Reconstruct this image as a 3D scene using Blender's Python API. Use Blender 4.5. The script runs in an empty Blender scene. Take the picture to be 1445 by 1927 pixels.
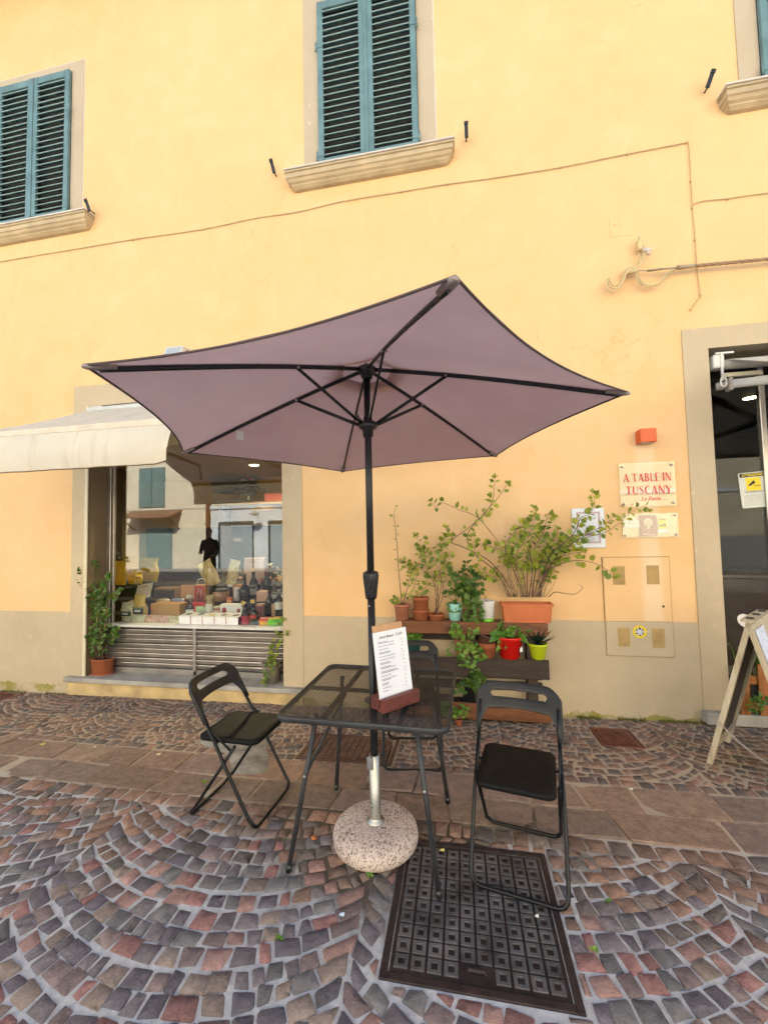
import bpy, bmesh, math, random
from mathutils import Vector, Matrix, Euler, noise as mnoise
import numpy as np
random.seed(7)
S = bpy.context.scene
COL = S.collection
PI = math.pi
# ------------------------------------------------------------------ camera
FPX, YAW, PITCH, ROLL, CAM = 766.98, -0.1815, 0.0500, -0.0211, Vector((0.0, -3.9992, 1.604))
_f = Vector((math.sin(YAW)*math.cos(PITCH), math.cos(YAW)*math.cos(PITCH), math.sin(PITCH)))
_r0 = Vector((math.cos(YAW), -math.sin(YAW), 0)); _u0 = _r0.cross(_f)
_r = math.cos(ROLL)*_r0 + math.sin(ROLL)*_u0; _u = -math.sin(ROLL)*_r0 + math.cos(ROLL)*_u0
cam_data = bpy.data.cameras.new('camera'); cam = bpy.data.objects.new('camera', cam_data); COL.objects.link(cam)
cam_data.sensor_fit = 'HORIZONTAL'; cam_data.sensor_width = 36.0; cam_data.lens = FPX/1445*36.0
cam_data.clip_start = 0.05; cam_data.clip_end = 500
cam.matrix_world = Matrix(((_r.x,_u.x,-_f.x,CAM.x),(_r.y,_u.y,-_f.y,CAM.y),(_r.z,_u.z,-_f.z,CAM.z),(0,0,0,1)))
S.camera = cam
# ------------------------------------------------------------------ sky, sun, exposure
SUN_EL, SUN_AZ = math.radians(37), math.radians(18)     # the sun stands behind the yellow building: the street here is in open shade
w = bpy.data.worlds.new('World'); S.world = w; w.use_nodes = True
nt = w.node_tree; nt.nodes.clear()
sky = nt.nodes.new('ShaderNodeTexSky'); sky.sky_type = 'NISHITA'; sky.sun_disc = False
sky.sun_elevation = SUN_EL; sky.sun_rotation = SUN_AZ; sky.dust_density = 1.0; sky.ozone_density = 0.6; sky.air_density = 1.0
bg = nt.nodes.new('ShaderNodeBackground'); bg.inputs['Strength'].default_value = 0.12
wo = nt.nodes.new('ShaderNodeOutputWorld')
nt.links.new(sky.outputs[0], bg.inputs[0]); nt.links.new(bg.outputs[0], wo.inputs[0])
sl = bpy.data.lights.new('sun', 'SUN'); sl.energy = 5.0; sl.angle = math.radians(0.53); sl.color = (1.0, 0.93, 0.82)
sun = bpy.data.objects.new('sun', sl); COL.objects.link(sun)
sd = Vector((math.sin(SUN_AZ)*math.cos(SUN_EL), math.cos(SUN_AZ)*math.cos(SUN_EL), math.sin(SUN_EL)))
sun.rotation_euler = sd.to_track_quat('Z', 'Y').to_euler(); sun.location = (6, 12, 16)
vs = S.view_settings; vs.view_transform = 'Standard'; vs.look = 'None'; vs.gamma = 1.0; vs.use_curve_mapping = False
vs.exposure = 2.2
vs.use_white_balance = True; vs.white_balance_temperature = 6350; vs.white_balance_tint = 4
S.cycles.use_denoising = True; S.cycles.use_adaptive_sampling = True; S.cycles.adaptive_threshold = 0.02; S.cycles.max_bounces = 7; S.cycles.diffuse_bounces = 4; S.cycles.glossy_bounces = 4
S.cycles.transparent_max_bounces = 12; S.cycles.sample_clamp_indirect = 8.0
S.cycles.caustics_reflective = False; S.cycles.caustics_refractive = False

# ------------------------------------------------------------------ helpers: pixels of the photograph to places
def ray(px, py):
    return _f + (px-722.5)/FPX*_r - (py-963.5)/FPX*_u
def wp(px, py, Y=0.0):                       # the point seen at this pixel on a plane parallel to the facade
    d = ray(px, py); return CAM + d*((Y-CAM.y)/d.y)
def ground_z(x, y):
    t = min(1.0, max(0.0, (y+1.64)/1.64)); return t*(-0.115+0.012*(max(-8, min(6, x))+1.5))
def gp(px, py, dz=0.0):                      # the point seen at this pixel on the ground (plus dz)
    d = ray(px, py); z = dz
    for _ in range(12):
        p = CAM + d*((z-CAM.z)/d.z); z = ground_z(p.x, p.y)+dz
    return p
# ------------------------------------------------------------------ helpers: objects
def tag(o, label=None, cat=None, group=None, kind=None):
    if label: o['label'] = label
    if cat: o['category'] = cat
    if group: o['group'] = group
    if kind: o['kind'] = kind
    return o
def empty(name, loc=(0,0,0), rz=0.0):
    o = bpy.data.objects.new(name, None); COL.objects.link(o); o.empty_display_size = 0.1
    o.location = loc; o.rotation_euler = (0,0,rz); return o
def world_of(o):
    m = Matrix.LocRotScale(o.location, o.rotation_euler, o.scale)
    if o.parent: m = world_of(o.parent) @ o.matrix_parent_inverse @ m
    return m
def adopt(o, parent):                        # parent, keep the world place
    if parent is not None:
        o.parent = parent; o.matrix_parent_inverse = world_of(parent).inverted()
    return o
def thing(name, label, cat, loc=(0,0,0), rz=0.0, group=None):
    return tag(empty(name, loc, rz), label, cat, group)
def mesh_obj(name, me, parent=None, local=False):
    o = bpy.data.objects.new(name, me); COL.objects.link(o)
    if parent is not None:
        o.parent = parent
        if not local: o.matrix_parent_inverse = world_of(parent).inverted()
    return o
class MB:
    """collects shapes, build() links them as one mesh object"""
    def __init__(s): s.v = []; s.f = []; s.m = []; s.sm = []
    def add(s, vs, fs, mi=0, smooth=False):
        b = len(s.v); s.v += [tuple(x) for x in vs]
        for f in fs: s.f.append([i+b for i in f]); s.m.append(mi); s.sm.append(smooth)
        return s
    def box(s, x0, x1, y0, y1, z0, z1, mi=0, M=None, bev=0.0):
        if bev > 0:
            b = bev; bm = bmesh.new()
            bmesh.ops.create_cube(bm, size=1.0)
            for v in bm.verts: v.co = Vector(((x0+x1)/2+v.co.x*(x1-x0), (y0+y1)/2+v.co.y*(y1-y0), (z0+z1)/2+v.co.z*(z1-z0)))
            bmesh.ops.bevel(bm, geom=bm.edges[:], offset=b, segments=1, affect='EDGES', profile=0.5)
            bm.verts.index_update(); vs = [v.co.copy() for v in bm.verts]; fs = [[v.index for v in f.verts] for f in bm.faces]; bm.free()
        else:
            vs = [Vector(c) for c in ((x0,y0,z0),(x1,y0,z0),(x1,y1,z0),(x0,y1,z0),(x0,y0,z1),(x1,y0,z1),(x1,y1,z1),(x0,y1,z1))]
            fs = [(0,3,2,1),(4,5,6,7),(0,1,5,4),(1,2,6,5),(2,3,7,6),(3,0,4,7)]
        if M is not None: vs = [M @ v for v in vs]
        return s.add(vs, fs, mi)
    def prism(s, pts, d, mi=0):              # pts: 3D polygon, extruded by vector d
        n = len(pts); d = Vector(d); vs = [Vector(p) for p in pts]+[Vector(p)+d for p in pts]
        fs = [list(range(n))[::-1], list(range(n, 2*n))]+[(i, (i+1) % n, n+(i+1) % n, n+i) for i in range(n)]
        return s.add(vs, fs, mi)
    def tube(s, path, r, seg=8, mi=0, cap=True, smooth=True, flat=None):
        P = [Vector(p) for p in path]; n = len(P); R = r if isinstance(r, (list, tuple)) else [r]*n
        vs = []; up = None
        for i in range(n):
            t = (P[min(n-1, i+1)]-P[max(0, i-1)])
            if t.length < 1e-9: t = Vector((0,0,1))
            t.normalize()
            if up is None:
                up = Vector((0,0,1)) if abs(t.z) < 0.9 else Vector((1,0,0))
            a = t.cross(up)
            if a.length < 1e-6: a = t.orthogonal()
            a.normalize(); b = a.cross(t).normalized(); up = b
            for k in range(seg):
                th = 2*PI*(k+0.5)/seg; sx, sy = (1, 1) if flat is None else flat
                vs.append(P[i]+a*math.cos(th)*R[i]*sx+b*math.sin(th)*R[i]*sy)
        fs = []
        for i in range(n-1):
            for k in range(seg): fs.append((i*seg+k, i*seg+(k+1) % seg, (i+1)*seg+(k+1) % seg, (i+1)*seg+k))
        s.add(vs, fs, mi, smooth)
        if cap:
            b = len(s.v)-len(vs)
            s.f.append([b+k for k in range(seg)][::-1]); s.m.append(mi); s.sm.append(False)
            s.f.append([b+(n-1)*seg+k for k in range(seg)]); s.m.append(mi); s.sm.append(False)
        return s
    def lathe(s, prof, c=(0,0,0), seg=20, mi=0, smooth=True, sx=1.0, sy=1.0, M=None):
        c = Vector(c); vs = []; n = len(prof)
        for r, z in prof:
            for k in range(seg):
                th = 2*PI*k/seg; vs.append(Vector((c.x+r*sx*math.cos(th), c.y+r*sy*math.sin(th), c.z+z)))
        if M is not None: vs = [M @ v for v in vs]
        fs = [(i*seg+k, i*seg+(k+1) % seg, (i+1)*seg+(k+1) % seg, (i+1)*seg+k) for i in range(n-1) for k in range(seg)]
        s.add(vs, fs, mi, smooth); b = len(s.v)-len(vs)
        if prof[0][0] > 1e-5: s.f.append([b+k for k in range(seg)][::-1]); s.m.append(mi); s.sm.append(False)
        if prof[-1][0] > 1e-5: s.f.append([b+(n-1)*seg+k for k in range(seg)]); s.m.append(mi); s.sm.append(False)
        return s
    def ribbon(s, pts, wid, o, rx, uz, off, mi=0, thick=0.0):   # flat stroke on a plane: o + rx*x + uz*y
        n = len(pts); L = []; Rr = []
        for i in range(n):
            a = Vector(pts[max(0, i-1)]); b = Vector(pts[min(n-1, i+1)]); t = (b-a).normalized(); nn = Vector((-t.y, t.x))
            p = Vector(pts[i]); L.append(p+nn*wid[i]/2); Rr.append(p-nn*wid[i]/2)
        vs = [o+rx*p.x+uz*p.y+off for p in L+Rr]
        return s.add(vs, [(i, n+i, n+i+1, i+1) for i in range(n-1)], mi)
    def mesh(s, name, mats):
        me = bpy.data.meshes.new(name); me.from_pydata(s.v, [], s.f)
        for m in (mats if isinstance(mats, (list, tuple)) else [mats]): me.materials.append(m)
        me.polygons.foreach_set('material_index', s.m); me.polygons.foreach_set('use_smooth', s.sm); me.update(); return me
    def build(s, name, mats, parent=None, local=False):
        return mesh_obj(name, s.mesh(name, mats), parent, local)
def copy_tree(o, parent=None):
    c = o.copy(); COL.objects.link(c); c.parent = parent
    for ch in o.children: copy_tree(ch, c)
    return c
def smooth_path(pts, n=6):                    # Catmull-Rom
    P = [Vector(p) for p in pts]; P = [P[0]*2-P[1]]+P+[P[-1]*2-P[-2]]; out = []
    for i in range(1, len(P)-2):
        for k in range(n):
            t = k/n; a, b, c, d = P[i-1], P[i], P[i+1], P[i+2]
            out.append(0.5*((2*b)+(c-a)*t+(2*a-5*b+4*c-d)*t*t+(3*b-a-3*c+d)*t**3))
    out.append(P[-2]); return out
def text_mesh(s, bold=0.0, shear=0.0):
    cu = bpy.data.curves.new('t', 'FONT'); cu.body = s; cu.size = 1.0; cu.offset = bold; cu.shear = shear; cu.align_x = 'LEFT'
    ob = bpy.data.objects.new('t', cu); COL.objects.link(ob)
    me = bpy.data.meshes.new_from_object(ob.evaluated_get(bpy.context.evaluated_depsgraph_get()))
    bpy.data.objects.remove(ob); return me
def text_on(name, s, o, right, up, width, mat, parent, bold=0.0, shear=0.0, hscale=1.0):
    me = text_mesh(s, bold, shear); me.name = name
    xs = [v.co.x for v in me.vertices]; ys = [v.co.y for v in me.vertices]
    k = width/(max(xs)-min(xs)); x0 = min(xs); y0 = min(ys)
    for v in me.vertices: v.co = Vector(o)+Vector(right)*((v.co.x-x0)*k)+Vector(up)*((v.co.y-y0)*k*hscale)
    me.materials.clear(); me.materials.append(mat); me.update()
    return mesh_obj(name, me, parent)
# ------------------------------------------------------------------ helpers: materials
class NT:
    def __init__(s, name):
        s.mat = bpy.data.materials.new(name); s.mat.use_nodes = True; s.t = s.mat.node_tree; s.t.nodes.clear()
        s.out = s.n('ShaderNodeOutputMaterial'); s.p = s.n('ShaderNodeBsdfPrincipled'); s.l(s.p.outputs[0], s.out.inputs[0])
    def n(s, t, **k):
        o = s.t.nodes.new(t)
        for a, b in k.items(): setattr(o, a, b)
        return o
    def l(s, a, b): s.t.links.new(a, b)
    def coords(s, kind='Object', scale=(1,1,1)):
        tc = s.n('ShaderNodeTexCoord'); mp = s.n('ShaderNodeMapping'); s.l(tc.outputs[kind], mp.inputs[0]); mp.inputs['Scale'].default_value = scale; return mp.outputs[0]
    def pos(s, scale=(1,1,1)):
        g = s.n('ShaderNodeNewGeometry'); mp = s.n('ShaderNodeMapping'); s.l(g.outputs['Position'], mp.inputs[0]); mp.inputs['Scale'].default_value = scale; return mp.outputs[0]
    def noise(s, co, scale, detail=4, rough=0.55, dist=0.0):
        o = s.n('ShaderNodeTexNoise'); o.inputs['Scale'].default_value = scale; o.inputs['Detail'].default_value = detail
        o.inputs['Roughness'].default_value = rough; o.inputs['Distortion'].default_value = dist; s.l(co, o.inputs['Vector']); return o.outputs['Fac']
    def ramp(s, fac, stops):
        o = s.n('ShaderNodeValToRGB'); e = o.color_ramp.elements
        while len(e) < len(stops): e.new(0.5)
        for i, (p, c) in enumerate(stops): e[i].position = p; e[i].color = (c[0], c[1], c[2], 1) if hasattr(c, '__len__') else (c, c, c, 1)
        s.l(fac, o.inputs[0]); return o.outputs[0]
    def mix(s, fac, a, b, mode='MIX'):
        o = s.n('ShaderNodeMix', data_type='RGBA', blend_type=mode)
        for sock, v in ((o.inputs[0], fac), (o.inputs[6], a), (o.inputs[7], b)):
            if hasattr(v, 'is_linked') or hasattr(v, 'links'): s.l(v, sock)
            elif hasattr(v, '__len__'): sock.default_value = (v[0], v[1], v[2], 1)
            else: sock.default_value = v
        return o.outputs[2]
    def math(s, op, a, b=0.0, clamp=False):
        o = s.n('ShaderNodeMath', operation=op, use_clamp=clamp)
        for i, v in enumerate((a, b)):
            if hasattr(v, 'links'): s.l(v, o.inputs[i])
            else: o.inputs[i].default_value = v
        return o.outputs[0]
    def bump(s, h, strength=0.3, dist=0.01):
        o = s.n('ShaderNodeBump'); o.inputs['Strength'].default_value = strength; o.inputs['Distance'].default_value = dist
        s.l(h, o.inputs['Height']); s.l(o.outputs[0], s.p.inputs['Normal'])
    def col(s, v):
        if hasattr(v, 'links'): s.l(v, s.p.inputs['Base Color'])
        else: s.p.inputs['Base Color'].default_value = (*v, 1)
    def set(s, rough=0.6, metal=0.0, spec=0.5, coat=0.0):
        s.p.inputs['Roughness'].default_value = rough; s.p.inputs['Metallic'].default_value = metal
        s.p.inputs['Specular IOR Level'].default_value = spec; s.p.inputs['Coat Weight'].default_value = coat
_mc = {}
def plain(name, c, rough=0.6, metal=0.0, var=0.12, scale=8.0, bump=0.15, bscale=60.0, spec=0.5, coat=0.0, bdist=0.004):
    if name in _mc: return _mc[name]
    t = NT(name); co = t.pos(); f = t.noise(co, scale)
    a = tuple(x*(1-var) for x in c); b = tuple(min(1, x*(1+var)) for x in c)
    t.col(t.ramp(f, [(0.3, a), (0.7, b)])); t.set(rough, metal, spec, coat)
    rr = t.ramp(t.noise(co, scale*2.3), [(0.25, max(0.03, rough-0.08)), (0.8, min(1, rough+0.1))]); t.l(rr, t.p.inputs['Roughness'])
    if bump > 0: t.bump(t.noise(co, bscale), bump, bdist)
    _mc[name] = t.mat; return t.mat
def wood(name, c1, c2, scale=(1.2, 14, 14), rough=0.55, coat=0.0, bump=0.35):
    t = NT(name); co = t.coords('Object', scale)
    oi = t.n('ShaderNodeObjectInfo'); ad = t.n('ShaderNodeVectorMath', operation='ADD'); t.l(co, ad.inputs[0])
    sc = t.n('ShaderNodeVectorMath', operation='SCALE'); t.l(oi.outputs['Random'], sc.inputs['Scale']); sc.inputs[0].default_value = (17, 31, 23); t.l(sc.outputs[0], ad.inputs[1])
    f = t.noise(ad.outputs[0], 2.2, 6, 0.6, 1.2); g = t.noise(ad.outputs[0], 9, 4, 0.6)
    c = t.mix(0.35, t.ramp(f, [(0.32, c1), (0.66, c2)]), t.ramp(g, [(0.3, c1), (0.7, c2)]))
    t.col(c); t.set(rough, 0, 0.4, coat); t.bump(t.math('ADD', f, g), bump, 0.003); return t.mat
# ------------------------------------------------------------------ materials
def mat_wall():
    t = NT('yellow plaster'); co = t.pos()
    big = t.noise(co, 0.55, 3); mid = t.noise(co, 3.5, 5, 0.6); fine = t.noise(co, 95, 3)
    c = t.ramp(big, [(0.3, (0.715, 0.452, 0.205)), (0.7, (0.755, 0.49, 0.245))])
    c = t.mix(t.ramp(mid, [(0.42, 0.0), (0.75, 0.55)]), c, (0.775, 0.52, 0.285))
    # hairline cracks: edges of big stretched cells, only here and there
    d = t.n('ShaderNodeTexVoronoi', feature='DISTANCE_TO_EDGE'); d.inputs['Scale'].default_value = 0.9
    wv = t.n('ShaderNodeTexNoise'); wv.inputs['Scale'].default_value = 4.0; wv.inputs['Detail'].default_value = 6; t.l(co, wv.inputs['Vector'])
    sc = t.n('ShaderNodeVectorMath', operation='SCALE'); sc.inputs['Scale'].default_value = 0.35; t.l(wv.outputs['Color'], sc.inputs[0])
    ad = t.n('ShaderNodeVectorMath', operation='ADD'); t.l(co, ad.inputs[0]); t.l(sc.outputs[0], ad.inputs[1]); t.l(ad.outputs[0], d.inputs['Vector'])
    line = t.ramp(d.outputs['Distance'], [(0.0, 1.0), (0.0045, 0.0)])
    msk = t.ramp(t.noise(co, 0.8, 2), [(0.52, 0.0), (0.6, 1.0)])
    crack = t.math('MULTIPLY', line, msk)
    c = t.mix(t.math('MULTIPLY', crack, 0.35), c, (0.42, 0.26, 0.10))
    # paler strip under the little orange lamp, with a ragged edge of its own
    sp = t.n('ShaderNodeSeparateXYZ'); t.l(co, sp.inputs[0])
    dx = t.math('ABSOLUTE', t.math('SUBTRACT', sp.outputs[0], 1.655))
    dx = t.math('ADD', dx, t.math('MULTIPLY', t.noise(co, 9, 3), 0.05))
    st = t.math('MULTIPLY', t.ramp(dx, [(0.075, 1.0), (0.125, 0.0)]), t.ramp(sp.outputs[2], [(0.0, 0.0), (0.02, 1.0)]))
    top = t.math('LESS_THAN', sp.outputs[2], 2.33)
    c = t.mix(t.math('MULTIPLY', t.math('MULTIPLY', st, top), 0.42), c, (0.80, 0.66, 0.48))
    # faint rain streaks on the plaster below sill height
    sk = t.noise(t.pos((11, 11, 0.55)), 1.6, 4, 0.6); zz_ = t.math('MULTIPLY', t.ramp(t.math('MULTIPLY', sp.outputs[2], 0.1), [(0.36, 0.0), (0.53, 1.0)]), t.math('LESS_THAN', sp.outputs[2], 5.33))
    c = t.mix(t.math('MULTIPLY', t.math('MULTIPLY', t.ramp(sk, [(0.5, 0.0), (0.72, 1.0)]), zz_), 0.22), c, (0.60, 0.40, 0.20))
    pt_ = t.ramp(t.noise(co, 1.7, 6, 0.7, 0.8), [(0.52, 0.0), (0.62, 1.0)]); c = t.mix(t.math('MULTIPLY', pt_, 0.10), c, (0.86, 0.66, 0.42))
    t.col(c); t.set(0.88, 0, 0.25)
    t.bump(t.math('SUBTRACT', t.math('ADD', t.math('MULTIPLY', fine, 0.5), mid), t.math('MULTIPLY', crack, 1.2)), 0.22, 0.004); return t.mat
def mat_tan(name='tan paint', a=(0.46, 0.365, 0.240), b=(0.53, 0.425, 0.285)):
    t = NT(name); co = t.pos(); big = t.noise(co, 1.3, 4); mid = t.noise(co, 7, 5, 0.65); fine = t.noise(co, 80, 3)
    c = t.ramp(big, [(0.3, a), (0.7, b)])
    c = t.mix(t.ramp(mid, [(0.5, 0.0), (0.85, 0.45)]), c, tuple(x*1.22 for x in b))
    # chipped specks and the mossy, stained foot of the wall
    sp = t.n('ShaderNodeSeparateXYZ'); t.l(co, sp.inputs[0])
    h = t.math('ADD', sp.outputs[2], t.math('MULTIPLY', t.noise(co, 5, 5, 0.7), -0.22))
    c = t.mix(t.math('MULTIPLY', t.ramp(h, [(-0.0, 0.0), (0.001, 0.0)]), 0.0), c, c)
    low = t.math('LESS_THAN', h, -0.165); low2 = t.ramp(t.noise(co, 3.1, 3), [(0.42, 0.0), (0.55, 1.0)])
    c = t.mix(t.math('MULTIPLY', low, low2), c, (0.30, 0.26, 0.07))
    speck = t.ramp(t.noise(co, 14, 2, 0.4), [(0.735, 0.0), (0.75, 1.0)])
    c = t.mix(t.math('MULTIPLY', speck, 0.7), c, (0.62, 0.53, 0.40))
    t.col(c); t.set(0.8, 0, 0.3); t.bump(t.math('ADD', mid, t.math('MULTIPLY', fine, 0.4)), 0.2, 0.004); return t.mat
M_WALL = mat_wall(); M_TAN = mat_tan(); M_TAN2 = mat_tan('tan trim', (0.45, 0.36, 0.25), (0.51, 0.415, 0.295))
M_SILL = plain('sill stone', (0.46, 0.36, 0.225), 0.8, var=0.15, scale=5)
M_MARB = plain('pale marble', (0.62, 0.55, 0.48), 0.5, var=0.12, scale=6)
M_STONE = plain('grey threshold stone', (0.34, 0.31, 0.27), 0.75, var=0.22, scale=5, bump=0.3)
M_SHUT = plain('teal shutter paint', (0.125, 0.212, 0.222), 0.55, var=0.22, scale=6, bump=0.25, bscale=40)
M_SLAT = plain('teal slat paint', (0.20, 0.295, 0.28), 0.55, var=0.2, scale=9)
M_DARK = plain('dark void', (0.012, 0.012, 0.014), 0.9, bump=0)
M_IRON = plain('black iron', (0.03, 0.03, 0.032), 0.5, 0.3, var=0.3)
M_ALU = plain('brushed aluminium', (0.50, 0.46, 0.41), 0.34, 0.9, var=0.18, scale=4)
M_ALUD = plain('weathered aluminium slat', (0.42, 0.38, 0.345), 0.38, 0.8, var=0.28, scale=3.5)
M_WHITEP = plain('white painted metal', (0.62, 0.60, 0.56), 0.4, var=0.08)
M_CREAM = plain('cream sill paint', (0.60, 0.54, 0.38), 0.5, var=0.1)
M_GLASS = None
def mat_glass(name, f0=0.2, rough=0.0, tint=(0.94, 0.96, 0.95)):
    t = NT(name); t.t.nodes.remove(t.p)
    g = t.n('ShaderNodeBsdfGlossy'); g.inputs['Roughness'].default_value = rough; g.inputs['Color'].default_value = (1, 1, 1, 1)
    tr = t.n('ShaderNodeBsdfTransparent'); tr.inputs['Color'].default_value = (*tint, 1)
    lw = t.n('ShaderNodeLayerWeight'); lw.inputs['Blend'].default_value = 0.5
    p = t.math('POWER', lw.outputs['Facing'], 4.0); fac = t.math('ADD', t.math('MULTIPLY', p, 1-f0), f0, True)
    mx = t.n('ShaderNodeMixShader'); t.l(fac, mx.inputs[0]); t.l(tr.outputs[0], mx.inputs[1]); t.l(g.outputs[0], mx.inputs[2]); t.l(mx.outputs[0], t.out.inputs[0]); return t.mat
M_GLASS = mat_glass('shop glass', 0.062)
M_GLASS2 = mat_glass('door glass', 0.016)
M_ACRYL = mat_glass('clear acrylic', 0.07, 0.03, (0.93, 0.93, 0.90))
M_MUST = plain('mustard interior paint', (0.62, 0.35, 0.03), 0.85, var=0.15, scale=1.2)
M_OLIVE = plain('olive interior panel', (0.11, 0.085, 0.02), 0.7, var=0.15)
M_BROWNR = plain('brown painted reveal', (0.17, 0.12, 0.065), 0.6, var=0.15, scale=3)
def emis(name, c, s):
    t = NT(name); t.p.inputs['Base Color'].default_value = (*c, 1); t.p.inputs['Emission Color'].default_value = (*c, 1); t.p.inputs['Emission Strength'].default_value = s; return t.mat

# ------------------------------------------------------------------ the yellow building
BX0, BX1, BZ1 = -12.0, 9.0, 8.95
SHOP = (-4.194, -1.813, 0.0, 3.145); DOOR = (2.208, 4.30, -0.06, 3.169)
WINS = [(-5.600, -4.520), (-1.355, -0.285), (2.755, 3.825)]; WZ0, WZ1 = 5.45, 7.37
bld = thing('yellow_building', 'yellow plastered building with tan trim, teal shutters and a ground floor shop', 'building', (0,0,0))
def facade(mb, x0, x1, z0, z1, ops, y):
    xs = sorted({x0, x1, *[o[0] for o in ops], *[o[1] for o in ops]}); zs = sorted({z0, z1, *[o[2] for o in ops], *[o[3] for o in ops]})
    for a, b in zip(xs, xs[1:]):
        for c, d in zip(zs, zs[1:]):
            mx, mz = (a+b)/2, (c+d)/2
            if any(o[0] < mx < o[1] and o[2] < mz < o[3] for o in ops): continue
            mb.add([(a,y,c),(b,y,c),(b,y,d),(a,y,d)], [(0,1,2,3)])
ops = [SHOP, DOOR]+[(a, b, WZ0, WZ1) for a, b in WINS]
mb = MB(); facade(mb, BX0, BX1, -0.5, BZ1, ops, 0.0); facade(mb, BX0, BX1, -0.5, BZ1, ops, 0.36)
for a, b, c, d in ops[2:]:
    for q in (((a,0,c),(a,.36,c),(a,.36,d),(a,0,d)), ((b,0,c),(b,.36,c),(b,.36,d),(b,0,d)), ((a,0,d),(b,0,d),(b,.36,d),(a,.36,d)), ((a,0,c),(b,0,c),(b,.36,c),(a,.36,c))): mb.add(q, [(0,1,2,3)])
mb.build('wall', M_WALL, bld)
mb = MB(); mb.box(BX0, BX0+.3, .37, 8, -.5, BZ1); mb.box(BX1-.3, BX1, .37, 8, -.5, BZ1); mb.box(BX0, BX1, 8.01, 8.3, -.5, BZ1); mb.build('rear_wall', M_WALL, bld)
mb = MB(); mb.prism([(BX0-.4, -1.15, BZ1), (BX0-.4, 4.2, BZ1+1.2), (BX0-.4, 8.9, BZ1), (BX0-.4, 8.9, BZ1-.15), (BX0-.4, -1.15, BZ1-.15)], (BX1-BX0+.8, 0, 0))  # unseen roof, eaves set deep and low to shade the upper wall from sky
mb.build('unseen_roof', plain('unseen clay tile', (0.30, 0.13, 0.07), 0.85, var=0.3, scale=6), bld)
# lower painted band (dado) and the flat painted surrounds, each a few millimetres proud
DZ = 0.769
for a, b in ((BX0, -4.412), (-1.614, 2.006), (4.52, BX1)): mb = MB(); mb.box(a, b, -.006, .004, -.45, DZ); mb.build('plinth', M_TAN, bld)
def surround(x0, x1, z0, z1, w, wt):
    m = MB(); y0, y1 = -.011, .004
    m.box(x0-w, x0, y0, y1, z0, z1+wt); m.box(x1, x1+w, y0, y1, z0, z1+wt); m.box(x0, x1, y0, y1, z1, z1+wt)
    return m
surround(SHOP[0], SHOP[1], 0.052, SHOP[3], .218, .248).build('shop_surround', M_TAN, bld)
surround(DOOR[0], DOOR[1], -.30, DOOR[3], .202, .187).build('door_surround', M_TAN, bld)
# reveals of shop and door
mb = MB(); a, b, c, d = SHOP
mb.add([(a,-.005,c),(a,.24,c),(a,.24,d),(a,-.005,d)], [(0,1,2,3)], 0); mb.add([(b,-.005,c),(b,.35,c),(b,.35,d),(b,-.005,d)], [(0,3,2,1)], 1)
mb.add([(a,-.005,d),(b,-.005,d),(b,.35,d),(a,.35,d)], [(0,3,2,1)], 1)
mb.build('shop_reveal', [M_BROWNR, M_TAN2], bld); mb = MB()
a, b, c, d = DOOR
mb.add([(a,-.005,c),(a,.35,c),(a,.35,d),(a,-.005,d)], [(0,1,2,3)], 1); mb.add([(b,-.005,c),(b,.35,c),(b,.35,d),(b,-.005,d)], [(0,3,2,1)], 1); mb.add([(a,-.005,d),(b,-.005,d),(b,.35,d),(a,.35,d)], [(0,3,2,1)], 1)
mb.build('door_reveal', [M_BROWNR, M_TAN2], bld)
mb = MB(); mb.box(-4.235, -4.20, -.016, -.0115, .052, 3.145); mb.build('corner_bead', M_CREAM, bld)

# upper windows: surround, sill, two louvred shutters each
def sill_obj(x0, x1, zt):
    prof = [(0.0, zt), (-.125, zt), (-.135, zt-.012), (-.135, zt-.026), (-.120, zt-.030), (-.120, zt-.075), (-.105, zt-.082), (-.092, zt-.105), (-.070, zt-.118), (-.066, zt-.128), (-.035, zt-.150), (0.0, zt-.155)]
    m = MB(); n = len(prof)
    def ring(x, k): return [(x+k*abs(y), y, z) for y, z in prof]
    L = ring(x0, .25); Rr = ring(x1, -.25)
    # mitred ends: the moulding returns to the wall
    L = [(x0+(0.135-abs(y))*0.75, y, z) for y, z in prof]; Rr = [(x1-(0.135-abs(y))*0.75, y, z) for y, z in prof]
    L[0] = (x0, 0, zt); Rr[0] = (x1, 0, zt)
    m.add(L+Rr, [(i, i+1, n+i+1, n+i) for i in range(n-1)], 0)
    for E, o in ((L, 1), (Rr, -1)):
        W = [(E[i][0], 0.0, E[i][2]) for i in range(n)]
        m.add(E+W, [((i, n+i, n+i+1, i+1) if o > 0 else (i, i+1, n+i+1, n+i)) for i in range(n-1)], 0)
    o = m.build('window_sill', M_SILL, bld)
    m2 = MB(); m2.box(x0-.004, x1+.004, -.142, -.002, zt+.001, zt+.018, bev=.003); m2.build('sill_slab', M_MARB, o)
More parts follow.
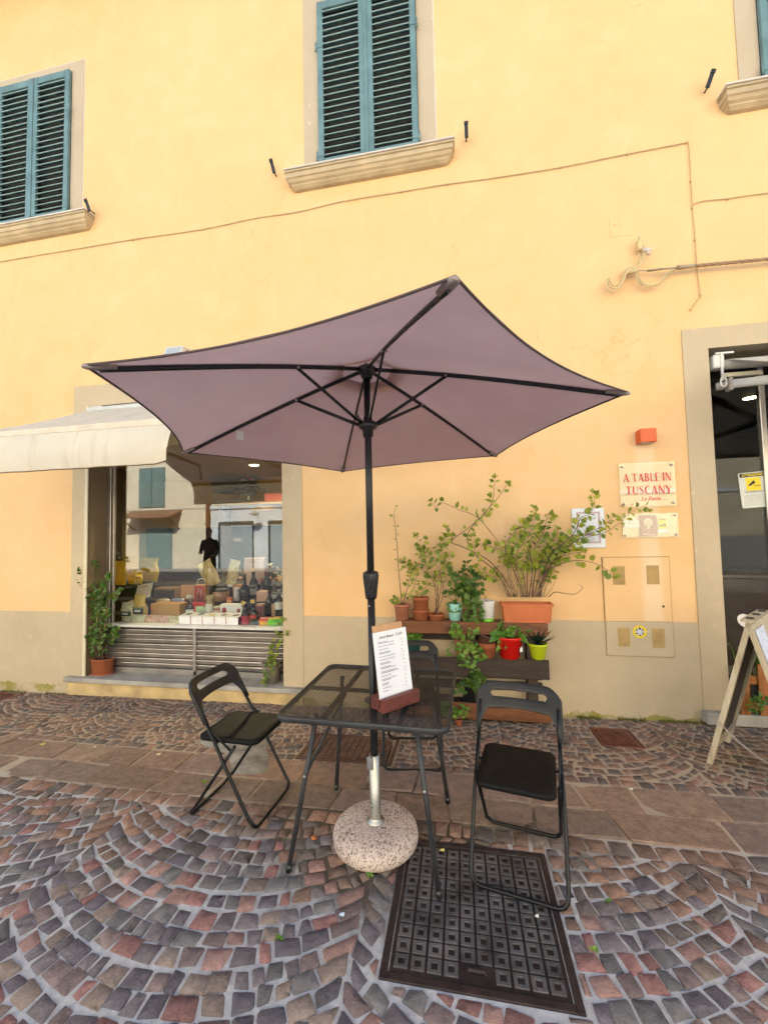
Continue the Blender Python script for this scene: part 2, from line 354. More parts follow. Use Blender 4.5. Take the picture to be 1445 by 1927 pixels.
def shutter(x0, x1, z0, z1, hinge):
    y0, y1 = -.048, -.008; st = .062; rail = .085; m = MB()
    m.box(x0, x0+st, y0, y1, z0, z1, bev=.004); m.box(x1-st, x1, y0, y1, z0, z1, bev=.004)
    m.box(x0+st, x1-st, y0+.004, y1-.003, z0, z0+.11, bev=.003); m.box(x0+st, x1-st, y0+.004, y1-.003, z1-rail, z1, bev=.003)
    o = m.build('shutter', M_SHUT, bld)
    pitch = 0.0735; n = int((z1-rail-z0-.11)/pitch); zz = z0+.11+pitch*.62
    m = MB(); R = Matrix.Rotation(math.radians(28), 4, 'X')
    m.box(0, 1, -.0235, .0235, -.0045, .0045)
    m.v = [tuple(R @ Vector(v)) for v in m.v]; me = m.mesh('slat', M_SLAT)
    for k in range(n):
        s_ = bpy.data.objects.new('slat', me); COL.objects.link(s_); s_.parent = o
        s_.location = (x0+st-.002, (y0+y1)/2+random.uniform(-.001, .001), zz+k*pitch+random.uniform(-.003, .003)); s_.scale = (x1-x0-2*st+.004, 1, 1)
        s_.rotation_euler = (random.uniform(-.05, .05), random.uniform(-.003, .003), 0)
    hx = x0-.012 if hinge < 0 else x1+.012
    for hz in (z0+.14, z1-.52):
        m = MB(); m.tube([(hx, -.05, hz-.05), (hx, -.05, hz+.05)], .009, 8); m.box(min(hx, hx-hinge*.07), max(hx, hx-hinge*.07), -.054, -.0485, hz-.014, hz+.014); m.build('hinge', M_SHUT, o)
    return o
for i, (a, b) in enumerate(WINS):
    c = (a+b)/2
    m = MB(); y0, y1 = -.008, .004; ox0, ox1 = c-.705, c+.705; zt = 7.485
    m.box(ox0, a, y0, y1, WZ0, zt); m.box(b, ox1, y0, y1, WZ0, zt); m.box(a, b, y0, y1, WZ1, zt); m.build('window_surround', M_TAN2, bld)
    m = MB(); m.box(ox1+.0005, ox1+.012, -.0035, .003, WZ0, zt+.012); m.box(ox0-.001, ox1, -.0035, .003, zt+.0005, zt+.012); m.build('surround_edge_line', M_MARB, bld)
    m = MB(); m.box(a+.001, b-.001, .03, .06, WZ0+.001, WZ1-.001); m.build('window_back', M_DARK, bld)
    sill_obj(c-.885, c+.885, 5.44)
    shutter(a+.004, c-.012, 5.47, 7.36, -1); shutter(c+.012, b-.004, 5.47, 7.36, 1)
    m = MB(); m.box(c-.02, c+.02, -.058, -.0485, 5.48, 7.35, bev=.004); m.build('shutter_cover_strip', M_SHUT, bld)

# ------------------------------------------------------------------ shop front
mb = MB(); mb.box(-4.43, -1.575, -.075, .345, .0, .05, bev=.006); mb.build('threshold', M_STONE, bld)
mb = MB(); mb.box(-4.408, -1.60, -.03, .30, -.45, -.003); mb.build('riser', plain('stained ochre plaster', (0.56, 0.41, 0.20), 0.9, var=0.3, scale=4, bump=0.4), bld)
frm = MB(); frm.box(-4.192, -4.135, .238, .30, .05, 3.13, bev=.004); frm.box(-4.125, -4.10, .25, .285, .05, 3.13, bev=.003); frm.box(-1.86, -1.82, .25, .30, .05, 3.13); frm.box(-4.10, -1.86, .25, .30, 3.06, 3.13)
sf = frm.build('shop_window_frame', M_ALU, bld)
mb = MB(); mb.box(-4.10, -1.86, .262, .270, .60, 3.06); mb.build('pane', M_GLASS, sf)
mb = MB(); mb.box(-4.10, -1.818, .135, .262, .575, .602, bev=.004); mb.build('window_ledge', M_WHITEP, sf)
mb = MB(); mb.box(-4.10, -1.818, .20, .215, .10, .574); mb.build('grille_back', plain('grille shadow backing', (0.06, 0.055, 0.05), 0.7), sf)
mb = MB(); mb.box(-2.965, -2.925, .150, .199, .10, .575, bev=.003); mb.box(-4.10, -2.965, .165, .199, .051, .112); mb.box(-2.925, -1.818, .165, .199, .051, .112); mb.build('grille_post', M_ALUD, sf)
for (a, b) in ((-4.095, -2.967), (-2.923, -1.82)):
    m = MB(); R = Matrix.Rotation(math.radians(24), 4, 'X'); m.box(0, 1, -.007, .007, -.026, .026, bev=.003)
    me_ = MB(); me_.v = [tuple(R @ Vector(v)) for v in m.v]; me_.f = m.f; me_.m = m.m; me_.sm = m.sm; me = me_.mesh('grille_slat', M_ALUD)
    for k in range(8):
        s_ = bpy.data.objects.new('grille_slat', me); COL.objects.link(s_); s_.parent = sf; s_.scale = (b-a, 1, 1)
        s_.location = (a, .168+random.uniform(-.003, .003), .148+k*.0535); s_.rotation_euler = (random.uniform(-.06, .06), random.uniform(-.002, .002), 0)
# the shop room behind the glass
room = tag(empty('shop_room', (-3.3, 2.0, 0)), 'mustard coloured shop room behind the display window', kind='structure')
X0, X1, Y0, Y1, ZF, ZC = -6.2, -1.0, .37, 3.25, .0, 2.72
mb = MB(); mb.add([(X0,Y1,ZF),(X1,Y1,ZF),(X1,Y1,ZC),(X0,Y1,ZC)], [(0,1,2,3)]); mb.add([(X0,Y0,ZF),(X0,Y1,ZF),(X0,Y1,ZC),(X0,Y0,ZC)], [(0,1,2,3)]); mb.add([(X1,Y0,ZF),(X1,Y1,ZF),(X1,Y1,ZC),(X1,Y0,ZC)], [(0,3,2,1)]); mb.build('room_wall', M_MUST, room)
mb = MB(); mb.box(X0+.01, X1-.01, Y1-.03, Y1-.005, ZF+.001, 1.78); mb.build('shade_panel', plain('dark shade panel', (0.022, 0.015, 0.011), 0.6), room)  # added dark panel, stands in for the unlit lower part of the room
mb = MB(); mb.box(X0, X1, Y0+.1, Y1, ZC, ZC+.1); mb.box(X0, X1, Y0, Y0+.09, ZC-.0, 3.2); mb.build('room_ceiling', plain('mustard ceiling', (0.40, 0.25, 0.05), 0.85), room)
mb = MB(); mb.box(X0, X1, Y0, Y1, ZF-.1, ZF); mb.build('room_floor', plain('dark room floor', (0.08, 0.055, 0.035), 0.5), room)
mb = MB(); mb.box(wp(190, 1000, 1.70).x, wp(232, 1000, 1.70).x, 1.68, 1.74, .005, 2.715); mb.build('olive_side_panel', M_OLIVE, room)
# room behind the door
room2 = tag(empty('bar_room', (3.2, 2.0, 0)), 'dark room behind the glass door', kind='structure')
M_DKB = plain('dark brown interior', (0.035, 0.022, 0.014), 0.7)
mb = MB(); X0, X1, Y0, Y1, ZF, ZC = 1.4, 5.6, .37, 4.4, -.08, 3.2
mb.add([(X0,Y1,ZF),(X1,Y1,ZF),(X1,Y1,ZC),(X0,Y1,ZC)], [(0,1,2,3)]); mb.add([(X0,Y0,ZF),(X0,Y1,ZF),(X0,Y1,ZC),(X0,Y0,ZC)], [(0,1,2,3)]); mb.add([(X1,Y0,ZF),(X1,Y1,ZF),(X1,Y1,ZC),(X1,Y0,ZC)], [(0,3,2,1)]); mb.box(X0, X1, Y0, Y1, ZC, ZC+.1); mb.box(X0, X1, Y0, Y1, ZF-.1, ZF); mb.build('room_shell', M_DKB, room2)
# glass door
mb = MB(); mb.box(2.66, 2.705, .12, .17, .10, 3.10, bev=.004); mb.box(2.212, 2.24, .12, .17, .10, 3.10, bev=.003); mb.box(4.25, 4.296, .12, .17, .10, 3.10); mb.box(2.24, 2.66, .125, .165, .06, .16); mb.box(2.705, 4.25, .125, .165, .06, .16); mb.box(2.24, 2.66, .125, .165, 3.04, 3.10); mb.box(2.705, 4.25, .125, .165, 3.04, 3.10)
gd = mb.build('glass_door', M_ALU, bld)
for a, b in ((2.24, 2.66), (2.705, 4.25)):
    m = MB(); m.box(a, b, .142, .149, .16, 3.04); m.build('pane', M_GLASS2, gd)
mb = MB(); mb.box(1.99, 4.6, -.09, .35, -.06, .035, bev=.008); mb.build('door_step', M_STONE, bld)
mb = MB(); mb.box(2.02, 4.6, -.05, .34, -.45, -.062); mb.build('door_step_riser', plain('brown step stone', (0.22, 0.16, 0.10), 0.85, var=0.3), bld)
# ------------------------------------------------------------------ the street: mortar sheet, cobbles, slabs
MANS = [(-.335, .365, -2.485, -1.80), (-1.235, -.52, -1.10, -.655), (1.02, 1.33, -.565, -.235), (-5.45, -4.93, -.33, -.06)]
def mat_mortar():
    t = NT('street mortar'); co = t.pos(); f = t.noise(co, 2.1, 5, 0.65); g = t.noise(co, 26, 4, 0.7)
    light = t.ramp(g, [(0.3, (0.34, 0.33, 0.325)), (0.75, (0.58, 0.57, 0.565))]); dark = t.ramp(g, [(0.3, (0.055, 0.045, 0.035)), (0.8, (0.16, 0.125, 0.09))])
    # darker brown joints round the parasol base and along the slab gutter; pale lime mortar elsewhere
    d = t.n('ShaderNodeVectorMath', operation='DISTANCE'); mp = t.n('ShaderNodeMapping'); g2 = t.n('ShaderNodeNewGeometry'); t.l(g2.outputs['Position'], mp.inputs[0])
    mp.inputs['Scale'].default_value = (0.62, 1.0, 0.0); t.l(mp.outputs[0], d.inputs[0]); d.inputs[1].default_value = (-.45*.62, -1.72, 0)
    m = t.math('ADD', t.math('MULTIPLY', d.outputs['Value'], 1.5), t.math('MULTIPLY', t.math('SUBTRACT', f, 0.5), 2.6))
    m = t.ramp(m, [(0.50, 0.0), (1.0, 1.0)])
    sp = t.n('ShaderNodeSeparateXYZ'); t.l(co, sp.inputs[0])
    back = t.ramp(t.math('ADD', t.math('MULTIPLY', sp.outputs[1], 0.5), 1.2), [(0.30, 0.0), (0.42, 0.85)])   # warmer tan joints by the wall
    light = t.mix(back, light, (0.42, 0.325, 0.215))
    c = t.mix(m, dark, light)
    # paving goes on as a pattern beyond the stones that are built
    vo = t.n('ShaderNodeTexVoronoi', feature='DISTANCE_TO_EDGE'); vo.inputs['Scale'].default_value = 9.5; vo.inputs['Randomness'].default_value = 0.55; t.l(co, vo.inputs['Vector'])
    vc = t.n('ShaderNodeTexVoronoi'); vc.inputs['Scale'].default_value = 9.5; vc.inputs['Randomness'].default_value = 0.55; t.l(co, vc.inputs['Vector'])
    stone = t.ramp(vc.outputs['Color'], [(0.2, (0.10, 0.085, 0.085)), (0.6, (0.13, 0.10, 0.085)), (0.9, (0.20, 0.11, 0.08))])
    stone = t.mix(t.math('MULTIPLY', t.math('LESS_THAN', sp.outputs[1], -12.0), 0.5), stone, t.ramp(vc.outputs['Color'], [(0.2, (0.40, 0.37, 0.33)), (0.9, (0.50, 0.47, 0.42))]))
    far = t.mix(t.ramp(vo.outputs['Distance'], [(0.05, 0.0), (0.09, 1.0)]), light, stone)
    b1 = t.math('GREATER_THAN', t.math('ABSOLUTE', t.math('ADD', sp.outputs[0], 1.2)), 5.3); b2 = t.math('LESS_THAN', sp.outputs[1], -3.25)
    c = t.mix(t.math('MAXIMUM', b1, b2), c, far)
    t.col(c); t.set(0.92, 0, 0.2); t.bump(t.math('ADD', g, f), 0.5, 0.006); return t.mat
def mat_stone(name, gain=1.0):
    t = NT(name); a = t.n('ShaderNodeAttribute', attribute_name='stone_colour'); co = t.pos()
    f = t.noise(co, 18, 6, 0.7); g = t.noise(t.pos((1.0, 2.6, 1.0)), 75, 5, 0.75, 0.6)
    st = t.n('ShaderNodeMapping'); st.inputs['Scale'].default_value = (1, 1, 1); 
    c = t.mix(0.85, a.outputs['Color'], t.ramp(f, [(0.25, 0.5), (0.75, 1.5)]), 'MULTIPLY')
    c = t.mix(0.6, c, t.ramp(g, [(0.3, 0.55), (0.7, 1.45)]), 'MULTIPLY')
    t.col(c); t.set(0.85, 0, 0.25); t.l(t.ramp(f, [(0.3, 0.72), (0.8, 0.95)]), t.p.inputs['Roughness'])
    t.bump(t.math('ADD', t.math('MULTIPLY', f, 1.6), t.math('MULTIPLY', g, 0.7)), 0.9, 0.008); return t.mat
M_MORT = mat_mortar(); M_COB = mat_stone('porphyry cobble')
xs = sorted({-60, -40, -20, -12, *[round(-8+.5*i, 3) for i in range(29)], 12, 20, 40, 60}); ys = [-60, -40, -25, -14, -8, -4, -2.4, -1.64, -1.2, -.8, -.4, 0, .4, 8.5, 20, 60]
mb = MB(); vs_ = [(x, y, ground_z(x, y)-.006) for y in ys for x in xs]; nx = len(xs)
mb.add(vs_, [(j*nx+i, j*nx+i+1, (j+1)*nx+i+1, (j+1)*nx+i) for j in range(len(ys)-1) for i in range(nx-1)])
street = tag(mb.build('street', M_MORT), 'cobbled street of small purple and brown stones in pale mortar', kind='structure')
def clip(poly, nx_, ny_, c):                 # keep nx*x+ny*y <= c
    out = []
    for i in range(len(poly)):
        a, b = poly[i], poly[(i+1) % len(poly)]; da = nx_*a[0]+ny_*a[1]-c; db = nx_*b[0]+ny_*b[1]-c
        if da <= 0: out.append(a)
        if da*db < 0: t = da/(da-db); out.append((a[0]+(b[0]-a[0])*t, a[1]+(b[1]-a[1])*t))
    return out
def area(p): return 0.5*sum(p[i][0]*p[(i+1) % len(p)][1]-p[(i+1) % len(p)][0]*p[i][1] for i in range(len(p)))
def stone_mesh(poly, top, inset=.008, chamf=.22, rough=.004):
    n = len(poly); out = []
    for i in range(n):                       # cut the corners, jitter the edges
        p, a, b = Vector(poly[i]), Vector(poly[i-1]), Vector(poly[(i+1) % n])
        k = chamf*random.uniform(.6, 1.2)
        out.append(p+(a-p)*k*.5); out.append(p+(b-p)*k*.5)
    out = [Vector((p.x+random.gauss(0, rough*.5), p.y+random.gauss(0, rough*.5))) for p in out]
    c = sum(out, Vector((0, 0)))/len(out); m = len(out); ring = []
    tilt = (random.gauss(0, .018), random.gauss(0, .018))
    def z(p, o): return ground_z(p.x, p.y)+o+tilt[0]*(p.x-c.x)+tilt[1]*(p.y-c.y)
    vs = []
    for p in out: vs.append((p.x, p.y, z(p, -.022)))
    for p in out: vs.append((p.x, p.y, z(p, top-.0055+random.gauss(0, .0008))))
    for p in out:
        q = p+(c-p).normalized()*inset*random.uniform(.7, 1.5); vs.append((q.x, q.y, z(q, top+random.gauss(0, .0012))))
    vs.append((c.x, c.y, z(c, top+random.uniform(-.001, .003))))
    fs = []; sm = []
    for r in range(2):
        for i in range(m): fs.append((r*m+i, r*m+(i+1) % m, (r+1)*m+(i+1) % m, (r+1)*m+i))
    for i in range(m): fs.append((2*m+i, 2*m+(i+1) % m, 3*m))
    return vs, fs, c
STC = [(0.085, 0.073, 0.080)]*4+[(0.105, 0.088, 0.090)]*4+[(0.100, 0.092, 0.090)]*3+[(0.12, 0.088, 0.082)]*3+[(0.165, 0.085, 0.075)]*2+[(0.185, 0.112, 0.095)]*2+[(0.15, 0.115, 0.095)]*2
STB = [(0.115, 0.075, 0.058)]*3+[(0.14, 0.090, 0.066)]*4+[(0.10, 0.078, 0.066)]*3+[(0.175, 0.105, 0.074)]*2+[(0.085, 0.070, 0.062)]*2
def stone_col(x, y):
    t = min(1, max(0, (y+2.25)/.5)); isb = random.random() < t; c = random.choice(STB if isb else STC); c = tuple(v*(1.25 if isb else 1.28) for v in c)
    k = random.uniform(1.1, 1.65); return (c[0]*k, c[1]*k, c[2]*k)
polys = []
def in_man(c, m):
    for a, b, d, e in MANS:
        if a-m < c[0] < b+m and d-m < c[1] < e+m: return True
    return False
def add_poly(p, gap):
    if len(p) < 3 or abs(area(p)) < .0016: return
    if area(p) < 0: p = p[::-1]
    c = (sum(q[0] for q in p)/len(p), sum(q[1] for q in p)/len(p))
    for a, b, d, e in MANS:
        if a-.07 < c[0] < b+.07 and d-.07 < c[1] < e+.07:
            ex = [(c[0]-a, 0), (b-c[0], 1), (c[1]-d, 2), (e-c[1], 3)]; mn = min(ex)
            if mn[0] > .025: return
            s_ = mn[1]
            p = clip(p, *((1, 0, a-.008), (-1, 0, -b-.008), (0, 1, d-.008), (0, -1, -e-.008))[s_])
            if len(p) < 3 or abs(area(p)) < .0012: return
            c = (sum(q[0] for q in p)/len(p), sum(q[1] for q in p)/len(p))
    r = math.sqrt(abs(area(p))); k = max(.4, 1-gap/r)
    polys.append(([(c[0]+(q[0]-c[0])*k, c[1]+(q[1]-c[1])*k) for q in p], c))
def arcs(x_lo, x_hi, y_lo, y_hi, centres, hw, R, rowh, stw, gap):
    for xc in centres:
        th_m = math.asin(min(.98, hw/R)); k0 = int((y_lo-R)/rowh)-2
        yk = y_lo-.2
        while yk < y_hi+R:
            yk += rowh*random.uniform(.86, 1.14); th = -th_m; 
            while th < th_m-1e-4:
                d = stw*random.uniform(.62, 1.42)/R; t1 = min(th_m, th+d)
                if th_m-t1 < .45*stw/R: t1 = th_m
                def pt(t, o):
                    if o and abs(t) < th_m-1e-4: t = math.asin(math.sin(t)*(1-rowh*math.cos(t)/R))
                    return (xc+R*math.sin(t), yk+o-R*(math.cos(t)-math.cos(th_m)))
                j = lambda: random.gauss(0, .006)
                p = [pt(th, 0), pt(t1, 0), pt(t1, rowh), pt(th, rowh)]; p = [(a+j(), b+j()) for a, b in p]; th = t1
                c = (sum(q[0] for q in p)/4, sum(q[1] for q in p)/4)
                if not (x_lo < c[0] < x_hi and y_lo-.1 < c[1] < y_hi+.1): continue
                p = clip(p, 0, 1, y_hi)
                if len(p) >= 3: p = clip(p, 0, -1, -y_lo)
                if len(p) >= 3: add_poly(p, gap*random.uniform(.6, 1.35))
def course(y0, y1, x_lo, x_hi, stw, gap, skew=0.0):
    x = x_lo
    while x < x_hi:
        d = stw*random.uniform(.75, 1.35); j = lambda: random.gauss(0, .004)
        add_poly([(x+j(), y0+j()), (x+d+j(), y0+j()), (x+d+skew+j(), y1+j()), (x+skew+j(), y1+j())], gap*random.uniform(.6, 1.3)); x += d
random.seed(11)
arcs(-4.6, 2.6, -3.25, -1.755, [-4.2, -2.70, -1.20, 0.30, 1.80, 3.3], .75, 1.22, .078, .082, .0092)
course(-1.755, -1.655, -5.6, 3.6, .09, .010)
arcs(-6.4, 3.9, -1.035, -.035, [-6.6, -5.35, -4.1, -2.85, -1.6, -.35, .9, 2.15, 3.4], .625, .84, .074, .078, .0115)
course(-1.125, -1.035, -6.2, 3.9, .085, .011)
def seen(c):
    d = Vector((c[0], c[1], 0))-CAM; z = d.dot(_f)
    if z < .2: return None
    return 722.5+FPX*d.dot(_r)/z, 963.5-FPX*d.dot(_u)/z, z
order = []
for i, (p, c) in enumerate(polys):
    s_ = seen(c)
    if s_ and -30 < s_[0] < 1475 and s_[1] < 1950: order.append((abs(area(p))/s_[2]**2*(CAM.z/s_[2]), i))
order.sort(reverse=True); single = {i for _, i in order[:300]}
bulk_v, bulk_f, bulk_c = [], [], []
def colour_attr(me, cols):
    at = me.color_attributes.new('stone_colour', 'FLOAT_COLOR', 'POINT')
    at.data.foreach_set('color', np.array(cols, dtype=np.float32).ravel())
for i, (p, c) in enumerate(polys):
    vs_, fs_, cc = stone_mesh(p, random.uniform(-.003, .002) if c[1] < -1.6 else random.uniform(-.0045, -.0005), .0045, .14); col_ = stone_col(*c)
    if i in single:
        me = bpy.data.meshes.new('cobblestone'); me.from_pydata([(x-cc.x, y-cc.y, z) for x, y, z in vs_], [], fs_); me.materials.append(M_COB)
        me.polygons.foreach_set('use_smooth', [True]*len(fs_)); colour_attr(me, [(*col_, 1)]*len(vs_))
        o = bpy.data.objects.new('cobblestone', me); COL.objects.link(o); o.location = (cc.x, cc.y, 0); o.parent = street
    else:
        b = len(bulk_v); bulk_v += vs_; bulk_f += [[k+b for k in f] for f in fs_]; bulk_c += [(*col_, 1)]*len(vs_)
me = bpy.data.meshes.new('cobblestones'); me.from_pydata(bulk_v, [], bulk_f); me.materials.append(M_COB); me.polygons.foreach_set('use_smooth', [True]*len(bulk_f)); colour_attr(me, bulk_c)
o = tag(mesh_obj('cobblestones', me, street), kind='stuff')
# gutter of large sandstone slabs
SLC = [(a*1.45, b*1.42, c*1.38) for a, b, c in [(0.20, 0.135, 0.098), (0.175, 0.12, 0.088), (0.155, 0.115, 0.09), (0.215, 0.15, 0.108), (0.17, 0.122, 0.10), (0.185, 0.128, 0.095)]]
for (y0, y1, off) in ((-1.650, -1.405, -5.4), (-1.400, -1.130, -5.55)):
    x = off; sk = 0.0
    while x < 3.8:
        d = random.uniform(.26, .52); sk2 = random.uniform(-.05, .05)
        p = [(x+.004, y0+.004+random.gauss(0, .005)), (x+d-.004, y0+.004+random.gauss(0, .005)), (x+d+sk2-.004, y1-.004+random.gauss(0, .005)), (x+sk+.004, y1-.004+random.gauss(0, .005))]
        vs_, fs_, cc = stone_mesh(p, random.uniform(-.002, .003), .010, .06, .003); k = random.uniform(.85, 1.12); c_ = random.choice(SLC)
        me = bpy.data.meshes.new('paving_slab'); me.from_pydata([(a-cc.x, b-cc.y, z) for a, b, z in vs_], [], fs_); me.materials.append(M_COB); colour_attr(me, [(c_[0]*k, c_[1]*k, c_[2]*k, 1)]*len(vs_))
        o = bpy.data.objects.new('paving_slab', me); COL.objects.link(o); o.location = (cc.x, cc.y, 0); o.parent = street
        x += d; sk = sk2
# pale cement repair over the slabs by the left chair
pts = [gp(*q) for q in ((392, 1372), (440, 1366), (505, 1378), (503, 1400), (508, 1448), (495, 1459), (440, 1455), (425, 1420), (372, 1396))]
mb = MB(); n = len(pts); c = sum(pts, Vector())/n
ring = []
for i in range(n):
    for k in range(3): q = pts[i].lerp(pts[(i+1) % n], k/3); ring.append(q+(c-q)*random.uniform(-.05, .05))
m = len(ring); top = [(q.x, q.y, ground_z(q.x, q.y)+.0060) for q in [r+(c-r)*.06 for r in ring]]; low = [(q.x, q.y, ground_z(q.x, q.y)-.004) for q in ring]
mid = [((a[0]+c.x)/2, (a[1]+c.y)/2, ground_z((a[0]+c.x)/2, (a[1]+c.y)/2)+.0070+random.gauss(0, .0008)) for a in top]
mb.add(low+top+mid+[(c.x, c.y, ground_z(c.x, c.y)+.0072)], [(i, (i+1) % m, m+(i+1) % m, m+i) for i in range(m)]+[(m+i, m+(i+1) % m, 2*m+(i+1) % m, 2*m+i) for i in range(m)]+[(2*m+i, 2*m+(i+1) % m, 3*m) for i in range(m)], 0, True)
mb.build('cement_patch', plain('rough grey cement', (0.24, 0.222, 0.19), 0.9, var=0.5, scale=7, bump=0.8, bscale=30, bdist=0.01), street)

# ------------------------------------------------------------------ manhole covers
def manhole(x0, x1, y0, y1, nx_, ny_, label, cI, cS, ring=True, rz=0.0):
    cx, cy = (x0+x1)/2, (y0+y1)/2; gz = ground_z(cx, cy); t = thing('manhole_cover', label, 'manhole cover', (cx, cy, gz))
    sl = (ground_z(cx, y1)-ground_z(cx, y0))/(y1-y0); t.rotation_euler = (math.atan(sl), 0, rz); w_, d_ = x1-x0, y1-y0; fr = .028
    m = MB(); m.box(-w_/2, -w_/2+fr, -d_/2, d_/2, -.03, .0015, bev=.002); m.box(w_/2-fr, w_/2, -d_/2, d_/2, -.03, .0015, bev=.002); m.box(-w_/2+fr, w_/2-fr, -d_/2, -d_/2+fr, -.03, .0015, bev=.002); m.box(-w_/2+fr, w_/2-fr, d_/2-fr, d_/2, -.03, .0015, bev=.002)
    m.build('frame', cI, t, True)
    m = MB(); m.box(-w_/2+fr+.005, w_/2-fr-.005, -d_/2+fr+.005, d_/2-fr-.005, -.03, -.004); m.build('plate', cI, t, True)
    pw, pd = (w_-2*fr-.03)/nx_, (d_-2*fr-.03)/ny_; hs = min(pw, pd)*.43; hh = .006; q = hs*.46
    m = MB()
    if ring:
        for sgn in ((-1, 0), (1, 0), (0, -1), (0, 1)):
            if sgn[0]: m.box(*sorted((sgn[0]*q, sgn[0]*hs)), -hs, hs, 0, hh, bev=.0012)
            else: m.box(-q, q, *sorted((sgn[1]*q, sgn[1]*hs)), 0, hh, bev=.0012)
    else: m.box(-hs, hs, -hs, hs, 0, hh*.7, bev=.0012)
    me = m.mesh('stud', cS)
    for i in range(nx_):
        for j in range(ny_):
            if ring and j == 0 and i in (nx_//2-1, nx_//2): continue
            o = bpy.data.objects.new('stud', me); COL.objects.link(o); o.parent = t; o.location = (-w_/2+fr+.015+pw*(i+.5), -d_/2+fr+.015+pd*(j+.5), -.0045)
    if ring:
        m = MB(); m.tube([(-.03, -d_/2+fr+.045, -.002), (-.03, -d_/2+fr+.05, .004), (.03, -d_/2+fr+.05, .004), (.03, -d_/2+fr+.045, -.002)], .006, 6); m.build('lifting_lug', cI, t, True)
    return t
M_CAST = plain('dark rusty cast iron', (0.035, 0.022, 0.021), 0.6, 0.35, var=0.5, scale=14, bump=0.5)
M_CASTS = plain('worn cast iron studs', (0.10, 0.093, 0.093), 0.6, 0.25, var=0.65, scale=7, bump=0.4)
M_RUST = plain('brown rusted iron', (0.10, 0.05, 0.033), 0.7, 0.2, var=0.4, scale=10, bump=0.6)
M_RUSTS = plain('brown worn iron studs', (0.15, 0.085, 0.06), 0.6, 0.25, var=0.35, scale=14)
M_RUST2 = plain('red rust', (0.13, 0.042, 0.022), 0.8, 0.1, var=0.4, scale=18, bump=0.7)
manhole(*MANS[0], 10, 10, 'large square cast iron manhole cover in front of the right chair', M_CAST, M_CASTS)
manhole(*MANS[1], 12, 8, 'brown manhole cover on the cobbles behind the table', M_RUST, M_RUSTS)
manhole(*MANS[2], 9, 9, 'small red rusty cover plate at the foot of the wall', M_RUST2, M_RUST2, False)
manhole(*MANS[3], 8, 5, 'dark red cover plate at the wall foot, far left edge', M_RUST2, M_RUST2, False)
# ------------------------------------------------------------------ parasol
UC = Vector((-.475, -1.845, 0)); UR, UZ, UA, UTX, UTY = 1.2594, 2.1626, 4.06, .0243, -.0336
M_POLE = plain('charcoal powder coat', (0.014, 0.015, 0.016), 0.42, 0.2, var=0.12, scale=20, bump=0.05)
M_BLACK = plain('black plastic', (0.012, 0.012, 0.013), 0.35, var=0.2, bump=0.05)
def mat_canopy():
    t = NT('taupe canopy fabric'); co = t.pos(); t.t.nodes.remove(t.p)
    f = t.noise(co, 2.5, 4); w1 = t.noise(t.pos((260, 260, 260)), 1.0, 2)
    c = t.ramp(f, [(0.3, (0.35, 0.287, 0.298)), (0.7, (0.40, 0.330, 0.342))])
    d = t.n('ShaderNodeBsdfDiffuse'); tr = t.n('ShaderNodeBsdfTranslucent'); t.l(c, d.inputs[0]); t.l(t.mix(1.0, c, (1.25, 1.05, 1.0), 'MULTIPLY'), tr.inputs[0])
    b = t.n('ShaderNodeBump'); b.inputs['Strength'].default_value = 0.12; b.inputs['Distance'].default_value = 0.002; t.l(w1, b.inputs['Height']); t.l(b.outputs[0], d.inputs['Normal'])
    m = t.n('ShaderNodeMixShader'); m.inputs[0].default_value = 0.52; t.l(d.outputs[0], m.inputs[1]); t.l(tr.outputs[0], m.inputs[2]); t.l(m.outputs[0], t.out.inputs[0]); return t.mat
M_CAN = mat_canopy(); M_HEM = plain('taupe hem tape', (0.085, 0.062, 0.06), 0.85, bump=0.05)
umb = thing('parasol', 'large open taupe hexagonal parasol standing through the mesh table', 'parasol', (UC.x, UC.y, .12))
HUBZ = 2.505; RUNZ = 2.185
def tip(k):
    a = UA-k*PI/3; ox, oy = UR*math.cos(a), UR*math.sin(a); return Vector((UC.x+ox, UC.y+oy, UZ+UTX*ox+UTY*oy))
def rib_pt(k, s, dz=0.0):
    a = Vector((UC.x, UC.y, HUBZ)); b = tip(k); p = a.lerp(b, s); p.z += .016*math.sin(PI*min(1, s))*(1-.25*s)+dz; return p
def panel_mesh(s0, s1, lift, sag, n=14, m=10, droop=.027):
    mb = MB()
    for k in range(6):
        vs = []
        for i in range(n+1):
            s_ = s0+(s1-s0)*i/n
            for j in range(m+1):
                v = j/m; h = 4*v*(1-v); se = s_*(1-.062*h*(s_/s1)**3)          # hem curves inwards between the ribs
                p = rib_pt(k, se, .018+lift).lerp(rib_pt((k+1) % 6, se, .018+lift), v)
                p.z -= sag*h*math.sin(PI*min(1, s_/s1))+droop*h*(s_/s1)**2
                p += Vector((mnoise.noise(p*3.1), mnoise.noise(p*3.1+Vector((5, 1, 2))), mnoise.noise(p*2.7+Vector((9, 4, 1)))))*.006+Vector((0, 0, .004*mnoise.noise(Vector((p.x*9, p.y*9, 2)))*(s_/s1)))
                vs.append(p)
        mb.add(vs, [(i*(m+1)+j, i*(m+1)+j+1, (i+1)*(m+1)+j+1, (i+1)*(m+1)+j) for i in range(n) for j in range(m)], 0, True)
    return mb
canopy = panel_mesh(.115, 1.0, 0.0, .012).build('canopy', M_CAN, umb)
panel_mesh(.0, .20, .028, .004, 4, 6, 0.0).build('vent_cap', M_CAN, canopy)
for k in range(6):
    path = []
    for j in range(21):
        v = j/20; h = 4*v*(1-v); se = 1-.062*h; p = rib_pt(k, se, .017).lerp(rib_pt((k+1) % 6, se, .017), v); p.z -= .027*h; path.append(p)
    m = MB(); m.tube(path, .0045, 5); m.build('hem', M_HEM, canopy)
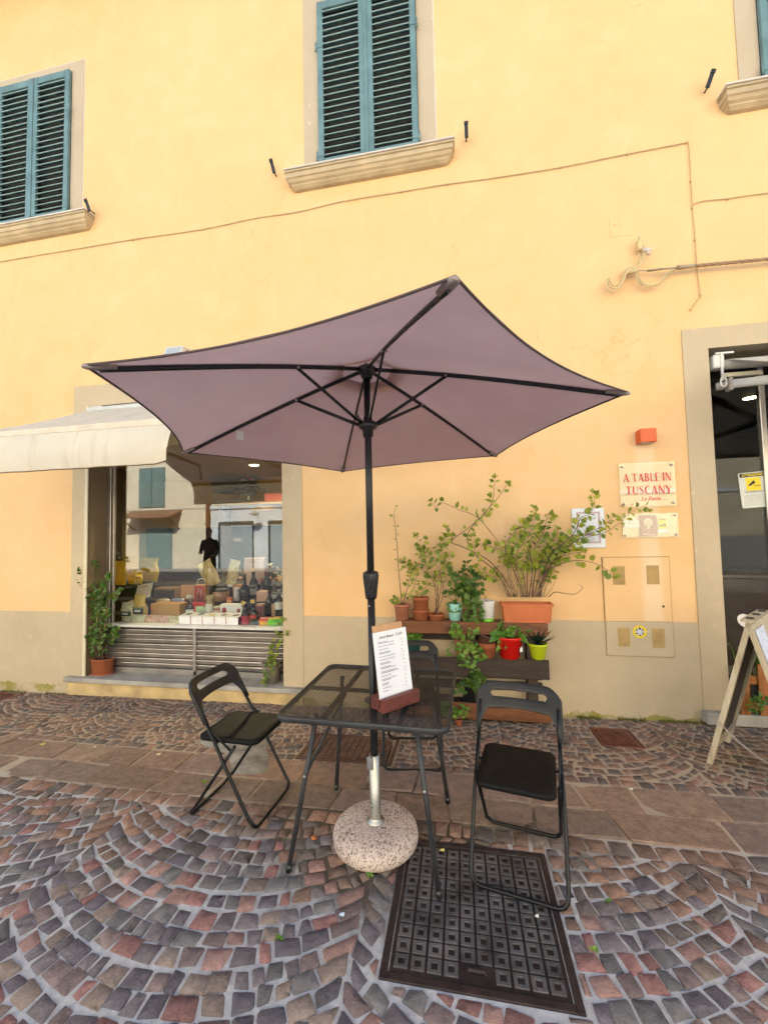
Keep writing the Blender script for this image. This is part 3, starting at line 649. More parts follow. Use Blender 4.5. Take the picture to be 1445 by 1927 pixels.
for k in range(6):
    m = MB(); m.tube([rib_pt(k, s_/12) for s_ in range(0, 12)]+[rib_pt(k, .965)], .0105, 6, flat=(.7, 1.1)); rb = m.build('rib', M_POLE, umb)
    a = UA-k*PI/3; j0 = Vector((UC.x+.045*math.cos(a), UC.y+.045*math.sin(a), RUNZ+.01)); j1 = rib_pt(k, .345, -.006)
    m = MB(); m.tube([j0, j1], .0085, 6, flat=(.7, 1.1)); m.build('strut', M_POLE, rb)
    side = Vector((-math.sin(a), math.cos(a), 0)); m = MB(); m.tube([j1-side*.016, j1+side*.016], .005, 8); m.build('rivet', M_ALU, rb)
    q0, q1 = rib_pt(k, .925, .006), rib_pt(k, 1.004, .012); m = MB(); m.tube([q0, q0.lerp(q1, .45), q0.lerp(q1, .85), q1], [.015, .016, .014, .007], 8, flat=(1.25, .7)); m.build('tip_pocket', plain('pocket fabric', (0.30, 0.25, 0.24), 0.85), rb)
m = MB(); m.lathe([(.0, HUBZ+.035), (.012, HUBZ+.03), (.03, HUBZ+.012), (.052, HUBZ+.006), (.052, HUBZ-.022), (.032, HUBZ-.028), (.030, HUBZ-.05), (.021, HUBZ-.055)][::-1], (UC.x, UC.y, 0), 18); m.build('top_hub', M_BLACK, umb)
m = MB(); m.lathe([(.021, RUNZ-.060), (.028, RUNZ-.058), (.030, RUNZ-.02), (.050, RUNZ-.012), (.054, RUNZ+.012), (.040, RUNZ+.026), (.024, RUNZ+.032), (.024, RUNZ+.05), (.020, RUNZ+.05)], (UC.x, UC.y, 0), 18); m.build('runner', M_BLACK, umb)
m = MB(); m.tube([(UC.x, UC.y, .16), (UC.x, UC.y, 1.27)], .0200, 20); m.build('lower_pole', M_POLE, umb)
m = MB(); m.tube([(UC.x, UC.y, 1.26), (UC.x, UC.y, HUBZ)], .0190, 20); m.build('upper_pole', M_POLE, umb)
m = MB(); m.lathe([(.021, 1.248), (.029, 1.252), (.032, 1.27), (.036, 1.31), (.041, 1.35), (.043, 1.375), (.041, 1.39), (.030, 1.398), (.019, 1.40)], (UC.x, UC.y, 0), 20, sy=1.15); cr = m.build('crank_housing', M_BLACK, umb)
m = MB(); c0 = Vector((UC.x-.004, UC.y-.052, 1.372)); m.tube(smooth_path([c0+Vector((-.022, .012, 0)), c0+Vector((-.018, -.004, .006)), c0+Vector((.012, -.008, .002)), c0+Vector((.016, -.006, -.03)), c0+Vector((.004, -.002, -.062))]), .0065, 8); m.build('crank_handle', M_BLACK, cr)
m = MB(); m.lathe([(.005, 0), (.005, .004), (.003, .006)], (0, 0, 0), 10, M=Matrix.Translation((UC.x-.007, UC.y-.0195, 1.215)) @ Matrix.Rotation(PI/2, 4, 'X')); m.build('push_button', M_ALU, umb)
m = MB(); m.tube([rib_pt(0, .3)+Vector((.02, 0, -.06)), Vector((UC.x+.022, UC.y-.01, 2.40)), Vector((UC.x+.02, UC.y-.012, 2.30)), Vector((UC.x+.012, UC.y-.02, 2.22))][1:], .002, 5); m.build('pull_cord', plain('white cord', (0.6, 0.6, 0.58), 0.8), umb)
lb = rib_pt(1, .68, -.012); d1 = (tip(2)-tip(1)).normalized(); m = MB(); m.add([lb, lb+d1*.045, lb+d1*.045+Vector((.004, 0, -.055)), lb+Vector((.002, 0, -.055))], [(0, 1, 2, 3)]); m.build('care_label', plain('white label', (0.6, 0.6, 0.6), 0.7), canopy)
# base
def mat_granite():
    t = NT('washed aggregate concrete'); co = t.pos(); v = t.n('ShaderNodeTexVoronoi'); v.inputs['Scale'].default_value = 150; t.l(co, v.inputs['Vector'])
    sp = t.n('ShaderNodeSeparateColor'); t.l(v.outputs['Color'], sp.inputs[0])
    c = t.ramp(sp.outputs[0], [(0.0, (0.05, 0.035, 0.04)), (0.13, (0.05, 0.032, 0.04)), (0.19, (0.30, 0.20, 0.17)), (0.4, (0.56, 0.44, 0.375)), (0.7, (0.66, 0.55, 0.48)), (1.0, (0.50, 0.36, 0.31))])
    c = t.mix(0.3, c, t.ramp(t.noise(co, 5, 3), [(0.3, (0.38, 0.30, 0.24)), (0.7, (0.62, 0.52, 0.44))]))
    t.col(c); t.set(0.85); t.bump(t.math('SUBTRACT', t.noise(co, 60, 3), v.outputs['Distance']), 0.45, 0.005); return t.mat
base = thing('concrete_stand', 'round pebbled concrete parasol base with galvanised tube under the table', 'parasol base', (UC.x, UC.y, 0))
m = MB(); m.lathe([(.205, .004), (.218, .018), (.222, .045), (.216, .068), (.198, .085), (.165, .095), (.10, .101), (.03, .103), (0.0, .103)], (UC.x, UC.y, 0), 48); m.build('weight', mat_granite(), base)
m = MB(); m.lathe([(.045, .101), (.045, .106), (.030, .112), (.0275, .125), (.0275, .438), (.023, .44), (.023, .40)], (UC.x, UC.y, 0), 24); tb = m.build('tube', plain('galvanised steel', (0.42, 0.41, 0.38), 0.38, 0.85, var=0.2, scale=9), base)
m = MB(); m.box(UC.x-.034, UC.x+.001, UC.y-.037, UC.y-.02, .375, .438, bev=.004); m.build('clamp', plain('chrome clamp', (0.75, 0.75, 0.74), 0.2, 0.9), tb)
m = MB(); m.lathe([(.008, 0), (.008, .012), (.004, .014)], (0, 0, 0), 10, M=Matrix.Translation((UC.x-.012, UC.y-.024, .195)) @ Matrix.Rotation(PI/2, 4, 'X')); m.build('bolt', M_ALU, tb)

# ------------------------------------------------------------------ table
TC, TA, TW, TD, TZ = Vector((-.4803, -1.7189, 0)), -.0325, .845, .80, .722
tab = thing('mesh_table', 'square dark grey metal mesh table with splayed tube legs around the parasol pole', 'table', TC, TA)
M_TAB = plain('worn anthracite steel', (0.036, 0.037, 0.040), 0.5, 0.3, var=0.35, scale=9, bump=0.12)
def rrect(w_, d_, r, n=6):
    out = []
    for cx, cy, a0 in ((w_/2-r, d_/2-r, 0), (-w_/2+r, d_/2-r, PI/2), (-w_/2+r, -d_/2+r, PI), (w_/2-r, -d_/2+r, 1.5*PI)):
        for i in range(n+1): a = a0+PI/2*i/n; out.append((cx+r*math.cos(a), cy+r*math.sin(a)))
    return out
rim = rrect(TW, TD, .055); m = MB(); n = len(rim)
prof = [(-.012, 0), (-.003, .002), (.0, -.004), (.0, -.024), (-.004, -.028), (-.014, -.028), (-.014, -.006)]
def off(p, o):
    q = Vector((p[0], p[1])); sx = 1+o/(TW/2); sy = 1+o/(TD/2); return q.x*sx, q.y*sy
vs_ = []; 
for p in rim:
    for o_, z_ in prof: a_, b_ = off(p, o_); vs_.append((a_, b_, TZ+z_))
k = len(prof); m.add(vs_, [(i*k+j, ((i+1) % n)*k+j, ((i+1) % n)*k+(j+1) % k, i*k+(j+1) % k) for i in range(n) for j in range(k)], 0, True)
m.build('rim', M_TAB, tab, True)
hole_r = .032
def bars(ang, z, pitch, w_):
    m = MB(); d = Vector((math.cos(ang), math.sin(ang))); nn = Vector((-d.y, d.x)); W, D = TW/2-.012, TD/2-.012
    o = -1.0
    while o < 1.0:
        ts = []
        for axis, lim in ((0, W), (0, -W), (1, D), (1, -D)):
            if abs(d[axis]) > 1e-6:
                t_ = (lim-nn[axis]*o)/d[axis]; q = nn*o+d*t_
                if abs(q.x) < W+1e-5 and abs(q.y) < D+1e-5: ts.append(t_)
        if len(ts) >= 2:
            segs = [(min(ts), max(ts))]
            hc = Vector((UC.x-TC.x, UC.y-TC.y)); t0 = hc.dot(d); dist = abs(hc.dot(nn)-o)
            if dist < hole_r: h = math.sqrt(hole_r**2-dist**2); segs = [(min(ts), t0-h), (t0+h, max(ts))]
            for a, b in segs:
                if b-a > .012:
                    p, q = nn*o+d*a, nn*o+d*b; e = nn*w_/2
                    v = [(p.x-e.x, p.y-e.y, z), (p.x+e.x, p.y+e.y, z), (q.x+e.x, q.y+e.y, z), (q.x-e.x, q.y-e.y, z)]
                    m.add(v+[(x, y, zz-.0016) for x, y, zz in v], [(3, 2, 1, 0), (4, 5, 6, 7), (0, 1, 5, 4), (2, 3, 7, 6)])
        o += pitch
    return m
m = bars(math.radians(61), TZ-.0032, .0086, .0025); m2 = bars(math.radians(119), TZ-.0050, .0086, .0025)
m.add(m2.v, m2.f); tag(m.build('mesh_top', M_TAB, tab, True), kind='stuff')
m = MB(); hx, hy = UC.x-TC.x, UC.y-TC.y; m.lathe([(.030, TZ-.006), (.043, TZ-.004), (.043, TZ+.001), (.030, TZ+.003)], (hx, hy, 0), 20); m.build('pole_collar', M_TAB, tab, True)
m = MB(); m.box(-TW/2+.01, TW/2-.01, .006, .030, TZ-.024, TZ-.008); m.build('cross_bar', M_TAB, tab, True)
m = MB(); m.box(-.20, -.176, -TD/2+.01, .005, TZ-.025, TZ-.009); m.box(-.20, -.176, .031, TD/2-.01, TZ-.025, TZ-.009); m.build('cross_bar', M_TAB, tab, True)
m = MB(); m.box(.176, .20, -TD/2+.01, .005, TZ-.025, TZ-.009); m.box(.176, .20, .031, TD/2-.01, TZ-.025, TZ-.009); m.build('cross_bar', M_TAB, tab, True)
R_ = Matrix.Rotation(-TA, 2)
for fx, fy, tx_, ty_ in ((-.848, -2.096, -.722, -2.03), (-.135, -2.125, -.226, -2.06), (-.812, -1.444, -.745, -1.50), (-.114, -1.468, -.205, -1.50)):
    a = R_ @ Vector((fx-TC.x, fy-TC.y)); b = R_ @ Vector((tx_-TC.x, ty_-TC.y)); gz = ground_z(fx, fy)
    A = Vector((a.x, a.y, gz+.008)); B = Vector((b.x, b.y, TZ-.012)); m = MB(); m.tube([A, A.lerp(B, .5), B], .0125, 12); lg = m.build('leg', M_TAB, tab, True)
    m = MB(); m.tube([A+Vector((0, 0, -.012)), A+(B-A)*.035], .0145, 12); m.build('foot', M_BLACK, lg, True)
    if fy < -2: 
        P0 = A.lerp(B, .60); P1 = Vector((B.x+(.06 if fx < -.5 else -.06), B.y+.28, TZ-.014)); m = MB(); m.tube([P0, P1], .008, 8, flat=(.6, 1.4)); m.build('brace', M_TAB, lg, True)
        m = MB(); m.lathe([(.007, 0), (.007, .006), (.003, .009)], (0, 0, 0), 10, M=Matrix.Translation(P0+Vector((0, -.012, 0))) @ Matrix.Rotation(PI/2, 4, 'X')); m.build('bolt', M_ALU, lg, True)

# ------------------------------------------------------------------ folding chairs
M_CSEAT = plain('black moulded plastic', (0.008, 0.008, 0.008), 0.55, spec=0.12, var=0.15, scale=30, bump=0.12, bscale=260, bdist=0.001)
M_CBACK = plain('graphite plastic backrest', (0.014, 0.014, 0.015), 0.42, spec=0.35, var=0.2, scale=12, bump=0.12, bscale=260, bdist=0.001)
M_CTUBE = plain('black lacquered tube', (0.006, 0.006, 0.007), 0.38, 0.0, spec=0.3, var=0.15, bump=0.03)
def make_chair(name, label, loc, rz):
    t = thing(name, label, 'chair', loc, rz, 'folding chairs round the table'); r = .0095
    def Z(p): return Vector(p)
    FY, BY = -.215, .215
    def tall(z): return FY+(z-.01)/.75*.43
    def rail(y, dirn, top_pts, w_):
        cr = .045; pts = []
        L = [(-w_, top_pts[0], top_pts[1])]
        return L
    # tall frame: backrest tubes run down to the front floor rail
    w_ = .205; pts = [(-w_+.012, tall(.60), .60), (-w_, tall(.30), .30), (-w_, tall(.06), .06)]
    arc = [(-w_+.045*(1-math.cos(a)), tall(.01)+.045*.35*(1-math.sin(a)), .01+.045*(1-math.sin(a))) for a in (PI*.15, PI*.3, PI*.42)]
    path = pts+arc+[(-w_+.06, FY, .010)]; full = path+[(-x, y, z) for x, y, z in path[::-1]]
    m = MB(); m.tube(full, r, 10); m.build('front_frame', M_CTUBE, t, True)
    # rear frame: from the seat front down to the rear floor rail
    w2 = .186; yb = lambda z: BY-(z-.01)/.42*.30
    pts = [(-w2, yb(.43), .43), (-w2, yb(.2), .20), (-w2, yb(.06), .06)]
    arc = [(-w2+.045*(1-math.cos(a)), yb(.01)-.016*(1-math.sin(a)), .01+.045*(1-math.sin(a))) for a in (PI*.15, PI*.3, PI*.42)]
    path = pts+arc+[(-w2+.06, BY, .010)]; full = path+[(-x, y, z) for x, y, z in path[::-1]]
    m = MB(); m.tube(full, r, 10); m.build('rear_frame', M_CTUBE, t, True)
    # seat
    out = rrect(.350, .385, .045, 5); n = len(out); m = MB(); vs = []
    for s_, z_ in ((.985, -.012), (1.0, -.008), (1.0, .008), (.975, .013), (.80, .0105), (.4, .008)):
        for x, y in out: vs.append((x*s_, y*s_-.02, .447+z_+.028*(-(y*s_))*.35))
    vs += [(0, -.02, .455), (0, -.02, .435)]; K = 6
    fs = [(i*n+j, i*n+(j+1) % n, (i+1)*n+(j+1) % n, (i+1)*n+j) for i in range(K-1) for j in range(n)]+[((K-1)*n+j, (K-1)*n+(j+1) % n, K*n) for j in range(n)]+[(j, K*n+1, (j+1) % n) for j in range(n)]
    m.add(vs, fs, 0, True); st = m.build('seat', M_CSEAT, t, True)
    for sx in (-1, 1):
        m = MB(); m.tube([(sx*.172, tall(.44)-.005, .442), (sx*.206, tall(.44)-.005, .442)], .007, 8); m.build('pivot', M_CTUBE, st, True)
        m = MB(); x_ = sx*(w_+.002); m.tube([(sx*w2, yb(.40), .40), (sx*(w2+.006), .06, .50), (sx*(w_-.006), tall(.56)-.012, .545)], .006, 8); m.build('link_bar', M_CTUBE, t, True)
    # backrest with a long grip slot
    N = 44; rows = []
    def env(u):
        au = abs(u); top = .765-.050*max(0, (au-.62)/.38)**2.4
        bot = .650-.004*(au/.7)**2 if au < .70 else .646-.105*min(1, (au-.70)/.26)**1.6
        if au > .96: bot = .541
        mid = .712; half = 0.0
        if au < .66: half = .0165 if au < .60 else .0165*math.sqrt(max(0, 1-((au-.60)/.06)**2))
        return top, mid+half, mid-half, bot
    def P(u, z): return (u*.214, tall(z)+.030*(1-u*u)-.004, z)
    us = [-1+2*i/N for i in range(N+1)]; vs = []
    for u in us:
        top, a, b, bot = env(u); L = []
        for k_ in range(4): L.append(P(u, a+(top-a)*k_/3))
        for k_ in range(4): L.append(P(u, bot+(b-bot)*k_/3))
        vs += L
    fs = []
    for i in range(N):
        for k_ in range(3):
            fs.append((i*8+k_, (i+1)*8+k_, (i+1)*8+k_+1, i*8+k_+1)); fs.append((i*8+4+k_, (i+1)*8+4+k_, (i+1)*8+5+k_, i*8+5+k_))
    m = MB(); m.add(vs, fs, 0, True); o = m.build('backrest', M_CBACK, t, True)
    bm = bmesh.new(); bm.from_mesh(o.data); bmesh.ops.remove_doubles(bm, verts=bm.verts, dist=1e-4); bmesh.ops.recalc_face_normals(bm, faces=bm.faces); bm.to_mesh(o.data); bm.free()
    so = o.modifiers.new('solid', 'SOLIDIFY'); so.thickness = .017; so.offset = 0; bv = o.modifiers.new('bev', 'BEVEL'); bv.width = .004; bv.segments = 2; bv.limit_method = 'ANGLE'
    for sx in (-1, 1):
        m = MB(); m.tube([(sx*(w_-.008), tall(z), z) for z in (.545, .60, .68)], [.0115, .0135, .012], 10); m.build('tube_sleeve', M_CBACK, o, True)
    return t
make_chair('folding_chair', 'black folding chair with dark padded seat standing right of the table', (.245, -1.868, 0), -.20)
make_chair('folding_chair', 'black folding chair left of the table, turned side-on to the wall', (-1.335, -1.672, 0), 1.50)
make_chair('folding_chair', 'folding chair behind the table, mostly hidden by it', (-.385, -.93, ground_z(-.385, -1.0)+.004), .12)

# ------------------------------------------------------------------ menu stand
A0 = Vector((-.449, -1.928, .0)); f0 = Vector((-.385, -2.022, 0)); f1 = Vector((-.227, -1.846, 0))
ex = (f1-f0).normalized(); ey = Vector((-ex.y, ex.x, 0)); L_ = (f1-f0).length; Wd = .105; zt = TZ+.003
menu = thing('menu_stand', 'printed menu sheet on a board slotted into a red-brown wooden block on the table', 'menu stand', (f0+ex*L_/2+ey*Wd/2)+Vector((0, 0, zt)))
Mf = Matrix(((ex.x, ey.x, 0, f0.x), (ex.y, ey.y, 0, f0.y), (0, 0, 1, zt), (0, 0, 0, 1)))
m = MB(); m.box(0, L_, 0, .030, 0, .062, M=Mf, bev=.002); m.box(0, L_, .0405, Wd, 0, .062, M=Mf, bev=.002); m.box(0.001, L_-.001, .029, .0415, 0, .020, M=Mf); m.build('block', plain('chipped red-brown paint', (0.125, 0.032, 0.022), 0.5, var=0.3, scale=14, bump=0.3), menu)
lean = math.radians(9); Mb = Mf @ Matrix.Translation((0, .035, .022)) @ Matrix.Rotation(-lean, 4, 'X')
m = MB(); m.box(.012, .205, 0.002, .009, 0, .385, M=Mb, bev=.001); m.build('board', wood('pale pine board', (0.42, 0.22, 0.10), (0.55, 0.33, 0.17), (14, 14, 1.2)), menu)
px0, px1, pz0, pz1 = .004, .222, .034, .352
m = MB(); nn_ = 10
vs_ = [Mb @ Vector((px0+(px1-px0)*i/nn_, -.0022-.003*math.sin(PI*i/nn_)*(j/8)-(.004*(i/nn_-.8)*5*(j/8) if i/nn_ > .8 else 0), pz0+(pz1-pz0)*j/8)) for j in range(9) for i in range(nn_+1)]
m.add(vs_, [(j*(nn_+1)+i, j*(nn_+1)+i+1, (j+1)*(nn_+1)+i+1, (j+1)*(nn_+1)+i) for j in range(8) for i in range(nn_)], 0, True); sh = m.build('menu_sheet', plain('white laminated paper', (0.74, 0.74, 0.77), 0.5, var=0.03, bump=0.02), menu)
random.seed(5); m = MB(); z_ = .300
M_INK = plain('grey print', (0.16, 0.16, 0.18), 0.7, bump=0); rxw = (Mb.to_3x3() @ Vector((1, 0, 0))); uzw = (Mb.to_3x3() @ Vector((0, 0, 1))); of = (Mb.to_3x3() @ Vector((0, -1, 0)))
while z_ > .055:
    for ln in range(random.choice((1, 2, 2))):
        x = .030; xe = .030+random.uniform(.045, .105)*(1 if z_ > .12 else .55)
        while x < xe:
            wd_ = random.uniform(.004, .014); m.add([Mb @ Vector((x, -.0075, z_)), Mb @ Vector((x+wd_, -.0075, z_)), Mb @ Vector((x+wd_, -.0075, z_+.0026)), Mb @ Vector((x, -.0075, z_+.0026))], [(0, 1, 2, 3)]); x += wd_+.0022
        z_ -= .0062
    xq = .172+.01*random.random(); m.add([Mb @ Vector((xq, -.0075, z_+.007)), Mb @ Vector((xq+.010, -.0075, z_+.007)), Mb @ Vector((xq+.010, -.0075, z_+.0096)), Mb @ Vector((xq, -.0075, z_+.0096))], [(0, 1, 2, 3)])
    z_ -= .0085
m.build('printed_lines', M_INK, sh)
text_on('handwriting', 'Snack Board', Mb @ Vector((.040, -.0078, .318)), rxw, uzw, .092, plain('black pen ink', (0.03, 0.025, 0.03), 0.7, bump=0), sh, .004, .35)
text_on('handwriting', '€ 3,50', Mb @ Vector((.146, -.0078, .318)), rxw, uzw, .045, plain('black pen ink', (0.03, 0.025, 0.03), 0.7, bump=0), sh, .004, .35)
# ------------------------------------------------------------------ things on the facade
VX, VZ = Vector((1, 0, 0)), Vector((0, 0, 1))
def poly_xz(pts, y, mb, mi=0, d=.0): mb.add([(x, y, z) for x, z in pts], [list(range(len(pts)))], mi)
def disc(mb, cx, cz, r, y, mi=0, n=28): mb.add([(cx+r*math.cos(2*PI*i/n), y, cz+r*math.sin(2*PI*i/n)) for i in range(n)], [list(range(n))], mi)
# lettered acrylic sign
sgn = thing('acrylic_sign', 'clear acrylic plate with red restaurant lettering under the orange lamp', 'sign', (1.655, 0, 1.98))
x0, x1, z0, z1 = 1.430, 1.880, 1.785, 2.178
m = MB(); m.box(x0, x1, -.030, -.024, z0, z1); m.build('plate', M_ACRYL, sgn)
for bx_, bz_ in ((x0+.025, z1-.03), (x1-.025, z1-.03), (x0+.025, z0+.028), (x1-.025, z0+.028)):
    m = MB(); m.lathe([(.006, -.032), (.006, 0)], (0, 0, 0), 10, M=Matrix.Translation((bx_, -.0235, bz_)) @ Matrix.Rotation(PI/2, 4, 'X') @ Matrix.Scale(-1, 4, (0, 0, 1))); m.lathe([(.0115, 0), (.0115, .005), (.008, .009), (0, .010)], (0, 0, 0), 14, M=Matrix.Translation((bx_, -.0302, bz_)) @ Matrix.Rotation(PI/2, 4, 'X')); m.build('standoff_bolt', M_ALU, sgn)
TN, TK = .055, .17
def arc_pts(cx, cy, rx, ry, a0, a1, n=14): return [(cx+rx*math.cos(a0+(a1-a0)*i/n), cy+ry*math.sin(a0+(a1-a0)*i/n)) for i in range(n+1)]
def wv_(n, a, b): return [a+(b-a)*math.sin(PI*i/(n-1)) for i in range(n)]
stem = lambda x: ([(x, 0), (x, .04), (x, .5), (x, .96), (x, 1)], [TK+.05, TK+.01, TK-.02, TK+.01, TK+.04])
GL = {
 'A': (.74, [([(.03, 0), (.22, .5), (.38, 1)], [TN+.02, TN, TN]), ([(.66, 0), (.53, .4), (.36, 1)], [TK+.05, TK, TK-.02]), ([(.14, .32), (.52, .32)], [TN, TN])]),
 'T': (.70, [stem(.35), ([(.0, .965), (.7, .965)], [TN+.01, TN+.01]), ([(.02, .86), (.0, .99)], [.02, TN]), ([(.68, .86), (.70, .99)], [.02, TN])]),
 'B': (.60, [stem(.12), (arc_pts(.18, .74, .28, .225, -PI/2, PI/2), wv_(15, TN, .15)), (arc_pts(.18, .27, .34, .245, -PI/2, PI/2), wv_(15, TN, .17))]),
 'L': (.55, [stem(.12), ([(.12, .03), (.52, .03), (.55, .10)], [TN, TN, TN])]),
 'E': (.55, [stem(.12), ([(.12, .03), (.5, .03), (.54, .11)], [TN, TN, TN]), ([(.12, .51), (.42, .51)], [TN, TN]), ([(.12, .97), (.49, .97), (.52, .88)], [TN, TN, TN])]),
 'I': (.24, [stem(.12)]),
 'N': (.76, [([(.08, 0), (.08, 1)], [TN+.01, TN]), ([(.10, 1), (.38, .5), (.64, 0)], [TK-.02, TK, TK]), ([(.68, 0), (.68, 1)], [TN, TN+.01])]),
 'U': (.70, [([(.12, 1), (.12, .30)], [TK, TK-.01]), (arc_pts(.365, .30, .245, .27, PI, 2*PI), [TK-.01-.1*math.sin(PI/2*min(1, i/8)) for i in range(15)]), ([(.61, .30), (.61, 1)], [TN, TN+.02])]),
 'S': (.56, [([(.50, .84), (.40, .96), (.26, .97), (.12, .88), (.10, .74), (.22, .60), (.38, .46), (.47, .32), (.44, .14), (.30, .03), (.16, .04), (.05, .17)], [TN, TN, TN, .09, .12, TK, TK, .12, .09, TN, TN, TN])]),
 'C': (.70, [(arc_pts(.40, .5, .32, .48, PI*.27, PI*1.73, 20), [TN+(TK-TN)*math.sin(PI*i/20)**1.5 for i in range(21)])]),
 'Y': (.72, [([(.04, 1), (.36, .42)], [TK, TK-.02]), ([(.68, 1), (.40, .42)], [TN, TN]), ([(.37, .46), (.37, 0)], [TK-.02, TK+.03])]),
 '.': (.20, [([(.06, .5), (.14, .5)], [.09, .09])]),
}
M_RED = plain('red lettering', (0.62, 0.012, 0.02), 0.4, bump=0)
def letters(s_, x0, z0, width, h, yy):
    tot = sum(GL[c][0] for c in s_)+.13*(len(s_)-1); k = width/tot; x = 0.0
    for c in s_:
        m = MB()
        for i, (pts, wid) in enumerate(GL[c][1]): m.ribbon(pts, wid, Vector((x0+x*k, yy-.0002*i, z0)), VX*k, VZ*h, Vector((0, 0, 0)))
        m.build('letter', M_RED, sgn); x += GL[c][0]+.13
letters('A.TABLE.IN', 1.462, 2.008, .385, .073, -.0312); letters('TUSCANY', 1.478, 1.895, .368, .073, -.0312)
text_on('script_line', 'La Paola', (1.600, -.0312, 1.838), VX, VZ, .155, M_RED, sgn, .003, .3)
m = MB()
for a in (1.553, 1.567, 1.581, 1.768, 1.782, 1.796): m.box(a, a+.006, -.0315, -.0312, 1.838, 1.842)
m.build('dot_line', M_RED, sgn)
# small acrylic plate with cards
sg2 = thing('acrylic_card_holder', 'small clear acrylic plate holding three cards below the lettered sign', 'card holder', (1.66, 0, 1.61))
x0, x1, z0, z1 = 1.437, 1.884, 1.510, 1.722
m = MB(); m.box(x0, x1, -.028, -.024, z0, z1); m.box(x0+.01, x1-.01, -.010, -.007, z0+.008, z1-.008); m.build('plate', M_ACRYL, sg2)
for bx_, bz_ in ((x0+.018, z1-.02), (x1-.02, z1-.02), (x0+.018, z0+.02), (x1-.02, z0+.02)):
    m = MB(); m.lathe([(.010, 0), (.010, .004), (.006, .007), (0, .008)], (0, 0, 0), 12, M=Matrix.Translation((bx_, -.0283, bz_)) @ Matrix.Rotation(PI/2, 4, 'X')); m.lathe([(.005, -.026), (.005, 0)], (0, 0, 0), 8, M=Matrix.Translation((bx_, -.0235, bz_)) @ Matrix.Rotation(PI/2, 4, 'X') @ Matrix.Scale(-1, 4, (0, 0, 1))); m.build('standoff_bolt', M_ALU, sg2)
M_CARD = plain('white card', (0.72, 0.74, 0.76), 0.6, var=0.03, bump=0); M_YEL = plain('yellow print', (0.78, 0.58, 0.01), 0.5, var=0.05, bump=0); M_SEP = plain('sepia print', (0.30, 0.13, 0.13), 0.6, var=0.3, scale=40, bump=0); M_SEPL = plain('cream print', (0.62, 0.52, 0.42), 0.6, var=0.2, scale=50, bump=0); M_KEY = plain('black print', (0.02, 0.02, 0.02), 0.6, bump=0)
m = MB(); m.box(1.455, 1.575, -.0215, -.020, 1.600, 1.672); c1 = m.build('card', M_CARD, sg2)
m = MB(); m.ribbon(arc_pts(1.518, 1.637, .034, .014, 0, 2*PI, 24), [.0012]*25, Vector((0, -.0218, 0)), VX, VZ, Vector()); m.ribbon([(1.487, 1.632), (1.491, 1.648), (1.494, 1.652), (1.497, 1.632)], [.004]*4, Vector((0, -.0219, 0)), VX, VZ, Vector()); m.ribbon([(1.508, 1.635), (1.516, 1.639), (1.524, 1.635), (1.540, 1.638)], [.002]*4, Vector((0, -.0219, 0)), VX, VZ, Vector()); m.build('card_emblem', plain('grey green print', (0.20, 0.26, 0.26), 0.6, bump=0), c1)
m = MB(); m.box(1.578, 1.715, -.0212, -.020, 1.520, 1.708); c2 = m.build('card', M_SEP, sg2)
m = MB(); disc(m, 1.648, 1.645, .038, -.0215); poly_xz([(1.63, 1.585), (1.668, 1.585), (1.652, 1.625)], -.0216, m); poly_xz([(1.592, 1.540), (1.70, 1.536), (1.70, 1.530), (1.592, 1.533)], -.0217, m); m.ribbon(arc_pts(1.625, 1.556, .02, .012, PI, 2*PI), [.003]*15, Vector((0, -.0218, 0)), VX, VZ, Vector()); m.build('card_picture', M_SEPL, c2)
m = MB(); m.box(1.722, 1.802, -.0212, -.020, 1.548, 1.682); c3 = m.build('card', M_CARD, sg2)
m = MB(); m.box(1.727, 1.797, -.0222, -.0214, 1.585, 1.677); m.build('card_picture', M_YEL, c3)
m = MB(); poly_xz([(1.735, 1.605), (1.790, 1.605), (1.790, 1.622), (1.783, 1.622), (1.783, 1.634), (1.772, 1.634), (1.772, 1.620), (1.735, 1.618)], -.0226, m); m.box(1.735, 1.788, -.0228, -.0224, 1.660, 1.668); m.build('card_skyline', M_KEY, c3)
# framed certificate
cer = thing('certificate', 'white printed certificate with pink border behind the plant on the wall', 'certificate', (1.155, 0, 1.60))
m = MB(); m.box(1.016, 1.294, -.016, -.001, 1.424, 1.786, bev=.002); m.build('backing', plain('white frame', (0.66, 0.66, 0.66), 0.5), cer)
m = MB(); m.box(1.024, 1.286, -.0185, -.0165, 1.432, 1.778); sh2 = m.build('sheet', M_CARD, cer)
m = MB(); bw = .018; a, b, c, d = 1.055, 1.255, 1.465, 1.752
m.box(a, b, -.0192, -.0187, d-bw, d); m.box(a, b, -.0192, -.0187, c, c+bw); m.box(a, a+bw, -.0192, -.0187, c+bw, d-bw); m.box(b-bw, b, -.0192, -.0187, c+bw, d-bw); m.build('border', plain('pink border print', (0.50, 0.36, 0.38), 0.6, var=0.25, scale=120, bump=0), sh2)
text_on('print', 'LEONARDO', (1.098, -.0192, 1.682), VX, VZ, .118, M_KEY, sh2, .006, hscale=1.2)
m = MB(); m.ribbon(arc_pts(1.115, 1.62, .032, .032, -.3, 2.2), [.002]*15, Vector((0, -.0192, 0)), VX, VZ, Vector()); m.ribbon(arc_pts(1.19, 1.62, .032, .032, 1.0, 3.4), [.002]*15, Vector((0, -.0192, 0)), VX, VZ, Vector()); m.build('emblem', plain('grey print light', (0.42, 0.42, 0.40), 0.6, bump=0), sh2)
m = MB()
for i, wd_ in enumerate((.10, .12, .08)): m.box(1.155-wd_/2, 1.155+wd_/2, -.0192, -.0187, 1.512-i*.013, 1.516-i*.013)
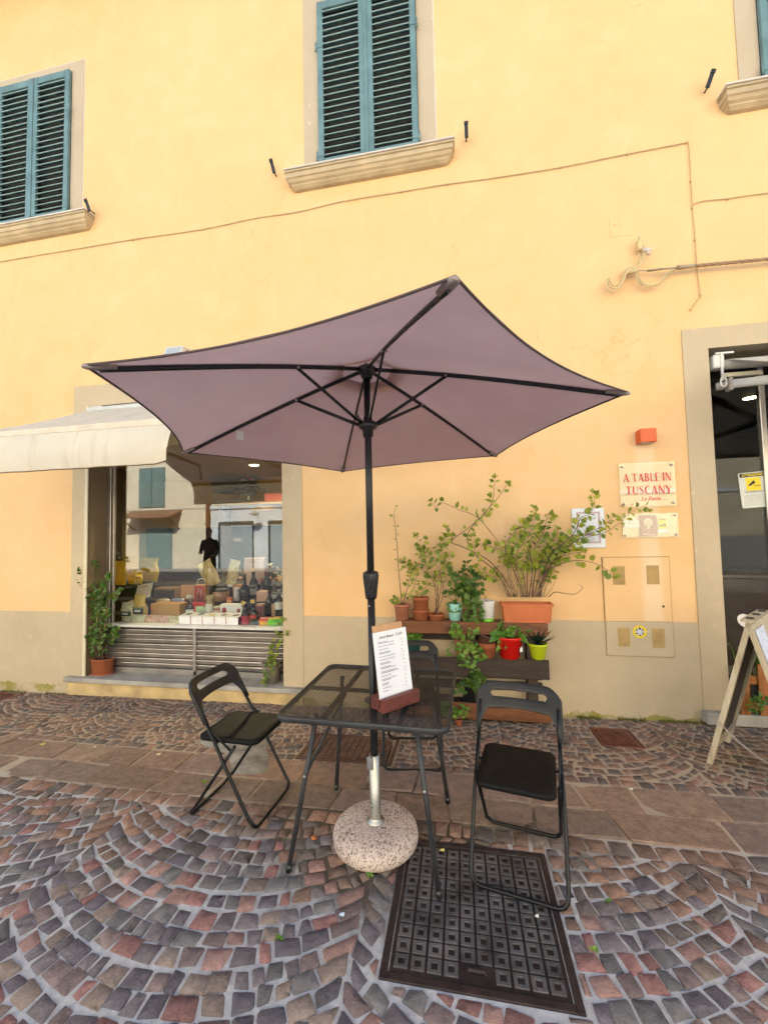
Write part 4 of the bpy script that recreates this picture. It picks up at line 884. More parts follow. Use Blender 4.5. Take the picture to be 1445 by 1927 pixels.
m.box(1.115, 1.195, -.0192, -.0187, 1.535, 1.560); m.build('print', plain('mauve print', (0.34, 0.22, 0.24), 0.6, var=0.3, scale=200, bump=0), sh2)
# orange cube lamp
lp = thing('wall_lamp', 'orange cube wall lamp above the lettered sign', 'lamp', (1.655, 0, 2.40))
m = MB(); m.box(1.585, 1.715, -.115, -.012, 2.345, 2.465, bev=.004); m.build('housing', plain('orange lacquer', (0.62, 0.085, 0.01), 0.35, var=0.05, bump=0.02), lp)
m = MB(); m.box(1.605, 1.695, -.012, -.001, 2.36, 2.45); m.build('mount', M_IRON, lp); m = MB(); m.box(1.60, 1.70, -.10, -.03, 2.342, 2.3445); m.build('lens', plain('lamp lens', (0.5, 0.48, 0.42), 0.3), lp)
# meter cabinet flush in the wall
cab = thing('meter_cabinet', 'flush meter cabinet door, yellow above and tan below, with four vents', 'cabinet', (1.53, 0, .46))
x0, x1, z0, z1 = 1.262, 1.800, .468, 1.335
m = MB(); m.box(x0, x1, -.016, -.002, DZ+.001, z1, bev=.0025); m.build('upper_door', M_WALL, cab); m = MB(); m.box(x0, x1, -.018, -.0065, z0, DZ-.001, bev=.0025); m.build('lower_door', M_TAN, cab)
M_GAP = plain('gap shade strip', (0.36, 0.24, 0.11), 0.9)  # strips round the doors, coloured as the shade in the gap
m = MB(); g_ = .006
m.box(x0-g_, x0-.001, -.0075, .002, z0-g_, z1+g_); m.box(x1+.001, x1+g_, -.0075, .002, z0-g_, z1+g_); m.box(x0-.001, x1+.001, -.0075, .002, z1+.001, z1+g_); m.box(x0-.001, x1+.001, -.0075, .002, z0-g_, z0-.001); m.build('frame', M_GAP, cab)
for (cx, cz) in ((1.388, 1.175), (1.665, 1.180), (1.405, .632), (1.682, .630)):
    m = MB()
    for k in range(13): m.prism([(cx-.046, -.0182, cz-.075+k*.0118), (cx-.046, -.0245, cz-.075+k*.0118+.002), (cx-.046, -.0182, cz-.075+k*.0118+.0085)], (.092, 0, 0))
    m.box(cx-.050, cx+.050, -.0192, -.0178, cz-.082, cz+.084); m.build('vent', plain('ochre vent plastic', (0.46, 0.31, 0.12), 0.7), cab)
m = MB(); m.lathe([(.010, 0), (.010, .002), (.004, .002)], (0, 0, 0), 14, M=Matrix.Translation((1.735, -.0162, .905)) @ Matrix.Rotation(PI/2, 4, 'X')); m.build('lock', M_DARK, cab)
stk = thing('round_sticker', 'round yellow sticker with white letters V and A on the cabinet', 'sticker', (1.535, -.019, .682))
m = MB(); disc(m, 1.535, .682, .056, -.0187); m.build('ring', M_YEL, stk)
m = MB(); disc(m, 1.535, .682, .036, -.0191); m.build('field', plain('navy print', (0.03, 0.03, 0.05), 0.5, bump=0), stk)
m = MB(); m.box(1.4995, 1.5705, -.0196, -.0193, .672, .694); m.build('band', plain('silver print', (0.5, 0.5, 0.56), 0.5, bump=0), stk)
m = MB(); m.ribbon([(1.517, .714), (1.535, .684), (1.553, .714)], [.011, .013, .011], Vector((0, -.0199, 0)), VX, VZ, Vector()); m.ribbon([(1.515, .650), (1.535, .680), (1.555, .650)], [.011, .013, .011], Vector((0, -.0199, 0)), VX, VZ, Vector()); m.ribbon([(1.524, .661), (1.546, .661)], [.006, .006], Vector((0, -.02, 0)), VX, VZ, Vector()); m.build('letters', plain('white print', (0.75, 0.75, 0.75), 0.5, bump=0), stk)
# flush junction lid
jl = thing('junction_lid', 'faint square lid painted over in the yellow wall above the cable anchor', 'lid', (1.565, 0, 4.4))
m = MB(); m.box(1.462, 1.672, -.004, .001, 4.300, 4.508, bev=.0015); m.build('lid', M_WALL, jl); m = MB(); m.lathe([(.014, 0), (.012, .004), (0, .005)], (0, 0, 0), 12, M=Matrix.Translation((1.505, -.004, 4.42)) @ Matrix.Rotation(PI/2, 4, 'X')); m.build('screw', M_WALL, jl)
# cables along the facade
M_CAB = plain('ochre painted cable', (0.47, 0.335, 0.165), 0.7, var=0.2); M_CAB2 = plain('cream cable', (0.55, 0.43, 0.22), 0.6, var=0.2); M_CLIP = plain('painted clip', (0.52, 0.36, 0.16), 0.8)
def cable(name, label, pts, r, clips=(), mat=None, n=5, cat='cable'):
    t = thing(name, label, cat, pts[0]); m = MB(); m.tube(smooth_path(pts, n), r, 6); m.build('line', mat or M_CAB, t)
    for p in clips: mm = MB(); mm.box(p.x-.007, p.x+.007, -.018, -.001, p.z-.009, p.z+.009, bev=.003); mm.build('clip', M_CLIP, t)
    return t
yc = -.012
pts = [wp(x_, y_, yc) for x_, y_ in ((-120, 513), (0, 492), (45, 484), (130, 470), (250, 450), (380, 431), (480, 410), (560, 398), (640, 379), (755, 360), (840, 346), (930, 334), (1055, 314), (1180, 289), (1290, 268))]
cable('wall_cable', 'thin ochre cable running across the whole facade below the upper windows', pts, .0042, [pts[i] for i in (2, 3, 4, 5, 6, 9, 10, 12, 13)])
pts = [wp(x_, y_, yc) for x_, y_ in ((1292, 267), (1296, 272), (1300, 340), (1303, 390), (1308, 450), (1312, 510), (1318, 555), (1314, 562), (1302, 579), (1300, 582))]
cable('wall_cable', 'thin cable dropping down the wall from the end of the long one', pts, .004, [pts[i] for i in (0, 2, 3, 4, 6, 9)])
pts = [wp(x_, y_, yc) for x_, y_ in ((1304, 385), (1312, 380), (1335, 376), (1370, 373), (1400, 368), (1450, 362), (1500, 356))]
cable('wall_cable', 'short cable branching to the right edge from the dropping one', pts, .004, [pts[3]])
anc = thing('cable_anchor', 'wall bracket with insulators and looped cream wires', 'cable anchor', wp(1205, 515))
def zz(x_, y_, Y=-.07): return wp(1130+x_/7.225, 430+y_/7.225, Y)
for k_, q in enumerate(([(520, 330), (515, 420), (500, 500), (420, 530), (340, 560), (310, 640), (290, 710), (240, 770), (170, 770), (130, 720), (105, 660)], [(590, 330), (560, 420), (520, 500), (440, 545), (350, 575), (320, 680), (270, 780), (190, 805), (120, 770), (95, 690)], [(600, 360), (540, 480), (450, 550), (360, 590), (300, 720), (230, 815), (150, 855), (85, 800), (90, 690)])):
    m = MB(); m.tube(smooth_path([zz(a, b, -.06-.012*k_) for a, b in q], 4), .008, 6); m.build('wire', M_CAB2, anc)
for k_, q in enumerate(([(495, 590), (520, 680), (590, 750), (700, 770), (800, 745), (900, 640), (1000, 560)], [(480, 600), (505, 700), (590, 775), (690, 780), (820, 715), (890, 620), (980, 555)])):
    m = MB(); m.tube(smooth_path([zz(a, b, -.06-.012*k_) for a, b in q], 4), .008, 6); m.build('wire', M_CAB2, anc)
m = MB(); m.lathe([(.022, -.05), (.034, -.04), (.020, -.02), (.036, -.005), (.020, .012), (.030, .03), (.014, .05), (.008, .085), (0, .09)], zz(530, 230, -.05), 12); m.build('insulator', M_CAB2, anc)
m = MB(); m.tube([zz(560, 290, -.05), zz(690, 280, -.06)], [.022, .014], 8); m.tube([zz(640, 290, -.06), zz(660, 350, -.06)], .012, 8); m.build('clamp', M_MARB, anc)
m = MB(); m.tube([zz(350, 600, 0), zz(350, 600, -.07), zz(500, 570, -.07)], .020, 8); m.build('arm', M_CAB2, anc)
m = MB(); m.tube([zz(500, 570), zz(640, 570)], .005, 6); m.tube([zz(640, 570), zz(820, 548)], .016, 8, flat=(1, .6)); m.tube([zz(820, 548), zz(1040, 530)], .009, 6); m.tube([zz(1040, 530), zz(1270, 505)], [.024, .020], 8, flat=(1, .8)); m.build('tension_clamp', plain('grey weathered clamp', (0.36, 0.29, 0.19), 0.7), anc)
m = MB(); a_, b_ = zz(1265, 505), wp(1500, 482, -.07)
for ph in (0, 2.1, 4.2):
    m.tube([a_.lerp(b_, i/40)+Vector((0, .009*math.cos(ph+i*.7), .009*math.sin(ph+i*.7))) for i in range(41)], .008, 5)
m.build('twisted_cable', plain('twisted grey cable', (0.33, 0.22, 0.13), 0.7), anc)
# iron shutter stays
for (p, dx, lab) in ((wp(520, 326), -.02, 'small black iron shutter stay left of the middle window sill'), (wp(877, 260), .0, 'small black iron shutter stay right of the middle window sill'), (wp(1325, 168), .03, 'black iron shutter stay left of the right upper window sill'), (wp(178, 397), -.03, 'black iron shutter stay at the end of the left window sill')):
    t = thing('shutter_stay', lab, 'shutter stay', p, 0, 'iron shutter stays'); m = MB(); m.tube([(p.x, 0, p.z-.03), (p.x, -.10, p.z-.035)], .007, 6); m.build('pin', M_IRON, t)
    m = MB(); R = Matrix.Translation((p.x, -.095, p.z)) @ Matrix.Rotation(dx*12, 4, 'Y'); m.box(-.017, .017, -.008, .008, -.085, .075, M=R, bev=.003); m.box(-.02, .02, -.014, .0, .04, .078, M=R, bev=.003); m.build('plate', M_IRON, t)
# floodlight above the parasol
fl = thing('floodlight', 'small white floodlight on the wall above the left parasol edge', 'floodlight', wp(328, 662)); p = wp(328, 664, -.06)
m = MB(); R = Matrix.Translation(p) @ Matrix.Rotation(math.radians(-25), 4, 'X'); m.box(-.11, .11, -.03, .03, -.075, .075, M=R, bev=.008); m.build('housing', M_WHITEP, fl); m = MB(); m.box(-.088, .088, -.034, -.0305, -.055, .055, M=R); m.build('lens', plain('flood lens', (0.42, 0.45, 0.48), 0.15), fl)
m = MB(); m.tube([(p.x-.06, 0, p.z+.02), (p.x-.06, -.05, p.z+.02)], .01, 6); m.tube([(p.x+.06, 0, p.z+.02), (p.x+.06, -.05, p.z+.02)], .01, 6); m.build('bracket', M_WHITEP, fl)
p = wp(354, 656, -.01); m = MB(); m.lathe([(.016, 0), (.014, .01), (0, .014)], (0, 0, 0), 10, M=Matrix.Translation((p.x, -.001, p.z)) @ Matrix.Rotation(PI/2, 4, 'X')); m.build('cable_entry', M_WHITEP, fl)

# ------------------------------------------------------------------ awnings
def mat_canvas(name, c):
    t = NT(name); co = t.pos(); t.t.nodes.remove(t.p); f = t.noise(co, 3, 5, 0.65); st_ = t.noise(t.pos((9, 1, 1.2)), 1.3, 4)
    cc = t.ramp(f, [(0.3, tuple(x*.9 for x in c)), (0.7, c)]); cc = t.mix(t.ramp(st_, [(0.52, 0.0), (0.75, 0.30)]), cc, (0.45, 0.36, 0.22))
    d = t.n('ShaderNodeBsdfDiffuse'); tr = t.n('ShaderNodeBsdfTranslucent'); t.l(cc, d.inputs[0]); t.l(cc, tr.inputs[0])
    b = t.n('ShaderNodeBump'); b.inputs['Strength'].default_value = .3; b.inputs['Distance'].default_value = .01; t.l(t.noise(co, 7, 3), b.inputs['Height']); t.l(b.outputs[0], d.inputs['Normal'])
    m = t.n('ShaderNodeMixShader'); m.inputs[0].default_value = .38; t.l(d.outputs[0], m.inputs[1]); t.l(tr.outputs[0], m.inputs[2]); t.l(m.outputs[0], t.out.inputs[0]); return t.mat
M_AWN = mat_canvas('cream awning canvas', (0.88, 0.83, 0.71))
aw = thing('awning', 'cream canvas awning with hanging valance over the shop window', 'awning', (-3.1, 0, 3.05))
AX0, AX1, AF, AZF, AZB = -4.26, -1.99, -1.40, 2.462, 3.085
m = MB(); nx_, ny_ = 28, 12; vs_ = []
for j in range(ny_+1):
    v = j/ny_
    for i in range(nx_+1): u = i/nx_; vs_.append((AX0+(AX1-AX0)*u, -.02+(AF+.02)*v, AZB+(AZF-AZB)*v-.03*math.sin(PI*v)+.006*math.sin(u*19)*v))
m.add(vs_, [(j*(nx_+1)+i, j*(nx_+1)+i+1, (j+1)*(nx_+1)+i+1, (j+1)*(nx_+1)+i) for j in range(ny_) for i in range(nx_)], 0, True); m.build('canvas', M_AWN, aw)
m = MB(); m.box(AX0, AX1, AF-.030, AF+.015, AZF-.050, AZF+.004, bev=.006); m.build('front_bar', plain('cream front bar', (0.58, 0.50, 0.40), 0.5), aw)
m = MB(); vs_ = []; nz = 9
for j in range(nz+1):
    v = j/nz
    for i in range(nx_*2+1):
        u = i/(nx_*2); drop = .285-.022*max(0, (u-.93)/.07)**2; bulge = .045*math.sin(PI*v*.8)*(.5+.5*u); wv2 = (.010*math.sin(u*31)+.007*math.sin(u*73+1))*v*v+.05*max(0, u-.8)*5*v*v*.6
        vs_.append((AX0+(AX1-AX0)*u-.04*v*v*max(0, (u-.9)/.1), AF-.034-bulge+wv2*.6, AZF-.050-drop*v))
m.add(vs_, [(j*(2*nx_+1)+i, j*(2*nx_+1)+i+1, (j+1)*(2*nx_+1)+i+1, (j+1)*(2*nx_+1)+i) for j in range(nz) for i in range(2*nx_)], 0, True); va = m.build('valance', M_AWN, aw)
m = MB(); m.tube([Vector(vs_[nz*(2*nx_+1)+i]) for i in range(2*nx_+1)]+[Vector(vs_[j*(2*nx_+1)+2*nx_]) for j in range(nz-1, 5, -1)], .005, 5); m.build('hem', plain('brown hem cord', (0.16, 0.10, 0.05), 0.8), va)
m = MB(); m.tube([(AX0+.03, .02, AZB+.02), (AX1-.03, .02, AZB+.02)], .04, 12); m.build('roller', M_WHITEP, aw)
for x_ in (AX0+.18, AX1-.18):
    m = MB(); m.tube([(x_, .06, 2.86), (x_+(.45 if x_ < -3 else -.45), -.70, 2.62), (x_, AF, AZF-.03)], .018, 8, flat=(.7, 1.3)); m.build('folding_arm', M_WHITEP, aw)
m = MB(); p = wp(187, 768, .03); m.box(p.x-.10, p.x+.06, -.005, .06, p.z-.03, p.z+.02); m.build('roller_bracket', M_WHITEP, aw)
# right awning over the door
aw2 = thing('awning', 'white awning roller, arm and canvas over the glass door', 'awning', (3.2, 0, 3.1))
m = MB(); m.tube([(2.33, .03, 3.02), (4.27, .03, 3.02)], .042, 14); m.build('roller', plain('grey roller tube', (0.40, 0.37, 0.32), 0.5), aw2)
m = MB(); vs_ = [(2.36+1.88*i/12, .0-1.3*j/6, 3.06-.60*j/6) for j in range(7) for i in range(13)]; m.add(vs_, [(j*13+i, j*13+i+1, (j+1)*13+i+1, (j+1)*13+i) for j in range(6) for i in range(12)], 0, True); m.build('canvas', M_AWN, aw2)
m = MB(); m.box(2.36, 4.24, -1.34, -1.30, 2.42, 2.47); m.build('front_bar', M_WHITEP, aw2)
m = MB(); m.box(2.235, 2.32, -.03, .07, 2.98, 3.10, bev=.008); m.box(2.25, 2.39, -.035, -.02, 3.10, 3.115); m.box(2.285, 2.30, -.04, -.025, 2.86, 3.11); m.build('bracket', M_WHITEP, aw2)
m = MB(); m.tube(arc_path := [Vector((2.288+.022*math.cos(a), -.05, 2.845+.042*math.sin(a))) for a in [2*PI*i/16 for i in range(17)]], .007, 6); m.tube([(2.288, -.05, 2.89), (2.288, -.03, 2.96)], .006, 6); m.build('crank_eye', M_WHITEP, aw2)
m = MB(); m.tube([(2.27, .03, 2.83), (2.36, .0, 2.83)], .035, 10); m.box(2.34, 2.37, -.045, .03, 2.775, 2.885, bev=.006); m.build('arm_joint', plain('grey arm joint', (0.40, 0.36, 0.31), 0.45), aw2)
m = MB(); m.tube([(2.36, -.02, 2.83), (3.15, -.62, 2.70)], .036, 8, flat=(.6, 1.1)); m.build('arm', M_WHITEP, aw2)
m = MB(); m.tube([(3.15, -.62, 2.70), (2.5, -1.30, 2.46)], .030, 8, flat=(.6, 1.1)); m.build('forearm', M_WHITEP, aw2)
m = MB(); m.box(2.33, 2.62, .005, .04, 2.905, 2.94); m.build('square_bar', M_CREAM, aw2)
# warning notice on the door glass
at = thing('camera_notice', 'white notice with yellow camera pictogram stuck on the door glass', 'notice', (2.57, .14, 1.92)); yy = .1405
c0 = wp(1387.5, 891, yy); c1_ = wp(1441, 886, yy); c2_ = wp(1397, 957, yy)
ex_ = (c1_-c0).normalized(); uz_ = (c0-c2_).normalized(); Wn = (c1_-c0).length; Hn = (c0-c2_).length; O = c2_
def npt(x_, z_, o_=0.0): return O+ex_*(x_*Wn)+uz_*(z_*Hn)+Vector((0, -o_, 0))
def nquad(m, x0, x1, z0, z1, o_): m.add([npt(x0, z0, o_), npt(x1, z0, o_), npt(x1, z1, o_), npt(x0, z1, o_)], [(0, 1, 2, 3)])
m = MB(); m.prism([npt(*q) for q in ((.03, 0), (.97, 0), (1, .03), (1, .97), (.97, 1), (.03, 1), (0, .97), (0, .03))], (0, -.001, 0)); ns = m.build('sheet', plain('white sticker', (0.60, 0.60, 0.55), 0.5, bump=0), at)
m = MB(); nquad(m, .05, .95, .87, .975, .0016); m.build('header', M_KEY, ns); m = MB(); nquad(m, .24, .76, .48, .85, .0016); m.build('pictogram_field', M_YEL, ns)
text_on('header_text', 'ATTENZIONE!', npt(.13, .892, .0024), ex_, uz_, Wn*.74, M_YEL, ns, .03, hscale=1.05)
text_on('notice_text', 'AREA VIDEOSORVEGLIATA', npt(.16, .435, .0018), ex_, uz_, Wn*.70, M_KEY, ns, .01, hscale=1.2)
m = MB(); m.add([npt(*q, .0024) for q in ((.31, .64), (.36, .61), (.58, .70), (.53, .765), (.50, .765))], [(0, 1, 2, 3, 4)]); m.ribbon([(.50, .665), (.55, .605), (.70, .608)], [.018, .018, .018], O+Vector((0, -.0024, 0)), ex_*Wn, uz_*Hn, Vector()); m.ribbon([(.70, .58), (.70, .635)], [.02, .02], O+Vector((0, -.0025, 0)), ex_*Wn, uz_*Hn, Vector()); m.build('pictogram', M_KEY, ns)
m = MB()
for i in range(6): nquad(m, .10, .90-.1*(i % 2), .33-i*.05, .345-i*.05, .0016)
m.build('notice_lines', plain('faint grey print', (0.40, 0.40, 0.36), 0.6, bump=0), ns)
# ------------------------------------------------------------------ pallet shelf
M_PAL = wood('red-brown stained plank', (0.075, 0.026, 0.011), (0.23, 0.088, 0.033), (1.0, 9, 9), .5)
M_PALD = wood('dark weathered plank', (0.020, 0.013, 0.010), (0.065, 0.042, 0.030), (1.0, 9, 9), .7)
pal = thing('pallet_shelf', 'dark stained wooden pallet set upright against the wall as a plant shelf', 'plant shelf', (.06, -.12, -.09))
def plank(name, x0, x1, y0, y1, z0, z1, mat, rx=0.0, bev=.004):
    m = MB(); m.box(-(x1-x0)/2, (x1-x0)/2, -(y1-y0)/2, (y1-y0)/2, -(z1-z0)/2, (z1-z0)/2, bev=bev); me = m.mesh(name, mat); o = bpy.data.objects.new(name, me); COL.objects.link(o)
    o.location = ((x0+x1)/2, (y0+y1)/2, (z0+z1)/2); o.rotation_euler = (rx, random.uniform(-.004, .004), 0); return adopt(o, pal)
plank('plank', -.615, .738, -.190, -.168, .664, .776, M_PAL); plank('plank', -.62, .731, -.215, -.192, .296, .462, M_PALD); plank('plank', -.61, .724, -.262, -.240, -.048, .085, M_PAL)
plank('shelf_board', -.60, .725, -.167, -.030, .752, .774, M_PAL); plank('shelf_board', -.60, .72, -.191, -.045, .398, .418, M_PALD); plank('shelf_board', -.60, .71, -.239, -.04, .03, .05, M_PALD)
for x_ in (-.56, .03, .555): plank('upright', x_, x_+.085, -.166, -.050, -.085, .70, M_PALD)
for z_ in (.575, .235, .13): plank('back_slat', -.60, .70, -.044, -.022, z_, z_+.075, M_PALD)
# ------------------------------------------------------------------ pots and plants
M_TER = plain('terracotta', (0.33, 0.095, 0.035), 0.8, var=0.18, scale=10); M_TERP = plain('pinkish terracotta', (0.40, 0.15, 0.085), 0.8, var=0.18, scale=10); M_TERO = plain('orange plastic planter', (0.50, 0.135, 0.042), 0.55, var=0.12, scale=6)
M_SOIL = plain('potting soil', (0.022, 0.016, 0.011), 0.95, var=0.5, scale=60, bump=0.9, bdist=0.01)
M_STEM = plain('brown stem', (0.105, 0.055, 0.038), 0.7, var=0.3, scale=20); M_STEMP = plain('pale dry stem', (0.30, 0.20, 0.11), 0.75, var=0.3, scale=20)
def mat_leaf(name, a, b):
    t = NT(name); t.t.nodes.remove(t.p); oi = t.n('ShaderNodeObjectInfo'); co = t.coords('Object'); f = t.noise(co, 55, 3)
    c = t.ramp(oi.outputs['Random'], [(0.0, a), (0.55, tuple((x+y)/2 for x, y in zip(a, b))), (1.0, b)]); c = t.mix(.35, c, t.ramp(f, [(0.3, .6), (0.7, 1.4)]), 'MULTIPLY')
    p = t.n('ShaderNodeBsdfPrincipled'); t.l(c, p.inputs['Base Color']); p.inputs['Roughness'].default_value = .42; tr = t.n('ShaderNodeBsdfTranslucent'); t.l(t.mix(1.0, c, (1.3, 1.3, .6), 'MULTIPLY'), tr.inputs[0])
    m = t.n('ShaderNodeMixShader'); m.inputs[0].default_value = .3; t.l(p.outputs[0], m.inputs[1]); t.l(tr.outputs[0], m.inputs[2]); t.l(m.outputs[0], t.out.inputs[0]); return t.mat
M_LEAF = mat_leaf('green leaf', (0.10, 0.175, 0.022), (0.40, 0.41, 0.05)); M_LEAFD = mat_leaf('dark green leaf', (0.038, 0.10, 0.016), (0.14, 0.23, 0.032)); M_LEAFB = mat_leaf('bright leaf', (0.085, 0.21, 0.03), (0.24, 0.38, 0.05)); M_ALOE = mat_leaf('aloe leaf', (0.012, 0.035, 0.020), (0.03, 0.065, 0.03))
def leaf_mesh(name, mat, pointed=.25, fold=.25, aspect=.9):
    m = MB(); out = []; n = 12; vs = []
    for i in range(n):
        a = 2*PI*i/n; r = .5*(1+.05*math.sin(5*a)); x = -math.cos(a)*r+.5; y = math.sin(a)*r*aspect
        if i == n//2: x += pointed*.5
        if i == 0: x += .10
        vs.append((x, y, fold*abs(y)-.22*(x-.45)**2+.03*math.sin(4*a)))
    vs += [(.30, 0, -.02), (.65, 0, -.03)]
    fs = []
    for i in range(n):
        fs.append((i, (i+1) % n, n if (i < 3 or i >= 9) else n+1))
    fs += [(3, n+1, n), (9, n, n+1)]
    m.add(vs, fs, 0, True); return m.mesh(name, mat)
LV = {k: [leaf_mesh('leaf', mt, p_, fo, asp) for p_, fo, asp in ((.25, .25, .92), (.15, .10, 1.0), (.35, .4, .85))] for k, mt in (('g', M_LEAF), ('d', M_LEAFD), ('b', M_LEAFB))}
LV['p'] = [leaf_mesh('leaf', M_LEAFB, .5, .3, .55)]
def put_leaf(t, kind, pos, direc, size, rng):
    me = rng.choice(LV[kind]); o = bpy.data.objects.new('leaf', me); COL.objects.link(o); o.parent = t
    d = direc.normalized(); nrm = Vector((rng.gauss(0, .45), -.75+rng.gauss(0, .35), .65+rng.gauss(0, .4))); y = nrm.cross(d)
    if y.length < 1e-3: y = Vector((1, 0, 0))
    y.normalize(); z = d.cross(y); s_ = size*rng.uniform(.65, 1.25)
    Mw = Matrix(((d.x, y.x, z.x, pos.x), (d.y, y.y, z.y, pos.y), (d.z, y.z, z.z, pos.z), (0, 0, 0, 1))) @ Matrix.Scale(s_, 4)
    o.matrix_local = Matrix.Translation(-Vector(t.location)) @ Mw
def branch(t, pts, r0, r1, kind, size, start, step, rng, mat=None, clump=1.0, tipn=4, n=5):
    P = smooth_path(pts, n); N = len(P); m = MB(); m.tube(P, [r0+(r1-r0)*i/(N-1) for i in range(N)], 5); m.build('stem', mat or M_STEM, t)
    if kind is None: return
    L = [0]
    for i in range(1, N): L.append(L[-1]+(P[i]-P[i-1]).length)
    tot = L[-1]; s_ = start*tot; side = 1
    while s_ < tot:
        i = max(k for k in range(N) if L[k] <= s_); i = min(i, N-2); q = P[i].lerp(P[i+1], (s_-L[i])/max(1e-6, L[i+1]-L[i])); tg = (P[i+1]-P[i]).normalized()
        for sd in (1, -1):
            if rng.random() > clump: continue
            pr = tg.cross(Vector((0, 1, 0))).normalized()*sd+tg*.35+Vector((0, rng.uniform(-.9, .25), rng.uniform(-.3, .5))); put_leaf(t, kind, q+pr*.008, pr, size, rng)
        s_ += step*rng.uniform(.6, 1.4)
    for k in range(tipn):
        a = 2*PI*k/max(1, tipn)+rng.random(); tg = (P[-1]-P[-2]).normalized(); put_leaf(t, kind, P[-1], Vector((math.cos(a), -.5+.6*math.sin(a), .5*math.sin(a)))*.9+tg*.5, size*.75, rng)
def pot_prof(rt, rb, h, rim=.0, rimh=.02):
    o = [(rb*.9, 0), (rb, .003), (rt if rim == 0 else rt-rim*.6, h-(rimh if rim else .004))]
    if rim: o += [(rt, h-rimh+.001), (rt*1.01, h-.004)]
    o += [(rt*.995, h), (rt*.93, h), (rt*.90, h-.015)]; return o
def pot(t, c, rt, rb, h, mat, rim=.0, rimh=.02, soil=True, seg=28, name='pot', sx=1.0):
    m = MB(); m.lathe(pot_prof(rt, rb, h, rim, rimh), c, seg, sx=sx); o = m.build(name, mat, t)
    if soil:
        m = MB(); m.lathe([(rt*.905, h-.017), (rt*.5, h-.012), (0, h-.010)], c, seg, sx=sx); m.build('soil', M_SOIL, t)
    return o
def px_pot(xl, xr, yt, yb, Y):
    a = wp((xl+xr)/2, yb, Y); w_ = (wp(xr, yt, Y)-wp(xl, yt, Y)).x; h = wp((xl+xr)/2, yt, Y).z-a.z; return a, w_/2, h
def z5(x_, y_, Y=-.16): return wp(700+x_/3.284, 880+y_/3.284, Y)
GRP = 'potted plants on the pallet shelf'; rng = random.Random(3); SH = .7755; SM = .463
# planter box with the big shrub
Y_ = -.105; a, b = wp(940, 1165, Y_), wp(1040, 1126, Y_); t = thing('planter_box', 'long orange planter with a tall twiggy green shrub, right end of the top shelf', 'potted plant', ((a.x+b.x)/2, Y_, SH), 0, GRP)
hw, hd, hh = .215, .075, .165; cx = (a.x+b.x)/2; m = MB()
def rr3(w_, d_, r, z): return [(cx+x, Y_+y, SH+z) for x, y in rrect(w_, d_, r, 3)]
L = [rr3(hw*1.86, hd*1.8, .02, 0), rr3(hw*1.86, hd*1.8, .02, .025), rr3(hw*1.90, hd*1.84, .02, .027), rr3(hw*1.98, hd*1.95, .02, hh-.022), rr3(hw*2.10, hd*2.1, .02, hh-.020), rr3(hw*2.10, hd*2.1, .02, hh), rr3(hw*2.0, hd*1.95, .02, hh), rr3(hw*1.95, hd*1.9, .02, hh-.03)]
n = len(L[0]); m.add([p for r in L for p in r], [(i*n+j, i*n+(j+1) % n, (i+1)*n+(j+1) % n, (i+1)*n+j) for i in range(len(L)-1) for j in range(n)]+[list(range(n))[::-1]]); m.build('box', M_TERO, t)
m = MB(); m.add(rr3(hw*1.96, hd*1.9, .02, hh-.028), [list(range(n))]); m.build('soil', M_SOIL, t)
for i in range(9):
    m = MB(); x_ = cx-.16+i*.04; m.box(x_, x_+.012, Y_-hd*.98, Y_-hd*.90, SH+.035, SH+hh-.03); m.build('rib', M_TERO, t)
BR = [[(900, 800), (840, 640), (790, 480), (700, 360), (640, 300), (540, 260), (430, 215), (395, 240), (365, 205)],
 [(880, 800), (800, 660), (700, 560), (560, 490), (490, 455), (600, 370), (690, 290), (745, 200), (760, 60)], [(860, 800), (760, 640), (620, 520), (590, 420), (640, 340), (740, 230), (790, 170), (835, 100)],
 [(920, 800), (900, 640), (900, 520), (960, 440), (1000, 330), (1000, 250)], [(960, 800), (960, 650), (1000, 500), (1060, 400), (1080, 320), (1120, 300)], [(1000, 800), (1040, 640), (1090, 520), (1140, 430), (1150, 380)],
 [(1020, 800), (1060, 620), (1180, 500), (1290, 440), (1440, 400), (1540, 330), (1610, 270), (1680, 235), (1710, 260)], [(1030, 800), (1100, 600), (1200, 540), (1310, 520)], [(1040, 790), (1060, 660), (1180, 590), (1290, 575), (1400, 600), (1500, 670)],
 [(1090, 800), (1130, 770), (1200, 780), (1260, 780), (1300, 740), (1270, 720)], [(1040, 800), (1090, 560), (1180, 470), (1250, 400), (1290, 310), (1340, 290), (1375, 230), (1360, 150)], [(940, 800), (870, 620), (820, 500), (860, 420), (940, 340)],
 [(930, 800), (910, 680), (880, 560), (900, 430), (890, 380)], [(970, 800), (990, 620), (960, 500), (930, 420), (1010, 300)], [(990, 800), (1010, 640), (1060, 560), (1080, 480), (1030, 360)], [(900, 800), (800, 700), (690, 640), (640, 540), (620, 420)], [(1010, 800), (1080, 640), (1120, 560), (1170, 470), (1260, 440)],
 [(950, 800), (930, 650), (860, 540), (780, 500), (700, 480)], [(1000, 800), (1050, 700), (1110, 660), (1150, 560)], [(1020, 800), (1150, 520), (1220, 480), (1320, 420), (1440, 350), (1490, 300)]]
for i, q in enumerate(BR):
    yo = Y_-.05+rng.uniform(-.09, .05); N = len(q); P = [z5(x, y, Y_+(yo-Y_)*min(1, k/2)) for k, (x, y) in enumerate(q)]
    if i == 9: branch(t, P, .004, .0015, None, 0, 0, 1, rng, M_STEM)
    else:
        sparse = i in (0, 1, 2, 6, 8); branch(t, P, .0055, .0018, 'g', .047, .60 if sparse else .32, .027 if not sparse else .052, rng, M_STEM if i % 3 else M_STEMP, .7 if not sparse else .55, 5)
